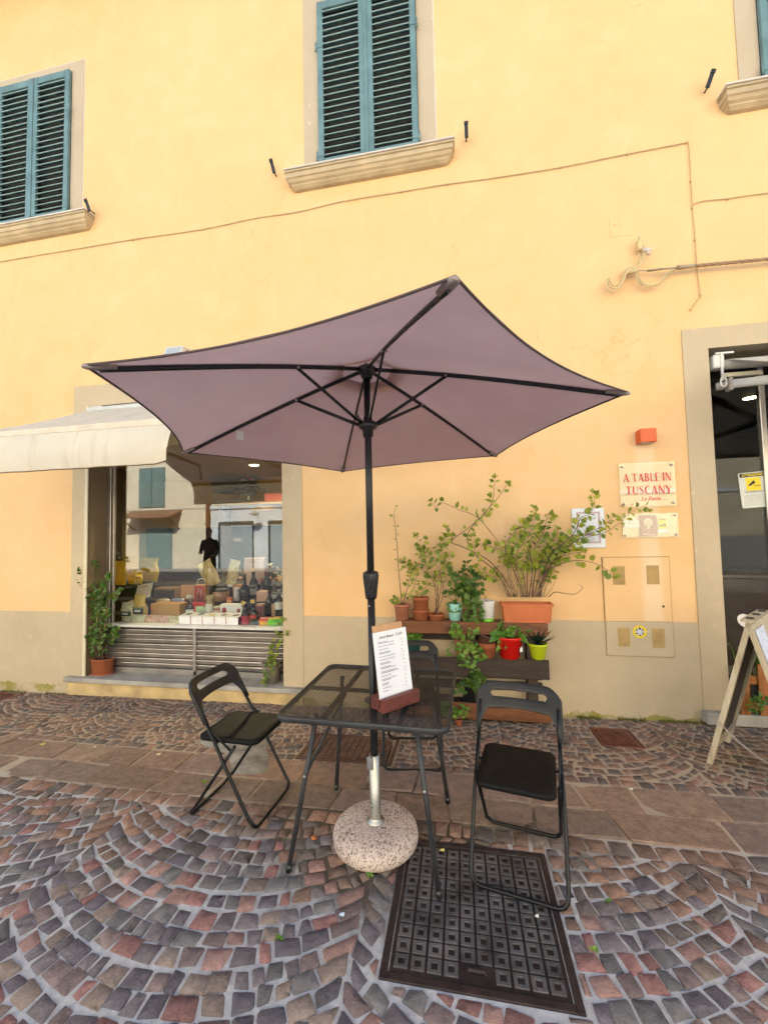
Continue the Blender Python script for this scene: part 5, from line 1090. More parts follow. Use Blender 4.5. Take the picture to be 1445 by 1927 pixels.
for i in range(26):                          # dry basal twigs
    x0 = rng.uniform(830, 1080); x1 = x0+rng.uniform(-1, 1)*60+(x0-960)*.5; y1 = rng.uniform(560, 720); P = [z5(x0, 800, Y_+rng.uniform(-.04, .04)), z5((x0+x1)/2+rng.uniform(-12, 12), (800+y1)/2, Y_-.03), z5(x1, y1, Y_+rng.uniform(-.09, .03))]
    branch(t, P, .0035, .0018, 'g' if i % 3 == 0 else None, .042, .8, .05, rng, M_STEMP, .5, 2 if i % 3 == 0 else 0, 3)
# top row pots
def top_pot(xl, xr, yt, yb, mat, label, Y=-.115, z=None, rim=.006, name='potted_plant', taper=.78, cat='potted plant', rimh=.02):
    a, r, h = px_pot(xl, xr, yt, yb, Y); a.z = SH if z is None else z; t = thing(name, label, cat, a, 0, GRP); pot(t, a, r, r*taper, h, mat, rim, rimh); return t, a, r, h
t, a, r, h = top_pot(742, 772, 1138, 1167, M_TERP, 'pinkish terracotta pot with one tall bare shoot, left end of the top shelf')
branch(t, [a+Vector((0, 0, h-.015)), z5(165, 640), z5(155, 480), z5(140, 340), z5(132, 300), z5(150, 240)], .004, .0015, 'g', .026, .25, .075, rng, None, .6, 3)
for q in ([(190, 840), (160, 800), (140, 830)], [(190, 840), (215, 780), (245, 790)], [(190, 840), (230, 700), (235, 640), (200, 590)], [(190, 840), (250, 760), (270, 680), (230, 590), (180, 580)], [(195, 840), (300, 770), (340, 720), (330, 660)]): branch(t, [a+Vector((0, 0, h-.015))]+[z5(x, y, -.13) for x, y in q[1:]], .003, .0015, 'g', .040, .45, .035, rng, None, .7, 4)
t, a, r, h = top_pot(776, 809, 1148, 1167, M_TER, 'stack of two empty terracotta pots on the top shelf', name='flower_pots', cat='flower pots', rim=.007)
pot(t, a+Vector((0, 0, .03)), r*.93, r*.78, wp(790, 1123, -.115).z-SH-.03, M_TER, .007, .03, True, 28, 'pot')
t, a, r, h = top_pot(806, 836, 1155, 1167, M_TER, 'shallow terracotta bowl with thin branching stems on the top shelf', rim=.004, taper=.85)
for q in ([(400, 780), (370, 650), (350, 560), (300, 480), (270, 420)], [(430, 700), (420, 600), (450, 450), (455, 370)], [(390, 760), (350, 640), (290, 560), (330, 440)], [(440, 780), (420, 660), (390, 590), (320, 520), (300, 500)], [(410, 800), (380, 700), (300, 620), (240, 600)], [(420, 780), (460, 640), (440, 540), (400, 480), (500, 420)], [(405, 780), (420, 640), (480, 560), (460, 480)]): branch(t, [a+Vector((rng.uniform(-.02, .02), 0, h-.012))]+[z5(x, y, -.13+rng.uniform(-.03, .02)) for x, y in q], .0035, .0015, 'g', .044, .45, .04, rng, M_STEMP if rng.random() < .5 else None, .6, 5)
t, a, r, h = top_pot(842, 871, 1134, 1166, plain('mint plastic', (0.28, 0.55, 0.48), 0.45, var=0.05, bump=0.02), 'mint green pot with drooping round leaves on the top shelf', rim=0, taper=.72)
for q in ([(500, 850), (490, 880)], [(530, 840), (530, 880)], [(500, 820), (470, 800), (465, 770)], [(520, 800), (500, 720), (490, 660)], [(540, 790), (545, 700), (560, 640)]): branch(t, [a+Vector((0, 0, h-.012))]+[z5(x, y, -.165) for x, y in q], .003, .0015, 'd', .042, .3, .035, rng, None, .8, 4)
a = wp(882, 1166, -.085); a.z = SH; t = thing('trailing_plant', 'lush round-leaved trailing plant between the mint and white pots', 'potted plant', a, 0, GRP); pot(t, a, .045, .036, .085, plain('black nursery plastic', (0.015, 0.015, 0.016), 0.45), .004, .012)
for q in ([(560, 700), (520, 650), (500, 650)], [(580, 690), (590, 620), (580, 590)], [(600, 700), (640, 640), (650, 660)], [(620, 740), (665, 700), (690, 690)], [(600, 760), (610, 820), (600, 900), (600, 960)], [(620, 770), (650, 840), (655, 920), (670, 950)], [(580, 760), (570, 720), (520, 700)], [(610, 730), (600, 680), (620, 640)], [(600, 780), (625, 860), (590, 940)], [(590, 740), (640, 740), (670, 770)], [(590, 720), (550, 760), (500, 770)]): branch(t, [a+Vector((0, -.01, .075))]+[z5(x, y, -.185+rng.uniform(-.02, .02)) for x, y in q], .003, .0015, 'd', .047, .2, .026, rng, None, .8, 4)
t, a, r, h = top_pot(901, 932, 1126, 1159, plain('white glazed pot', (0.66, 0.64, 0.60), 0.35, var=0.06, bump=0.02), 'white pot on a lime green saucer foot, top shelf', rim=0, taper=.82)
for ch in t.children: ch.location.z += .026
m = MB(); m.lathe([(r*.78, 0), (r*.80, .004), (r*.82, .0255), (0, .0255)], a, 24); m.build('green_foot', plain('lime plastic', (0.16, 0.47, 0.03), 0.45, var=0.05, bump=0.02), t); branch(t, [a+Vector((-.005, 0, h+.0)), a+Vector((-.010, 0, h+.05)), a+Vector((-.004, 0, h+.075))], .004, .002, None, 0, 0, 1, rng)
# middle row
GM = 'pots on the middle shelf of the pallet'
def mid_pot(*a_, **k): t, a, r, h = top_pot(*a_, z=SM, **k); t['group'] = GM; return t, a, r, h
def z7(x_, y_, Y=-.2): return wp(840+x_/5.558, 1140+y_/5.558, Y)
t, a, r, h = mid_pot(856, 886, 1214, 1247, M_TER, 'terracotta pot with variegated trailing shoots hanging over its rim', Y=-.165)
for q in ([(110, 380), (60, 440), (20, 500)], [(150, 380), (100, 300), (90, 210)], [(170, 400), (200, 320), (140, 280), (80, 260)], [(180, 400), (250, 330), (270, 250), (310, 270)], [(190, 420), (230, 480), (200, 560), (160, 620)], [(200, 420), (280, 460), (270, 560), (240, 630)], [(180, 380), (250, 380), (330, 470), (380, 545)], [(160, 380), (130, 330), (120, 300), (60, 290)], [(200, 410), (290, 470), (350, 460)], [(170, 420), (190, 520), (140, 560), (110, 470)]): branch(t, [a+Vector((0, -.01, h-.01))]+[z7(x, y, -.235+rng.uniform(-.02, .01)) for x, y in q], .0025, .0014, 'b', .038, .25, .03, rng, M_STEMP, .75, 4)
t, a, r, h = mid_pot(898, 934, 1222, 1246, M_TER, 'stack of terracotta pots with a grey rimmed one tipped on top', Y=-.155, rim=.007, name='flower_pots', cat='flower pots', rimh=.03)
pot(t, a+Vector((0, 0, .04)), r*.95, r*.8, .09, M_TER, .006, .03, False); m = MB(); Mt = Matrix.Translation(a+Vector((-.006, -.005, .115))) @ Matrix.Rotation(math.radians(14), 4, 'Y'); m.lathe(pot_prof(r*1.0, r*.85, .085, .005, .014), (0, 0, 0), 28, M=Mt); m.build('grey_rim_pot', plain('dark brown plastic', (0.10, 0.045, 0.03), 0.5), t); m = MB(); m.lathe([(r*.9, .07), (0, .075)], (0, 0, 0), 24, M=Mt); m.build('soil', M_SOIL, t); branch(t, [Mt @ Vector((0, 0, .07)), Mt @ Vector((-.01, 0, .11)), Mt @ Vector((.002, 0, .13))], .005, .002, None, 0, 0, 1, rng)
t, a, r, h = mid_pot(935, 985, 1206, 1247, plain('glossy red plastic', (0.62, 0.010, 0.008), 0.3, var=0.04, bump=0.01), 'bright red pot with pointed-leaf young plant', Y=-.155, rim=.004, taper=.70, rimh=.025)
m = MB(); m.add([(a.x+.075, a.y-.085, a.z+.07), (a.x+.10, a.y-.072, a.z+.075), (a.x+.10, a.y-.068, a.z+.115), (a.x+.078, a.y-.085, a.z+.11)], [(0, 1, 2, 3)]); m.build('price_label', M_CARD, t)
for q in ([(640, 360), (610, 270), (580, 220)], [(650, 360), (560, 300), (510, 260)], [(680, 360), (720, 290), (720, 220)], [(690, 360), (740, 300), (790, 270)], [(670, 360), (640, 310), (620, 280)], [(690, 370), (730, 340), (750, 330)], [(660, 370), (630, 350), (640, 380)]): branch(t, [a+Vector((0, 0, h-.01))]+[z7(x, y, -.16+rng.uniform(-.04, .02)) for x, y in q], .003, .002, 'p', .090, .45, .035, rng, M_LEAFB, .9, 5)
t, a, r, h = mid_pot(994, 1032, 1219, 1248, plain('lime yellow plastic', (0.50, 0.60, 0.015), 0.35, var=0.04, bump=0.01), 'lime yellow pot with a spiky dark aloe, right end of the middle shelf', Y=-.155, rim=.003, taper=.68, rimh=.018)
m = MB(); aloe = []
for k in range(24):
    an = 2*PI*k*.382; el = .35+.85*(k/24); Ln = .12+.05*rng.random(); d = Vector((math.cos(an)*math.cos(el), math.sin(an)*math.cos(el), math.sin(el))); p0 = a+Vector((0, 0, h-.012))+d*.008; side = d.cross(Vector((0, 0, 1))).normalized()
    m = MB(); m.tube([p0, p0+d*Ln*.4, p0+d*Ln*.75+Vector((0, 0, .006)), p0+d*Ln+Vector((0, 0, .014))], [.013, .011, .007, .001], 5, flat=(1, .45)); m.build('leaf', M_ALOE, t)
t, a, r, h = mid_pot(765, 792, 1224, 1247, plain('dark teal plastic', (0.015, 0.075, 0.070), 0.5), 'dark teal pot with feathery seedling seen through the rear chair back', Y=-.155, rim=.003, taper=.8)
for k in range(9): an = 2*PI*k/9; branch(t, [a+Vector((0, 0, h-.01)), a+Vector((.03*math.cos(an), .03*math.sin(an), h+.04)), a+Vector((.075*math.cos(an), .06*math.sin(an)-.01, h+.06))], .002, .001, 'p', .035, .4, .022, rng, M_LEAFB, .9, 3)
# bottom row and small pots on the ground
a, r, h = px_pot(869, 897, 1300, 1334, -.17); a.z = .0510; t = thing('potted_plant', 'black pot with round-leaved plant on the lowest shelf', 'potted plant', a, 0, 'pots low on the pallet'); pot(t, a, r, r*.75, h+.01, plain('black nursery plastic', (0.015, 0.015, 0.016), 0.45), .004, .015)
for q in ([(250, 880), (260, 800), (270, 720)], [(270, 880), (320, 800), (340, 710)], [(280, 880), (340, 830), (380, 770)], [(250, 880), (220, 840), (230, 790)], [(240, 890), (180, 850), (130, 850), (100, 890)], [(260, 890), (300, 760), (310, 690)]): branch(t, [a+Vector((0, 0, h-.01))]+[z7(x, y, -.22) for x, y in q], .003, .0015, 'd', .048, .35, .03, rng, None, .8, 4)
p = wp(862, 1328, -.32); p.z = ground_z(p.x, -.32); t = thing('potted_plant', 'small pale succulent in a little pot beside the lowest plank', 'potted plant', p, 0, 'pots low on the pallet'); pot(t, p, .032, .025, .05, M_TER, .003, .01)
for k in range(7): an = 2*PI*k/7; branch(t, [p+Vector((0, 0, .045)), p+Vector((.03*math.cos(an), .03*math.sin(an), .08)), p+Vector((.06*math.cos(an), .05*math.sin(an), .10+.04*rng.random()))], .002, .0015, 'b', .03, .5, .02, rng, M_STEMP, .8, 4)
p = wp(835, 1345, -.36); p.z = ground_z(p.x, -.36); t = thing('potted_plant', 'tiny upright cactus-like plant in terracotta pot seen through the table mesh', 'potted plant', p, 0, 'pots low on the pallet'); pot(t, p, .040, .030, .075, M_TERP, .004, .015)
for k in range(8): branch(t, [p+Vector((0, 0, .07)), p+Vector((rng.uniform(-.02, .02), rng.uniform(-.02, .02), .11)), p+Vector((rng.uniform(-.04, .04), rng.uniform(-.03, .03), .16+.03*rng.random()))], .002, .0012, 'b', .022, .2, .014, rng, M_LEAFB, .9, 3)
# plants on the shop threshold
a = wp(193, 1278, .10); a.z = .0505; t = thing('potted_plant', 'bushy green plant in an oval terracotta pot on the shop threshold', 'potted plant', a)
m = MB(); m.lathe([(.12, 0), (.135, .004), (.14, .014), (.125, .012)], a, 30, sx=1.05, sy=.72); m.build('saucer', M_TERP, t); pot(t, a+Vector((0, 0, .008)), .132, .120, .17, M_TER, .005, .012, True, 32, 'pot', 1.05)
def z3(x_, y_, Y=.07): return wp(120+x_/7.414, 1030+y_/7.414, Y)
for ch in list(t.children):
    if ch.name.startswith(('pot', 'soil')): ch.data.transform(Matrix.Translation((0, a.y, 0)) @ Matrix.Diagonal((1, .70, 1, 1)) @ Matrix.Translation((0, -a.y, 0)))
for q in ([(500, 1300), (540, 1050), (600, 900), (560, 850), (440, 850)], [(480, 1250), (420, 1000), (400, 850), (360, 700)], [(470, 1300), (450, 900), (430, 700), (300, 560), (210, 380), (220, 320)], [(460, 1300), (480, 900), (460, 600), (440, 400), (450, 200)], [(500, 1200), (520, 800), (560, 620), (600, 440), (650, 400)], [(520, 1300), (600, 1000), (600, 800), (640, 700), (760, 680), (800, 600)], [(480, 1350), (380, 1200), (260, 1180), (190, 1200)], [(540, 1400), (620, 1200), (690, 1100), (760, 1130)], [(540, 1450), (640, 1330), (690, 1250), (740, 1220)], [(440, 1400), (390, 1150), (340, 1000), (300, 1030)], [(470, 1350), (520, 1100), (480, 950), (520, 700)], [(430, 1450), (380, 1300), (340, 1250)], [(500, 1300), (540, 700), (500, 600), (540, 520)], [(460, 1400), (430, 1100), (370, 880), (420, 780), (350, 500)], [(500, 1400), (560, 1250), (640, 1180), (560, 1080)], [(420, 1300), (310, 1130), (250, 1240), (300, 1370)], [(470, 1200), (500, 950), (560, 760), (520, 620)], [(440, 1200), (400, 950), (440, 800), (480, 680)], [(480, 1100), (520, 900), (540, 640), (600, 560)]):
    branch(t, [a+Vector((rng.uniform(-.05, .03), 0, .165))]+[z3(x, y, .07+rng.uniform(-.08, .06)) for x, y in q], .0045, .0016, 'd', .046, .22, .040, rng, M_STEM if rng.random() < .6 else M_STEMP, .70, 4)
a = wp(511, 1287, .10); a.z = .0505; t = thing('potted_plant', 'trailing ivy in a tin bucket with handles on the right of the threshold', 'potted plant', a); m = MB(); m.lathe([(.070, 0), (.080, .004), (.092, .19), (.098, .205), (.103, .207), (.098, .211), (.090, .205), (.088, .17)], a, 30); m.build('bucket', plain('tinned steel bucket', (0.40, 0.36, 0.28), 0.4, 0.7, var=0.2, scale=8), t); m = MB(); m.lathe([(.088, .175), (0, .18)], a, 24); m.build('soil', M_SOIL, t)
for sx in (-1, 1): m = MB(); m.tube([a+Vector((sx*.095, -.02, .17)), a+Vector((sx*.118, 0, .168)), a+Vector((sx*.095, .02, .17))], .004, 6); m.build('handle', M_ALU, t)
def z8(x_, y_, Y=.0): return wp(480+x_/9.64, 1120+y_/9.64, Y)
for q in ([(340, 1180), (330, 1000), (380, 860), (430, 720), (480, 560), (515, 450)], [(350, 1000), (400, 830), (480, 750), (580, 680)], [(300, 1200), (250, 1290), (210, 1420), (240, 1500), (220, 1600), (150, 1700), (90, 1710)], [(290, 1200), (280, 1350), (260, 1450), (200, 1560), (200, 1620)], [(320, 1150), (280, 1050), (280, 960)], [(330, 1180), (400, 1150), (380, 1100)]): branch(t, [a+Vector((0, 0, .18))]+[z8(x, y, -.02) for x, y in q], .003, .0014, 'g', .040, .1, .045, rng, None, .6, 3)

def cap_leaves(t, keep=300):                 # past 300 leaves the smallest ones become one part
    lv = sorted([c for c in t.children if c.name.startswith('leaf')], key=lambda o: -o.matrix_basis.to_scale().x)
    if len(lv) <= keep: return
    vs, fs = [], []; mat = lv[0].data.materials[0]
    for o in lv[keep:]:
        b = len(vs); Mx = Matrix.Translation(Vector(t.location)) @ o.matrix_basis; vs += [Mx @ v.co for v in o.data.vertices]; fs += [[i+b for i in p.vertices] for p in o.data.polygons]; bpy.data.objects.remove(o)
    m = MB(); m.add(vs, fs, 0, True); tag(m.build('small_leaves', mat, t), kind='stuff')
for o in [o for o in bpy.data.objects if o.parent is None and o.type == 'EMPTY']: cap_leaves(o)
# ------------------------------------------------------------------ goods in the shop window
rng = random.Random(21)
STEP = {'A': (.552, .285, .50), 'B': (.642, .50, .78), 'C': (.772, .78, 1.12), 'D': (.922, 1.12, 1.62)}
disp = thing('display_steps', 'stepped wooden display inside the shop window', 'display stand', (-3.0, .9, .3))
M_DSP = wood('display board', (0.30, 0.15, 0.06), (0.42, 0.24, 0.11), (1.0, 8, 8))
for k, (z, y0, y1) in STEP.items():
    m = MB(); m.box(-5.6 if k != 'A' else -4.085, -1.50 if k != 'A' else -1.83, y0+.001, y1-.001, .02 if k != 'A' else .50, z-.002); m.build('step', M_DSP if k == 'A' else plain('blackened step', (.012, .010, .009), .8), disp)  # rear steps near-black: the shade between the goods put into their colour
def spot(xl, xr, yt, yb, row):
    z, y0, y1 = STEP[row]; xm = (xl+xr)/2; d = ray(xm, yb); Y = CAM.y+d.y*(z-CAM.z)/d.z; Y = min(y1-.05, max(y0+.045, Y))
    w_ = (wp(xr, yb, Y)-wp(xl, yb, Y)).x; p = wp(xm, yb, Y); h = wp(xm, yt, Y).z-p.z; p.z = z+.0005; return p, w_, h
cols = {}
def M_(name, c, rough=.45, metal=0.0, var=.06): return plain(name, c, rough, metal, var, 12, .03)
MG_BLK = M_('dark bottle glass', (0.010, 0.011, 0.009), .12); MG_WH = M_('white paper label', (0.62, 0.61, 0.58), .6)
def bottle(xl, xr, yt, yb, row, label, cap=(0.02, .02, .02), lab=None, lab2=None, glass=None, shoulder=.62, group='wine bottles in the shop window', labz=(.12, .45)):
    p, w_, h = spot(xl, xr, yt, yb, row); r = max(.030, w_/2); t = thing('wine_bottle', label, 'bottle', p, 0, group)
    sh = shoulder; m = MB(); m.lathe([(r*.82, 0), (r, .006), (r, h*(sh-.06)), (r*.95, h*sh), (r*.62, h*(sh+.09)), (r*.36, h*(sh+.17)), (r*.33, h*.965)], p, 20); m.build('glass', glass or MG_BLK, t)
    m = MB(); m.lathe([(r*.35, h*.80), (r*.36, h*.985), (r*.40, h*.986), (r*.40, h), (0, h)], p, 16); m.build('capsule', M_('capsule %.2f %.2f %.2f' % cap, cap, .4), t)
    if lab:
        m = MB(); a0, a1 = -PI*.95, -PI*.05; n = 14; vs = []
        for z in (h*labz[0], h*labz[1]):
            for i in range(n+1): a = a0+(a1-a0)*i/n; vs.append((p.x+(r+.0012)*math.cos(a), p.y+(r+.0012)*math.sin(a), p.z+z))
        m.add(vs, [(i, i+1, n+2+i, n+1+i) for i in range(n)], 0, True); lb = m.build('label', M_('label %.2f %.2f %.2f' % lab, lab, .6), t)
        if lab2:
            m = MB(); vs = []
            for z in (h*(labz[0]+.62*(labz[1]-labz[0])), h*(labz[1]-.04)):
                for i in range(n-3): a = a0+(a1-a0)*(i+2)/n; vs.append((p.x+(r+.002)*math.cos(a), p.y+(r+.002)*math.sin(a), p.z+z))
            k = n-3; m.add(vs, [(i, i+1, k+1+i, k+i) for i in range(k-1)], 0, True); m.build('label_mark', M_('label %.2f %.2f %.2f' % lab2, lab2, .5), lb)
    return t
def carton(xl, xr, yt, yb, row, label, c, front=None, depth=.10, group=None, name='gift_box', cat='box', rz=0.0, mark=None, hfrac=1.0, topc=None):
    p, w_, h = spot(xl, xr, yt, yb, row); h = max(.03, h*hfrac); t = thing(name, label, cat, p, rz, group); d = depth
    m = MB(); m.box(-w_/2, w_/2, -d/2, d/2, 0, h, bev=.002); m.build('carton', M_('card %.2f %.2f %.2f' % c, c, .5), t, True)
    if front: m = MB(); m.box(-w_/2+.006, w_/2-.006, -d/2-.0015, -d/2-.0004, h*.15, h*.85); f_ = m.build('front_print', M_('print %.2f %.2f %.2f' % front, front, .5), t, True)
    if topc: m = MB(); m.box(-w_/2+.004, w_/2-.004, -d/2+.004, d/2-.004, h+.0005, h+.0015); m.build('lid_print', M_('print %.2f %.2f %.2f' % topc, topc, .5), t, True)
    if mark: m = MB(); m.lathe([(min(w_, h)*.28, 0), (0, .0005)], (0, 0, 0), 16, M=Matrix.Translation((0, -d/2-.0016, h*.5)) @ Matrix.Rotation(PI/2, 4, 'X')); m.build('mark', M_('print %.2f %.2f %.2f' % mark, mark, .5), t, True)
    return t
def jar(xl, xr, yt, yb, row, label, body, lid, lab=None, name='jar', cat='jar'):
    p, w_, h = spot(xl, xr, yt, yb, row); r = w_/2; t = thing(name, label, cat, p, 0, 'jars in the shop window')
    m = MB(); m.lathe([(r*.9, 0), (r, .005), (r, h*.74), (r*.88, h*.80), (r*.86, h*.83)], p, 20); m.build('jar_body', M_('jar %.2f %.2f %.2f' % body, body, .2), t)
    m = MB(); m.lathe([(r*.9, h*.82), (r*.93, h*.83), (r*.93, h*.98), (r*.86, h), (0, h)], p, 20); m.build('lid', M_('lid %.2f %.2f %.2f' % lid, lid, .4), t)
    if lab:
        m = MB(); n = 10; vs = [(p.x+(r+.001)*math.cos(-PI*.85+PI*.7*i/n), p.y+(r+.001)*math.sin(-PI*.85+PI*.7*i/n), p.z+z) for z in (h*.2, h*.6) for i in range(n+1)]; m.add(vs, [(i, i+1, n+2+i, n+1+i) for i in range(n)], 0, True); m.build('label', M_('label %.2f %.2f %.2f' % lab, lab, .6), t)
def pillow(xl, xr, yt, yb, row, label, c, depth=.05, tilt=0.0, lab=None, name='food_bag', cat='bag', group='bags in the shop window', lump=.012, c2=None, lean=0.0, vs_=30):
    p, w_, h = spot(xl, xr, yt, yb, row); t = thing(name, label, cat, p, 0, group); n, k = 12, 14; m = MB()
    Mt = Matrix.Translation(p) @ Matrix.Rotation(tilt, 4, 'Y') @ Matrix.Rotation(lean, 4, 'X')
    for s_ in (-1, 1):
        vs = []
        for j in range(k+1):
            for i in range(n+1):
                u, v = i/n*2-1, j/k; th = depth/2*(max(0, 1-u*u)**.5)*(math.sin(PI*min(1, max(0, v*.9+.08)))**.6)
                q = Vector((u*w_/2*(1-.08*math.sin(v*9+u)), s_*th, v*h)); q.y += s_*th/depth*lump*mnoise.noise(Vector((u*4, v*6, s_*3+xl))); vs.append(Mt @ q)
        m.add(vs, [((j*(n+1)+i, j*(n+1)+i+1, (j+1)*(n+1)+i+1, (j+1)*(n+1)+i) if s_ < 0 else (j*(n+1)+i, (j+1)*(n+1)+i, (j+1)*(n+1)+i+1, j*(n+1)+i+1)) for j in range(k) for i in range(n)], 0, True)
    if c2:
        nm = 'bag mix %.2f %.2f %.2f %.2f' % (*c, c2[0])
        if nm not in _mc:
            T = NT(nm); v_ = T.n('ShaderNodeTexVoronoi'); v_.inputs['Scale'].default_value = vs_; T.l(T.pos(), v_.inputs['Vector']); sc = T.n('ShaderNodeSeparateColor'); T.l(v_.outputs['Color'], sc.inputs[0]); T.col(T.ramp(sc.outputs[0], [(0.2, c), (0.55, c2), (0.9, tuple(min(1, x*1.15) for x in c))])); T.set(.3, coat=.4); T.bump(v_.outputs['Distance'], .8, .01); _mc[nm] = T.mat
        mt = _mc[nm]
    else: mt = M_('bag %.2f %.2f %.2f' % c, c, .5, 0, .15)
    m.build('bag', mt, t)
    if lab:
        m = MB(); m.box(-w_*.46, w_*.46, -depth/2-.004, -depth/2-.0025, h*.30, h*.56, M=Mt, bev=0); m.build('label', M_('label %.2f %.2f %.2f' % lab, lab, .5), t)
        m = MB(); m.box(-w_*.30, w_*.22, -depth/2-.0055, -depth/2-.0042, h*.38, h*.46, M=Mt); m.box(-w_*.38, w_*.38, -depth/2-.0055, -depth/2-.0042, h*.52, h*.54, M=Mt); m.build('label_print', MG_WH, t)
    return t
def tagc(x, y, Yp, label, c=(0.62, 0.40, 0.06), w_=.05, h=.04, tilt=.15):
    p = wp(x, y, Yp); t = thing('price_tag', label, 'price tag', p, 0, 'price tags'); Mt = Matrix.Translation(p) @ Matrix.Rotation(tilt, 4, 'Y') @ Matrix.Rotation(-.2, 4, 'X'); m = MB(); m.box(-w_/2, w_/2, -.0006, .0006, -h/2, h/2, M=Mt); m.build('card', M_('tag %.2f %.2f %.2f' % c, c, .6), t)
    m = MB(); m.box(-w_*.3, w_*.1, -.0014, -.0008, -h*.06, h*.06, M=Mt); m.box(w_*.14, w_*.3, -.0014, -.0008, -h*.12, h*.12, M=Mt); m.build('pen_mark', M_('tag ink', (.08, .05, .03), .7), t)
YB = (0.80, 0.56, 0.012)
pillow(210, 238, 1057, 1102, 'D', 'flat yellow carrier bag at the left end of the display', YB, .05, lump=.03)
pillow(242, 268, 1074, 1099, 'D', 'crumpled yellow carrier bag behind the oval plate', YB, .09, lump=.10)
pillow(262, 298, 1050, 1095, 'D', 'wide yellow carrier bag right of the crumpled one', YB, .07, lump=.05)
jar(268, 282, 1083, 1098, 'C', 'small white labelled jar in front of the yellow bags', (.45, .42, .34), (.10, .07, .04), (.6, .58, .5))
p = wp(221, 1056, 1.35); t = thing('figurine', 'small dark figurine standing above the left yellow bag', 'figurine', p); m = MB(); m.lathe([(.04, 0), (.055, .01), (.05, .05), (.03, .075), (.018, .085), (.028, .10), (.030, .12), (.015, .14), (.010, .16), (0, .165)], p, 14); m.build('body', M_('dark bronze', (.02, .018, .015), .5), t)
p, w_, h = spot(255, 292, 1100, 1128, 'C'); t = thing('printed_sheet', 'white printed paper sheet leaning above the oval plate', 'paper', p); Mt = Matrix.Translation(p+Vector((0, -.06, .02))) @ Matrix.Rotation(-.18, 4, 'Y') @ Matrix.Rotation(-.5, 4, 'X'); m = MB(); m.box(-.12, .12, -.001, .001, 0, .21, M=Mt); m.build('sheet', MG_WH, t); m = MB()
for i in range(5): m.box(-.07+.026*i, -.052+.026*i, -.0018, -.0012, .16, .185, M=Mt)
m.box(-.10, -.05, -.0018, -.0012, .04, .075, M=Mt); m.build('gold_print', M_('gold ink', (.42, .28, .04), .5), t)
# oval plate
p, w_, h = spot(224, 288, 1128, 1181, 'A'); p = wp(254, 1154, .45); t = thing('oval_plate', 'large cream oval plate with red painted ornament standing in the window', 'plate', (p.x, p.y, STEP['A'][0])); Mt = Matrix.Translation((p.x, p.y, STEP['A'][0]+.140)) @ Matrix.Rotation(math.radians(78), 4, 'X')
m = MB(); m.lathe([(0, -.012), (.10, -.010), (.17, .004), (.196, .012), (.198, .016), (.17, .010), (.10, -.004), (0, -.006)], (0, 0, 0), 40, sx=1.0, sy=.70, M=Mt); m.build('dish', M_('cream glaze', (.60, .52, .30), .25), t); m = MB(); m.lathe([(.016, .006), (0, .010)], (-.158, .02, .008), 12, M=Mt); m.lathe([(.010, .008), (0, .011)], (-.155, -.025, .008), 12, M=Mt); m.build('ornament', M_('red glaze', (.5, .03, .02), .3), t)
pb_ = pillow(240, 261, 1136, 1172, 'A', 'bag of pale short pasta with black label before the plate', (.55, .49, .34), .055, lab=(.015, .015, .015), c2=(.72, .66, .48), vs_=60, lump=.03)
pb_.location += Vector((0, -.09, .034)); pb_ = pillow(263, 284, 1122, 1172, 'A', 'bag of long spaghetti with black label before the plate', (.52, .33, .06), .05, lab=(.015, .015, .015), c2=(.62, .42, .10), vs_=45); pb_.location += Vector((0, -.09, .034))
for i, (a, b, c1_, c2_, nm) in enumerate(((249, 276, (.6, .52, .38), (.35, .45, .25), 'leftmost small clear bag of mixed pasta on the window ledge'), (272, 298, (.55, .25, .12), (.6, .5, .4), 'small clear bag with orange pieces, second from the left'), (295, 322, (.6, .45, .35), (.5, .15, .10), 'small clear bag with red pieces, third from the left'), (317, 345, (.6, .55, .38), (.35, .28, .08), 'small clear bag of pale pieces beside the white boxes'))): pillow(a, b, 1163, 1183, 'A', nm, c1_, .09, lump=.05, c2=c2_, vs_=70)
carton(292, 346, 1150, 1172, 'B', 'light wooden box under the clear trays', (.45, .25, .08), None, .16, name='wooden_box')
for a, b, c, nm in ((294, 321, (.42, .32, .22), 'clear tray with beige sweets on the wooden box'), (321, 350, (.28, .27, .40), 'clear tray with lavender sweets on the wooden box')):
    p, w_, h = spot(a, b, 1130, 1152, 'B'); p.z += .085; t = thing('clear_tray', nm, 'tray', p, 0, 'clear trays'); m = MB(); m.lathe([(w_*.40, 0), (w_*.5, .03), (w_*.5, .04), (w_*.36, .085), (0, .095)], p, 16, sy=.7); m.build('shell', M_('tray %.2f' % c[0], c, .2), t); m = MB(); m.lathe([(w_*.22, .0905), (0, .098)], p, 12, sy=.6); m.build('label', M_('teal label', (.05, .20, .17), .5), t)
carton(298, 336, 1108, 1132, 'C', 'brown wooden basket of jars with rope handle', (.24, .15, .08), (.03, .025, .02), .14, name='wooden_basket', cat='basket')
p, w_, h = spot(342, 388, 1105, 1134, 'C'); t = thing('gift_case', 'open wooden gift case with red lining and rope handle', 'gift case', p, 0); m = MB(); m.box(-w_/2, 0, -.02, 0, 0, h, bev=.002); m.build('lid', M_('case wood', (.46, .24, .11), .5), t, True); m = MB(); m.box(.004, w_/2, -.02, .06, 0, h, bev=.002); m.build('tray', M_('case wood', (.46, .24, .11), .5), t, True); m = MB(); m.box(.02, w_/2-.014, -.0225, -.0205, .012, h-.012); m.build('lining', M_('red lining', (.42, .05, .05), .6), t, True); m = MB(); m.tube([Vector((w_*.12, 0, h)), Vector((w_*.16, 0, h+.06)), Vector((w_*.30, 0, h+.085)), Vector((w_*.44, 0, h+.06)), Vector((w_*.46, 0, h))], .006, 6); m.build('rope_handle', MG_WH, t, True)
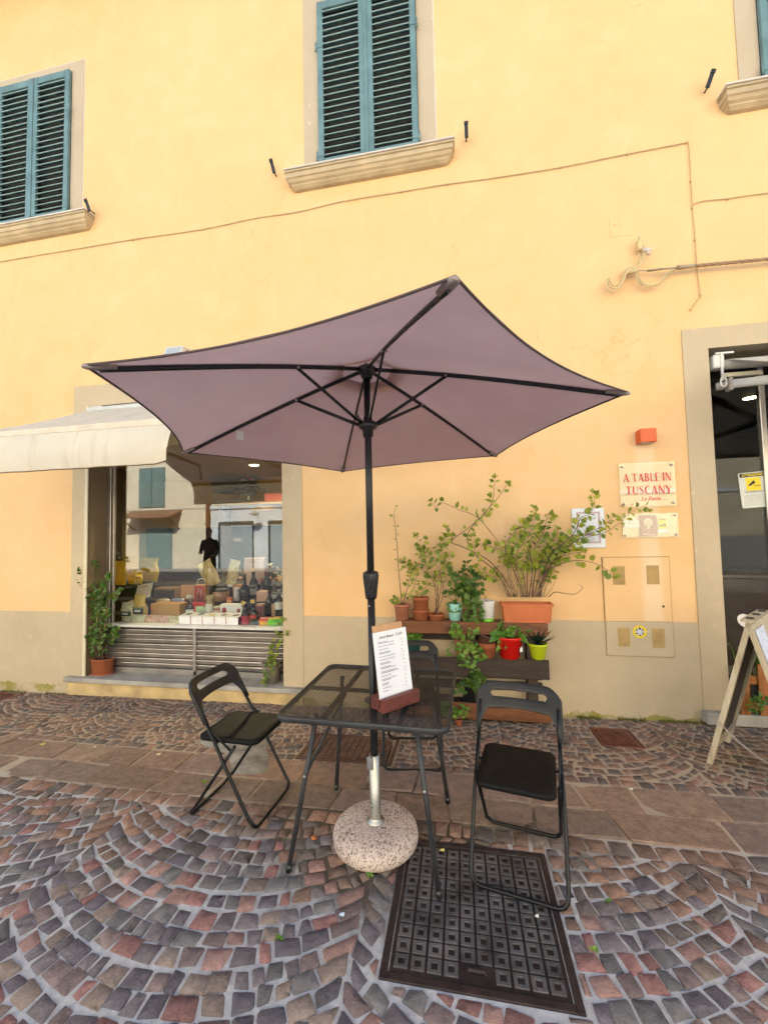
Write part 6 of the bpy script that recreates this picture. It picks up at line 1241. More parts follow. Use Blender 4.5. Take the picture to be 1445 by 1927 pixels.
m = MB(); m.tube([Vector((w_*.20, -.03, .02)), Vector((w_*.26, -.03, h*.8))], .014, 8); m.tube([Vector((w_*.36, -.03, .02)), Vector((w_*.36, -.03, h*.75))], .016, 8); m.build('jarred_goods', M_('pinkish goods', (.42, .16, .12), .4), t, True)
bottle(351, 368, 1128, 1161, 'B', 'squat dark oil bottle with white label by the green box', (.35, .32, .3), (.6, .6, .58), shoulder=.52, labz=(.06, .34))
tagc(355, 1123, .66, 'white price card above the squat oil bottle', (.58, .56, .5), .06, .045)
carton(363, 390, 1133, 1160, 'B', 'red tin behind the green box', (.42, .02, .025), None, .05, hfrac=.9)
carton(370, 391, 1143, 1163, 'B', 'green and cream tea box', (.16, .33, .12), (.38, .50, .30), .05)
jar(388, 403, 1122, 1159, 'B', 'tall amber jar with white label', (.22, .14, .04), (.32, .25, .10), (.6, .58, .5)); jar(402, 429, 1119, 1141, 'C', 'wide wooden tub with black lid', (.34, .17, .07), (.02, .02, .02)); jar(402, 417, 1144, 1161, 'B', 'small jar with white and pink label', (.35, .12, .08), (.45, .4, .3), (.62, .5, .45))
pillow(390, 418, 1074, 1124, 'D', 'bag of nest pasta tilted to the left', (.48, .36, .15), .07, tilt=-.5, c2=(.60, .48, .24), vs_=40, lump=.03)
pillow(424, 444, 1071, 1120, 'D', 'twisted bag of nest pasta with a gold tag', (.50, .38, .16), .06, tilt=.22, c2=(.60, .48, .24), vs_=40, lump=.04)
jar(428, 441, 1098, 1123, 'C', 'black tin with white top among the pasta', (.02, .02, .02), (.6, .58, .52)); carton(427, 437, 1112, 1140, 'B', 'slim red and orange packet standing upright', (.50, .10, .03), (.62, .33, .12), .03)
carton(440, 457, 1100, 1124, 'C', 'brown clay coloured box behind the champagne bottle', (.36, .16, .06), None, .08)
p, w_, h = spot(462, 497, 1050, 1100, 'D'); t = thing('paper_bag', 'large pale pink paper gift bag standing behind the bottles', 'paper bag', p, .2); m = MB(); m.prism([(-w_/2, -.05, 0), (w_/2, -.05, 0), (w_/2, .05, 0), (-w_/2, .05, 0)], (.01, 0, h)); m.build('bag', M_('pink kraft', (.55, .36, .26), .7), t, True); m = MB(); m.tube(smooth_path([(-.03, -.055, h), (-.02, -.06, h-.05), (.03, -.06, h-.055), (.05, -.055, h)]), .003, 5); m.build('handle', M_('brown cord', (.25, .12, .06), .8), t, True)
bottle(452, 469, 1082, 1133, 'C', 'champagne shaped black bottle left of the paper bag', (.015, .015, .015), None, shoulder=.42, labz=(.1, .3)); bottle(470, 485, 1070, 1124, 'C', 'bottle with pale silver label in front of the paper bag', (.10, .10, .10), (.36, .36, .33), (.05, .05, .05), shoulder=.55); bottle(488, 498, 1083, 1120, 'C', 'slim bottle with orange-red neck foil', (.45, .07, .03), (.30, .2, .12), shoulder=.35); bottle(496, 510, 1066, 1120, 'C', 'tall dark bottle with red capsule', (.36, .03, .02), None, shoulder=.6)
bottle(512, 522, 1093, 1130, 'C', 'white labelled bottle, left of the rear right pair', (.5, .5, .48), (.6, .6, .58), (.05, .05, .05)); bottle(526, 536, 1093, 1130, 'C', 'white labelled bottle, right of the rear right pair', (.5, .5, .48), (.6, .6, .58), (.05, .05, .05)); bottle(500, 514, 1113, 1162, 'B', 'plain black bottle between the brown box and the white labelled bottle', (.02, .02, .02), None); bottle(518, 533, 1114, 1164, 'B', 'bottle with big white label at the right edge of the window', (.5, .5, .5), (.62, .62, .60), labz=(.28, .56))
bottle(455, 470, 1139, 1184, 'A', 'front black bottle with pink drawing on its label', (.03, .02, .03), (.42, .04, .07), labz=(.10, .52)); bottle(471, 485, 1137, 1184, 'A', 'front black bottle with red and gold label', (.04, .02, .02), (.06, .05, .03), (.55, .05, .03), labz=(.14, .58))
tagc(458, 1135, .40, 'yellow price tag on the front bottle with pink drawing', tilt=.35); tagc(475, 1132, .42, 'yellow price tag on the front bottle with gold label', tilt=-.1); tagc(476, 1073, .86, 'yellow price tag on the silver labelled bottle', tilt=-.05); tagc(503, 1127, .74, 'flat yellow price tag before the wicker basket', tilt=-.15); tagc(527, 1090, .90, 'yellow price tag between the rear pair of bottles', tilt=-.35)
XS = [345, 367, 389, 411, 433, 456]
for i in range(5):
    a, b = XS[i], XS[i+1]; mk = ((.02, .02, .03), (.10, .14, .22), (.62, .42, .04), (.22, .12, .08), (.16, .07, .14))[i]; nm = ('first', 'second', 'third', 'fourth', 'fifth')[i]
    t = carton(a+.6, b-.6, 1163, 1185, 'A', '%s white biscuit box from the left in the front row' % nm, (.68, .66, .64), None, .17, 'white biscuit boxes in the front row', name='biscuit_box')
    p, w_, h = spot(a, b, 1163, 1185, 'A'); m = MB(); m.add([(-w_/2+.003, -.084, h+.002), (w_/2-.003, -.084, h+.002), (w_/2-.003, .08, h+.016), (-w_/2+.003, .08, h+.016)], [(0, 1, 2, 3)]); m.build('sloping_lid', MG_WH, t, True); m = MB(); m.lathe([(w_*.26, 0), (0, .0008)], (0, 0, 0), 14, M=Matrix.Translation((0, 0, h+.0095)) @ Matrix.Rotation(.085, 4, 'X')); m.build('lid_picture', M_('print %.2f %.2f %.2f' % mk, mk, .5), t, True)
    m = MB(); m.box(w_/2-.002, w_/2+.0005, -.086, .086, .004, h-.002); m.build('side_panel', M_('side %d' % (i == 4), (.07, .02, .06) if i == 4 else (.40, .06, .05), .5), t, True)
for a, b, nm, mk in ((418, 434, 'white sweet box with red dot, left of the second row', (.5, .05, .04)), (434, 447, 'white sweet box with folded bow top in the second row', None), (447, 459, 'white sweet box with red leaf, right of the second row', (.5, .05, .05))): carton(a, b, 1139, 1161, 'B', nm, (.66, .64, .63), None, .09, 'white sweet boxes in the second row', mark=mk)
jar(440, 451, 1120, 1144, 'C', 'silver canister behind the second row of white boxes', (.40, .40, .40), (.5, .5, .5)); carton(484, 498, 1140, 1163, 'B', 'brown box with dark red side between the bottles', (.34, .18, .12), (.16, .03, .03), .08); carton(487, 508, 1122, 1141, 'C', 'pink wicker basket with price tag', (.46, .27, .20), None, .12, name='wicker_basket', cat='basket')
carton(478, 492, 1172, 1185, 'A', 'small dark blue box with green bow at the ledge', (.02, .06, .14), None, .10, topc=(.10, .28, .18), rz=.2); carton(490, 509, 1167, 1186, 'A', 'red and pink box lying at the ledge', (.50, .03, .06), (.60, .35, .05), .13, topc=(.55, .10, .10), rz=.35); carton(507, 531, 1167, 1187, 'A', 'bright green box with orange top at the right end of the ledge', (.16, .50, .04), None, .13, topc=(.62, .36, .02), rz=.35)
carton(513, 528, 1140, 1164, 'B', 'narrow tan box behind the white labelled bottle', (.40, .24, .10), None, .06)
# dark table with leafy produce further back in the room
p = wp(478, 1092, 1.9); t = thing('produce_table', 'dark table heaped with leafy produce deep in the shop', 'table', (p.x, 2.0, 0)); m = MB(); m.box(-.95, .95, -.3, .3, p.z-.10, p.z-.02, bev=.004); m.build('tabletop', M_('plum wood', (.07, .028, .03), .5), t, True)
for sx in (-.88, .88):
    for sy in (-.24, .24): m = MB(); m.box(sx-.03, sx+.03, sy-.03, sy+.03, .0, p.z-.10); m.build('leg', M_('plum wood', (.07, .028, .03), .5), t, True)
pr = thing('produce_heap', 'heap of dark leaves and fruit on the table deep in the shop', 'produce', (p.x, 2.0, p.z-.02)); m = MB()
for i in range(420):
    x = rng.uniform(-.75, .75); hmax = .26*math.exp(-(x-.15)**2/.25); q = Vector((x, rng.uniform(-.25, .25), rng.uniform(0, 1)*hmax+.01)); d = Vector((rng.gauss(0, 1), rng.gauss(0, .7), abs(rng.gauss(0, .8)))).normalized(); L_ = rng.uniform(.05, .12); s_ = d.orthogonal().normalized()*L_*.22; m.add([q, q+d*L_*.5+s_, q+d*L_, q+d*L_*.5-s_], [(0, 1, 2, 3)], 0 if rng.random() < .7 else 1)
tag(m.build('leaves', [M_('dark produce leaf', (.022, .030, .012), .5), M_('red brown leaf', (.09, .03, .015), .5)], pr, True), kind='stuff')
for i in range(16): m = MB(); x = rng.uniform(-.7, .7); m.lathe([(0, 0), (.03, .01), (.042, .04), (.03, .07), (0, .08)], (x, rng.uniform(-.25, -.05), .005), 10); m.build('fruit', M_('dull orange fruit', (.32, .12, .03), .5), pr, True)
# back wall of the shop: hood, flowers, red box on a shelf
sh_ = thing('wall_shelf', 'dark shelf along the back of the shop', 'shelf', (-3.9, 2.8, 1.9)); q0, q1 = wp(470, 946, 2.8), wp(545, 946, 2.8); m = MB(); m.box(q0.x-.6, q1.x+.3, 2.6, 3.0, q0.z-.05, q0.z); m.build('board', M_('dark shelf wood', (.05, .03, .02), .6), sh_)
for x_ in (q0.x-.5, q1.x+.2): m = MB(); m.box(x_, x_+.05, 2.65, 2.95, .0, q0.z-.05); m.build('post', M_('dark shelf wood', (.05, .03, .02), .6), sh_)
p = wp(518, 944, 2.75); carton_ = thing('red_box', 'dark red box on the shelf at the back of the shop', 'box', (p.x, 2.78, q0.z)); m = MB(); m.box(-.17, .17, -.1, .1, 0.001, .14, bev=.004); m.build('carton', M_('dull red card', (.13, .012, .010), .7), carton_, True)
p = wp(465, 945, 2.75); fv = thing('flower_vase', 'vase of dark foliage with pink flowers at the back of the shop', 'flowers', (p.x, 2.8, q0.z)); m = MB(); m.lathe([(.07, 0), (.09, .05), (.06, .14), (.05, .16)], (0, 0, .001), 14); m.build('vase', M_('dark vase', (.03, .025, .02), .3), fv, True); m = MB()
for i in range(150): q = Vector((rng.gauss(0, .12), rng.gauss(0, .08), .15+abs(rng.gauss(0, .17)))); d = Vector((rng.gauss(0, 1), rng.gauss(0, 1), rng.gauss(.3, 1))).normalized(); L_ = .07; s_ = d.orthogonal().normalized()*.018; m.add([q, q+d*L_*.5+s_, q+d*L_, q+d*L_*.5-s_], [(0, 1, 2, 3)])
tag(m.build('foliage', M_('dark foliage', (.03, .045, .02), .5), fv, True), kind='stuff')
for i in range(9): m = MB(); q = Vector((rng.gauss(.0, .10), -.08, .38+rng.random()*.22)); m.lathe([(0, 0), (.03, .02), (.02, .04), (0, .045)], q, 8); m.build('flower', M_('pink petals', (.50, .07, .10), .6), fv, True)
p = wp(437, 905, 3.0); hd = thing('oven_hood', 'black arched hood on the mustard back wall', 'hood', (p.x, 3.24, p.z-.1)); m = MB(); m.prism([(-.30, -.35, -.12), (.30, -.35, -.12), (.42, -.35, .20), (.30, -.35, .30), (0, -.35, .36), (-.30, -.35, .30), (-.42, -.35, .20)], (0, .35, 0)); m.build('hood', M_('sooty black', (.012, .011, .010), .6), hd, True); m = MB(); m.box(-.36, .30, -.30, -.02, -.32, -.24); m.build('mantel', M_('pale mantel', (.35, .25, .12), .6), hd, True)
# ceiling lamps that are lit
for (px_, py_, Y_, lab, nm) in ((478, 875, 1.55, 'lit round ceiling spot inside the shop', 'ceiling_spot'), (1412, 748, 1.7, 'lit ceiling spot in the dark room behind the door', 'ceiling_spot')):
    p = wp(px_, py_, Y_); z = 2.716 if px_ < 700 else 3.196; d = ray(px_, py_); k = (z-CAM.z)/d.z; p = CAM+d*k; t = thing(nm, lab, 'lamp', p); m = MB(); m.lathe([(.075, -.004), (.085, 0)], p, 24); m.build('ring', M_WHITEP, t); m = MB(); m.lathe([(.070, -.006), (0, -.0065)], p, 24); m.build('lens', emis('lit lens', (1.0, .82, .45), 9.0), t)
    ld = bpy.data.lights.new('spot glow', 'SPOT'); ld.energy = 95 if px_ < 700 else 2; ld.color = (1.0, .76, .40); ld.spot_size = math.radians(150); ld.spot_blend = .6; ld.shadow_soft_size = .06; lo = bpy.data.objects.new('spot_glow', ld); COL.objects.link(lo); lo.location = (p.x, p.y, p.z-.02); adopt(lo, t)
# ------------------------------------------------------------------ sandwich board, planter and things by the door
M_ABW = wood('whitewashed worn board', (0.34, 0.27, 0.17), (0.60, 0.52, 0.38), (6, 6, 1.0), .7); M_ABD = wood('dark back of board', (0.05, 0.035, 0.022), (0.11, 0.08, 0.05), (6, 6, 1.0), .7)
g0 = gp(1329, 1437); rd = Vector((.665, .747, 0)).normalized(); pr = Vector((-rd.y, rd.x, 0)); best = None
for k in range(10, 60):                      # how far the foot stands out from the ridge: the ridge must meet its own pixel column
    s_ = k/100; R0 = g0-pr*s_; rr = wp(1409, 1172, R0.y); e = abs(rr.x-R0.x)
    if best is None or e < best[0]: best = (e, s_, Vector((R0.x, R0.y, rr.z)))
SPR, RG = best[1], best[2]; depth = .50
ab = thing('sandwich_board', 'worn white wooden sandwich board standing open before the door', 'sandwich board', (RG.x, RG.y, g0.z))
def leg_panel(sgn, mats):
    f = RG+pr*(-sgn*SPR); foot = Vector((f.x, f.y, ground_z(f.x, f.y)+.004)); top = RG+pr*(-sgn*.012); d = (top-foot).normalized(); inn = pr*sgn; inn = (inn-d*inn.dot(d)).normalized()
    m = MB()
    for a, b in ((0, .045), (depth-.045, depth)): m.prism([foot+rd*a, foot+rd*b, foot+rd*b+inn*.030, foot+rd*a+inn*.030], top-foot, 0)
    m.build('leg_frame', mats[0], ab); m = MB(); f2 = foot.lerp(top, .14)
    m.prism([f2+rd*.0455+inn*.004, f2+rd*(depth-.0455)+inn*.004, f2+rd*(depth-.0455)+inn*.014, f2+rd*.0455+inn*.014], (top-f2)*.98); m.build('panel', mats[1], ab)
    m = MB(); f3 = foot.lerp(top, .12); m.prism([f3+rd*.0455+inn*.002, f3+rd*(depth-.0455)+inn*.002, f3+rd*(depth-.0455)+inn*.028, f3+rd*.0455+inn*.028], d*.04); m.build('bottom_rail', mats[0], ab); return foot, top, inn
fl_, tl_, nl_ = leg_panel(-1, (M_ABW, M_ABD)); fr_, tr_, nr_ = leg_panel(1, (M_ABW, M_ABW))
m = MB(); m.prism([RG-pr*.04-rd*.004, RG+pr*.04-rd*.004, RG+pr*.04+rd*(depth+.004), RG-pr*.04+rd*(depth+.004)], (0, 0, .016)); m.build('ridge_strip', M_ABW, ab)
for k in range(3): m = MB(); c = RG+rd*(.06+.18*k)+Vector((0, 0, .021)); m.tube([c-pr*.02, c+pr*.02], .007, 6); m.build('hinge', M_IRON, ab)
q = lambda s_, y_: tr_.lerp(fr_, s_)+rd*y_-nr_*.004
m = MB(); m.add([q(.05, .015), q(.52, .015), q(.52, .25), q(.05, .25)], [(0, 1, 2, 3)]); m.build('paper', plain('handwritten white paper', (0.58, 0.60, 0.70), 0.6, var=0.2, scale=40, bump=0), ab)
m = MB(); m.add([q(.12, .32), q(.22, .32), q(.22, .42), q(.12, .42)], [(0, 1, 2, 3)]); m.build('emblem', plain('faded brown stamp', (0.16, 0.10, 0.05), 0.7, var=0.4, scale=60, bump=0), ab)
ch0 = fl_.lerp(tl_, .31)-rd*.003; ch1 = fr_.lerp(tr_, .10)-rd*.003; P = [ch0.lerp(ch1, i/36)+Vector((0, 0, -.07*4*(i/36)*(1-i/36))) for i in range(37)]
m = MB()
for i in range(36):
    a, b = P[i], P[i+1]; c = (a+b)/2; d = (b-a).normalized(); s_ = rd if i % 2 else d.cross(rd).normalized(); r_ = (b-a).length*.62
    m.tube([c+d*r_*math.cos(x)+s_*.0055*math.sin(x) for x in [2*PI*k/10 for k in range(11)]], .0022, 4, cap=False)
m.build('chain', M_ALU, ab)
# picket planter on the door step
pl = thing('picket_planter', 'orange-brown picket planter with spiky plants on the door step', 'planter', (2.62, -.02, .036)); M_PK = wood('orange stained picket', (0.20, 0.065, 0.012), (0.36, 0.14, 0.035), (9, 9, 1.0), .55)
for i, x_ in enumerate((2.245, 2.385, 2.525, 2.665, 2.805, 2.945)): m = MB(); h_ = .40; m.box(x_, x_+.072, -.085, -.068, .0365, .0365+h_+.015*(i % 2), bev=.003); m.build('picket', M_PK, pl)
for z_ in (.06, .28): m = MB(); m.box(2.24, 3.02, -.066, -.050, z_, z_+.07, bev=.003); m.build('rail', M_PK, pl)
m = MB(); m.box(2.245, 3.015, -.049, .085, .0365, .30); m.build('trough', plain('dark trough liner', (0.02, 0.016, 0.012), 0.8), pl)
for k in range(34):
    a = rng.uniform(-1, 1); x_ = rng.uniform(2.27, 2.95); b = Vector((x_, rng.uniform(-.04, .06), .29)); L_ = rng.uniform(.20, .42); m = MB(); dx = a*.55
    P = [b, b+Vector((dx*L_*.35, -.02, L_*.55)), b+Vector((dx*L_*.8, -.06, L_*.85)), b+Vector((dx*L_*1.3, -.10, L_*.82))]; m.tube(smooth_path(P, 3), [.008]*5+[.006, .005, .003, .002, .001], 4, flat=(1, .25)); m.build('leaf', M_LEAFB, pl)
for k in range(16): x_ = rng.uniform(2.26, 2.95); branch(pl, [Vector((x_, -.055, .20)), Vector((x_+rng.uniform(-.05, .05), -.105, .16)), Vector((x_+rng.uniform(-.08, .08), -.12, rng.uniform(.08, .20)))], .002, .001, 'd', .035, .3, .03, rng, None, .8, 3, 3)
p = wp(1400, 1165, .02); dd = thing('white_dish', 'white round dish among the planter leaves by the door', 'dish', (p.x, .02, .31)); m = MB(); m.lathe([(.03, 0), (.05, .008), (.06, .018), (.056, .018), (.03, .006), (0, .005)], (0, 0, 0), 24, M=Matrix.Translation((p.x, .02, p.z-.02)) @ Matrix.Rotation(math.radians(65), 4, 'X')); m.build('dish', M_MARB, dd)
# bar furniture in the dark room
bc = thing('bar_counter', 'dark bar counter with bottles inside the doorway', 'counter', (3.3, 1.6, -.08)); m = MB(); m.box(-.9, 1.4, 0, .5, .001, 1.05, bev=.01); m.build('body', M_('bar wood', (.05, .022, .012), .4), bc, True); m = MB(); m.box(-.95, 1.45, -.04, .54, 1.051, 1.09, bev=.005); m.build('top', M_('bar top', (.12, .08, .05), .3), bc, True)
for i, x_ in enumerate((2.50, 2.62, 2.78, 2.95)):
    p = Vector((x_, 1.72, 1.011)); t = thing('bar_bottle', ('bottle on the bar nearest the door frame', 'second bottle from the door frame on the bar', 'third bottle from the door frame on the bar', 'fourth bottle from the door frame on the bar')[i], 'bottle', p, 0, 'bottles on the bar'); m = MB(); m.lathe([(.034, 0), (.036, .005), (.036, .17), (.014, .22), (.013, .29), (0, .292)], p, 14); m.build('glass', MG_BLK, t); m = MB(); m.lathe([(.0368, .05), (.0368, .12)], p, 14); m.build('label', MG_WH, t)

# ------------------------------------------------------------------ litter and weeds
def bit(name, label, cat, px_, py_, fn):
    p = gp(px_, py_, .004); t = thing(name, label, cat, p); fn(t, p); return t
def cap_(t, p): m = MB(); m.lathe([(.014, 0), (.015, .003), (.013, .008), (0, .009)], p+Vector((0, 0, .002)), 16); m.build('cap', M_('orange cap', (.48, .15, .03), .4), t)
bit('bottle_cap', 'small orange bottle cap on the cobbles left of the parasol base', 'bottle cap', 591, 1579, cap_)
def scrap(c, s_):
    def f(t, p):
        m = MB(); m.add([p+Vector((-s_, -s_*.4, .004)), p+Vector((s_*.9, -s_*.5, .003)), p+Vector((s_, s_*.5, .010)), p+Vector((-s_*.7, s_*.5, .006))], [(0, 1, 2, 3)]); m.build('scrap', M_('scrap %.2f %.2f' % (c[0], c[2]), c, .7), t)
    return f
for (x_, y_, lab, c, s_) in ((80, 1402, 'curled yellow leaf on the slabs at far left', (.55, .38, .08), .022), (298, 1421, 'small pale leaf on the slabs behind the left chair', (.60, .50, .30), .018), (832, 1602, 'yellow fleck on the edge of the big manhole cover', (.62, .50, .15), .011), (643, 1724, 'pale blue paper scrap between the cobbles', (.48, .55, .66), .012), (1010, 1727, 'white speck beside the lower rail of the right chair', (.6, .58, .52), .008), (178, 1407, 'tiny white scrap on the slabs at left', (.6, .58, .55), .010), (1187, 1487, 'small cream leaf on the sandstone slab at right', (.62, .54, .40), .012)): bit('litter', lab, 'litter', x_, y_, scrap(c, s_))
def weed(t, p):
    for k in range(7): put_leaf(t, 'p', p, Vector((rng.gauss(0, 1), rng.gauss(0, 1), .6)), .017, rng)
for (x_, y_, lab) in ((697, 1648, 'green weed sprouting in front of the parasol base'), (1142, 1697, 'low green weed between the cobbles right of the chair'), (1120, 1790, 'tiny weed beside the manhole corner'), (385, 1473, 'mossy weed at the slab edge by the left chair'), (527, 1765, 'tiny weed between two dark cobbles at lower middle')): bit('weed', lab, 'weed', x_, y_, weed)
mo = MB(); rng2 = random.Random(9)
for i in range(900):
    x_ = rng2.uniform(.75, 2.0) if i < 700 else rng2.uniform(-5.5, -4.4); y_ = -.012-abs(rng2.gauss(0, .016)); z_ = ground_z(x_, y_)-.008; h_ = abs(rng2.gauss(0, .012))+.004
    if mnoise.noise(Vector((x_*3, 0, 1))) < -.05: continue
    mo.add([(x_-.006, y_, z_), (x_+.006, y_+rng2.uniform(-.004, .004), z_), (x_+rng2.uniform(-.01, .01), y_-.008, z_+h_+.008)], [(0, 1, 2)])
tag(mo.build('moss', plain('yellow green moss', (0.15, 0.15, 0.03), 0.9, var=0.4, scale=30)), 'yellow green moss along the foot of the wall', 'moss', kind='stuff')

# ------------------------------------------------------------------ across the street: what the panes mirror
OY = -14.0
oh = thing('opposite_house', 'sunlit cream house across the street, mirrored in the shop window', 'building', (-18, OY, 0)); M_OH = plain('cream sunlit plaster', (0.66, 0.58, 0.45), 0.9, var=0.1, scale=1.5); M_OG = plain('pale blue white plaster', (0.60, 0.62, 0.64), 0.9, var=0.14, scale=1.5); M_OG2 = plain('beige upper plaster', (0.58, 0.50, 0.38), 0.9, var=0.1, scale=1.2)
m = MB(); m.box(-30, -12.5, OY-6, OY, -.02, 10.2); m.build('wall', M_OH, oh); m = MB(); m.box(-30.3, -12.2, OY-6.3, OY+.5, 10.21, 10.4); m.build('eaves', plain('grey eaves', (0.2, 0.17, 0.14), .8), oh)  # wall carried above view to screen the facade from bright horizon sky
m = MB(); m.box(-30, -12.5, OY+.001, OY+.02, 2.98, 3.03); m.build('string_course', plain('grey line', (.42, .38, .32), .9), oh)
for x0, x1, z0, z1 in ((-16.32, -14.83, 3.16, 5.2), (-21.3, -19.8, 3.16, 5.2)):
    for a, b in ((x0, (x0+x1)/2-.02), ((x0+x1)/2+.02, x1)):
        m = MB(); m.box(a, b, OY+.02, OY+.07, z0, z1); o = m.build('shutter', M_SHUT, oh); m = MB()
        for k in range(22): m.box(a+.10, b-.10, OY+.071, OY+.085, z0+.15+k*.082, z0+.19+k*.082)
        m.build('slats', M_SLAT, o)
m = MB(); m.box(-16.3, -14.4, OY+.001, OY+.05, 0, 2.45); dr = m.build('roller_door', plain('grey roller door', (0.26, 0.30, 0.31), .5, .2), oh); m = MB()
for k in range(26): m.box(-16.25, -14.45, OY+.051, OY+.062, .05+k*.09, .10+k*.09)
m.build('slats', M_SLAT, dr)
m = MB(); m.prism([(-16.75, OY, 2.98), (-16.75, OY+1.0, 2.62), (-16.75, OY+1.0, 2.55), (-16.75, OY, 2.88)], (2.9, 0, 0)); m.build('tiled_canopy', plain('brown canopy tile', (0.22, 0.12, 0.07), .8, var=.3), oh)
for x_ in (-16.6, -14.0): m = MB(); m.tube([(x_, OY, 2.0), (x_, OY+.9, 2.58)], .03, 6); m.build('canopy_strut', M_IRON, oh)
dp = thing('downpipe', 'copper downpipe between the two houses across the street', 'downpipe', (-12.35, OY+.1, 0)); m = MB(); m.tube([(-12.35, OY+.1, 0), (-12.35, OY+.1, 10.0)], .09, 12); m.build('pipe', plain('copper pipe', (0.22, 0.09, 0.05), .5, .4), dp)
og = thing('opposite_workshop', 'pale workshop front with grey roller doors, mirrored in the shop window', 'building', (-6, OY, 0)); m = MB(); m.box(-12.25, 26, OY-6, OY, -.02, 3.1); m.build('lower_wall', M_OG, og); m = MB(); m.box(-12.25, 26, OY-6, OY-.05, 3.101, 10.2); m.build('upper_wall', M_OG2, og); m = MB(); m.box(-12.25, 26, OY-.05, OY+.08, 2.94, 3.10); m.build('cornice', M_OG, og); m = MB(); m.box(-12.3, 26.3, OY-6.3, OY+.5, 10.21, 10.4); m.build('eaves', plain('grey eaves', (0.2, 0.17, 0.14), .8), og); m = MB(); m.box(1.5, 26, OY+.001, OY+.015, 1.2, 2.94); m.build('painted_wall', M_OG2, og); m = MB(); m.box(1.5, 26, OY+.001, OY+.03, 0, 1.199); m.build('grey_plinth', plain('grey plinth', (.30, .30, .28), .9), og)  # upper wall likewise raised to hide the low sky from the facade
for x0, x1 in ((-11.72, -9.97), (-9.05, -7.3), (-5.6, -3.8)):
    m = MB(); m.box(x0-.10, x1+.06, OY+.001, OY+.02, 0, 2.30); fr2 = m.build('door_frame', plain('dark green frame', (0.03, 0.045, 0.05), .6), og); m = MB(); m.box(x0+.04, x1, OY+.021, OY+.035, 0, 2.10); m.build('roller_door', plain('light grey slat door', (0.40, 0.45, 0.48), .5, .2), fr2); m = MB()
    for k in range(20): m.box(x0+.04, x1, OY+.036, OY+.05, .03+k*.104, .115+k*.104)
    m.build('slats', plain('light grey slat door', (0.40, 0.45, 0.48), .5, .2), fr2)
m = MB(); m.box(-10.95, -10.55, OY+.051, OY+.053, 1.30, 1.48); m.build('paper_note', MG_WH, og)
sl_ = thing('street_lamp', 'enamel wall lamp on a bracket across the street', 'lamp', (-9.5, OY, 2.9)); m = MB(); m.tube([(-9.55, OY, 2.85), (-9.55, OY+.5, 2.95), (-9.50, OY+.7, 2.75)], .02, 6); m.build('bracket', M_IRON, sl_); m = MB(); m.lathe([(.05, .12), (.10, .06), (.26, -.02), (.25, -.03)], (-9.48, OY+.75, 2.62), 18); m.build('shade', plain('grey enamel', (.32, .31, .27), .4), sl_); m = MB(); m.lathe([(0, -.09), (.08, -.05), (.09, 0), (.05, .05)], (-9.48, OY+.75, 2.60), 14); m.build('bulb_globe', plain('milky globe', (.6, .56, .42), .3), sl_)
# passer-by, seen only as a mirror image
PX, PY_ = wp(395, 993, 6.5).x, .54-6.5
ps_ = thing('person', 'person in dark clothes with a pale bag looking at a phone, mirrored in the window', 'person', (PX, PY_, 0), math.radians(165))
def skin_body(name, verts, edges, radii, mat, parent, sub=2):
    me = bpy.data.meshes.new(name); me.from_pydata(verts, edges, []); o = mesh_obj(name, me, parent, True); md = o.modifiers.new('skin', 'SKIN'); sb = o.modifiers.new('sub', 'SUBSURF'); sb.levels = sb.render_levels = sub
    lay = me.skin_vertices[0].data if len(me.skin_vertices) else None
    if lay is None:
        bpy.context.view_layer.objects.active = o; o.select_set(True); bpy.ops.object.modifier_remove(modifier='skin'); o.modifiers.clear(); bpy.ops.object.modifier_add(type='SKIN'); lay = me.skin_vertices[0].data; sb = o.modifiers.new('sub', 'SUBSURF'); sb.levels = sb.render_levels = sub; o.select_set(False)
    for i, r in enumerate(radii): lay[i].radius = r if isinstance(r, tuple) else (r, r)
    lay[0].use_root = True; me.materials.append(mat)
    for p in me.polygons: p.use_smooth = True
    return o
M_SKIN = plain('skin', (0.42, 0.24, 0.17), .5, bump=.05); M_CLO = plain('dark clothing', (0.022, 0.021, 0.024), .85)
V = [(0, 0, .98), (0, 0, 1.15), (0, -.01, 1.36), (0, -.02, 1.50), (0, -.05, 1.57), (-.10, 0, .93), (-.11, -.02, .52), (-.12, .03, .10), (-.12, -.12, .05), (.10, 0, .93), (.11, .0, .52), (.12, .05, .10), (.12, -.10, .05), (-.19, -.01, 1.44), (-.25, .0, 1.16), (-.20, -.24, 1.08), (.19, -.01, 1.44), (.24, .0, 1.16), (.14, -.26, 1.14), (-.185, -.31, 1.07), (.125, -.33, 1.15)]
E_ = [(0, 1), (1, 2), (2, 3), (3, 4), (0, 5), (5, 6), (6, 7), (7, 8), (0, 9), (9, 10), (10, 11), (11, 12), (2, 13), (13, 14), (14, 15), (15, 19), (2, 16), (16, 17), (17, 18), (18, 20)]
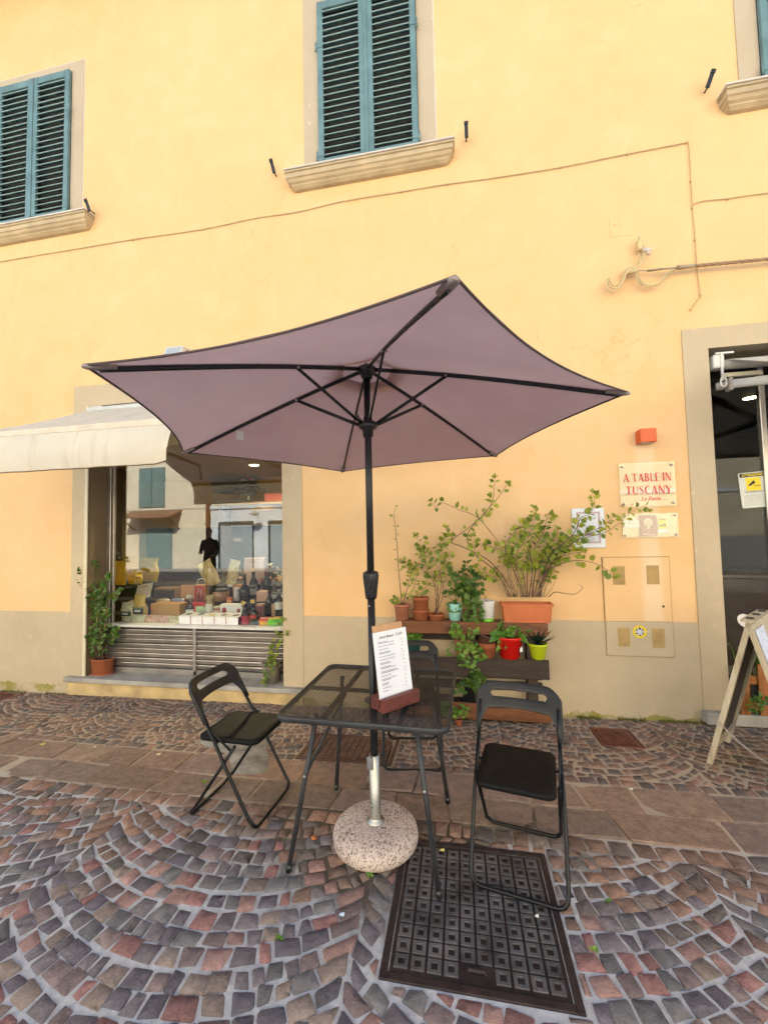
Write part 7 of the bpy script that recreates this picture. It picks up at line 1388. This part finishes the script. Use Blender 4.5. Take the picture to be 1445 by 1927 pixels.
R2 = [(.165, .12), (.15, .11), (.17, .12), .062, .06, .095, .068, .05, .045, .095, .068, .05, .045, .062, .05, .04, .062, .05, .04, .034, .034]
body = skin_body('body', V, E_, R2, M_CLO, ps_)
m = MB(); m.lathe([(0, -.125), (.045, -.115), (.068, -.06), (.078, .0), (.080, .05), (.06, .10), (0, .118)], (0, 0, 0), 16, sx=.95, sy=1.12, M=Matrix.Translation((0, -.075, 1.675)) @ Matrix.Rotation(math.radians(22), 4, 'X')); m.lathe([(0, -.015), (.012, 0), (0, .018)], (0, -.165, 1.655), 8); m.build('head', M_SKIN, body, True)
m = MB(); m.lathe([(.086, .0), (.090, .05), (.068, .11), (0, .128)], (0, 0, 0), 16, sx=.97, sy=1.1, M=Matrix.Translation((0, -.06, 1.69)) @ Matrix.Rotation(math.radians(8), 4, 'X')); m.build('hair', plain('dark hair', (.015, .012, .010), .6), body, True)
for sx, hx, hy, hz in ((-1, -.185, -.33, 1.065), (1, .125, -.35, 1.15)):
    m = MB(); m.tube([(hx, hy+.02, hz), (hx, hy-.03, hz), (hx, hy-.06, hz)], [.026, .034, .028], 8, flat=(1.2, .55))
    for k, (dx, L_) in enumerate(((-.028, .055), (-.010, .068), (.009, .064), (.026, .048))): m.tube([(hx+dx, hy-.05, hz), (hx+dx*1.05, hy-.05-L_*.6, hz-.004), (hx+dx*1.05, hy-.05-L_, hz-.022)], [.009, .008, .006], 6)
    m.tube([(hx-sx*.028, hy-.0, hz), (hx-sx*.052, hy-.03, hz+.008), (hx-sx*.050, hy-.058, hz+.010)], [.011, .009, .007], 6); m.build('hand', M_SKIN, body, True)
m = MB(); m.box(-.17, .17, .10, .24, 1.0, 1.46, bev=.05); m.build('backpack', plain('pale backpack', (.45, .47, .40), .7), ps_, True)
ph_ = thing('phone', 'phone in the hand of the mirrored person', 'phone', (PX, PY_, 1.2), math.radians(165)); m = MB(); m.box(.09, .165, -.43, -.30, -.028, -.018, bev=.003); m.build('body', M_BLACK, ph_, True)
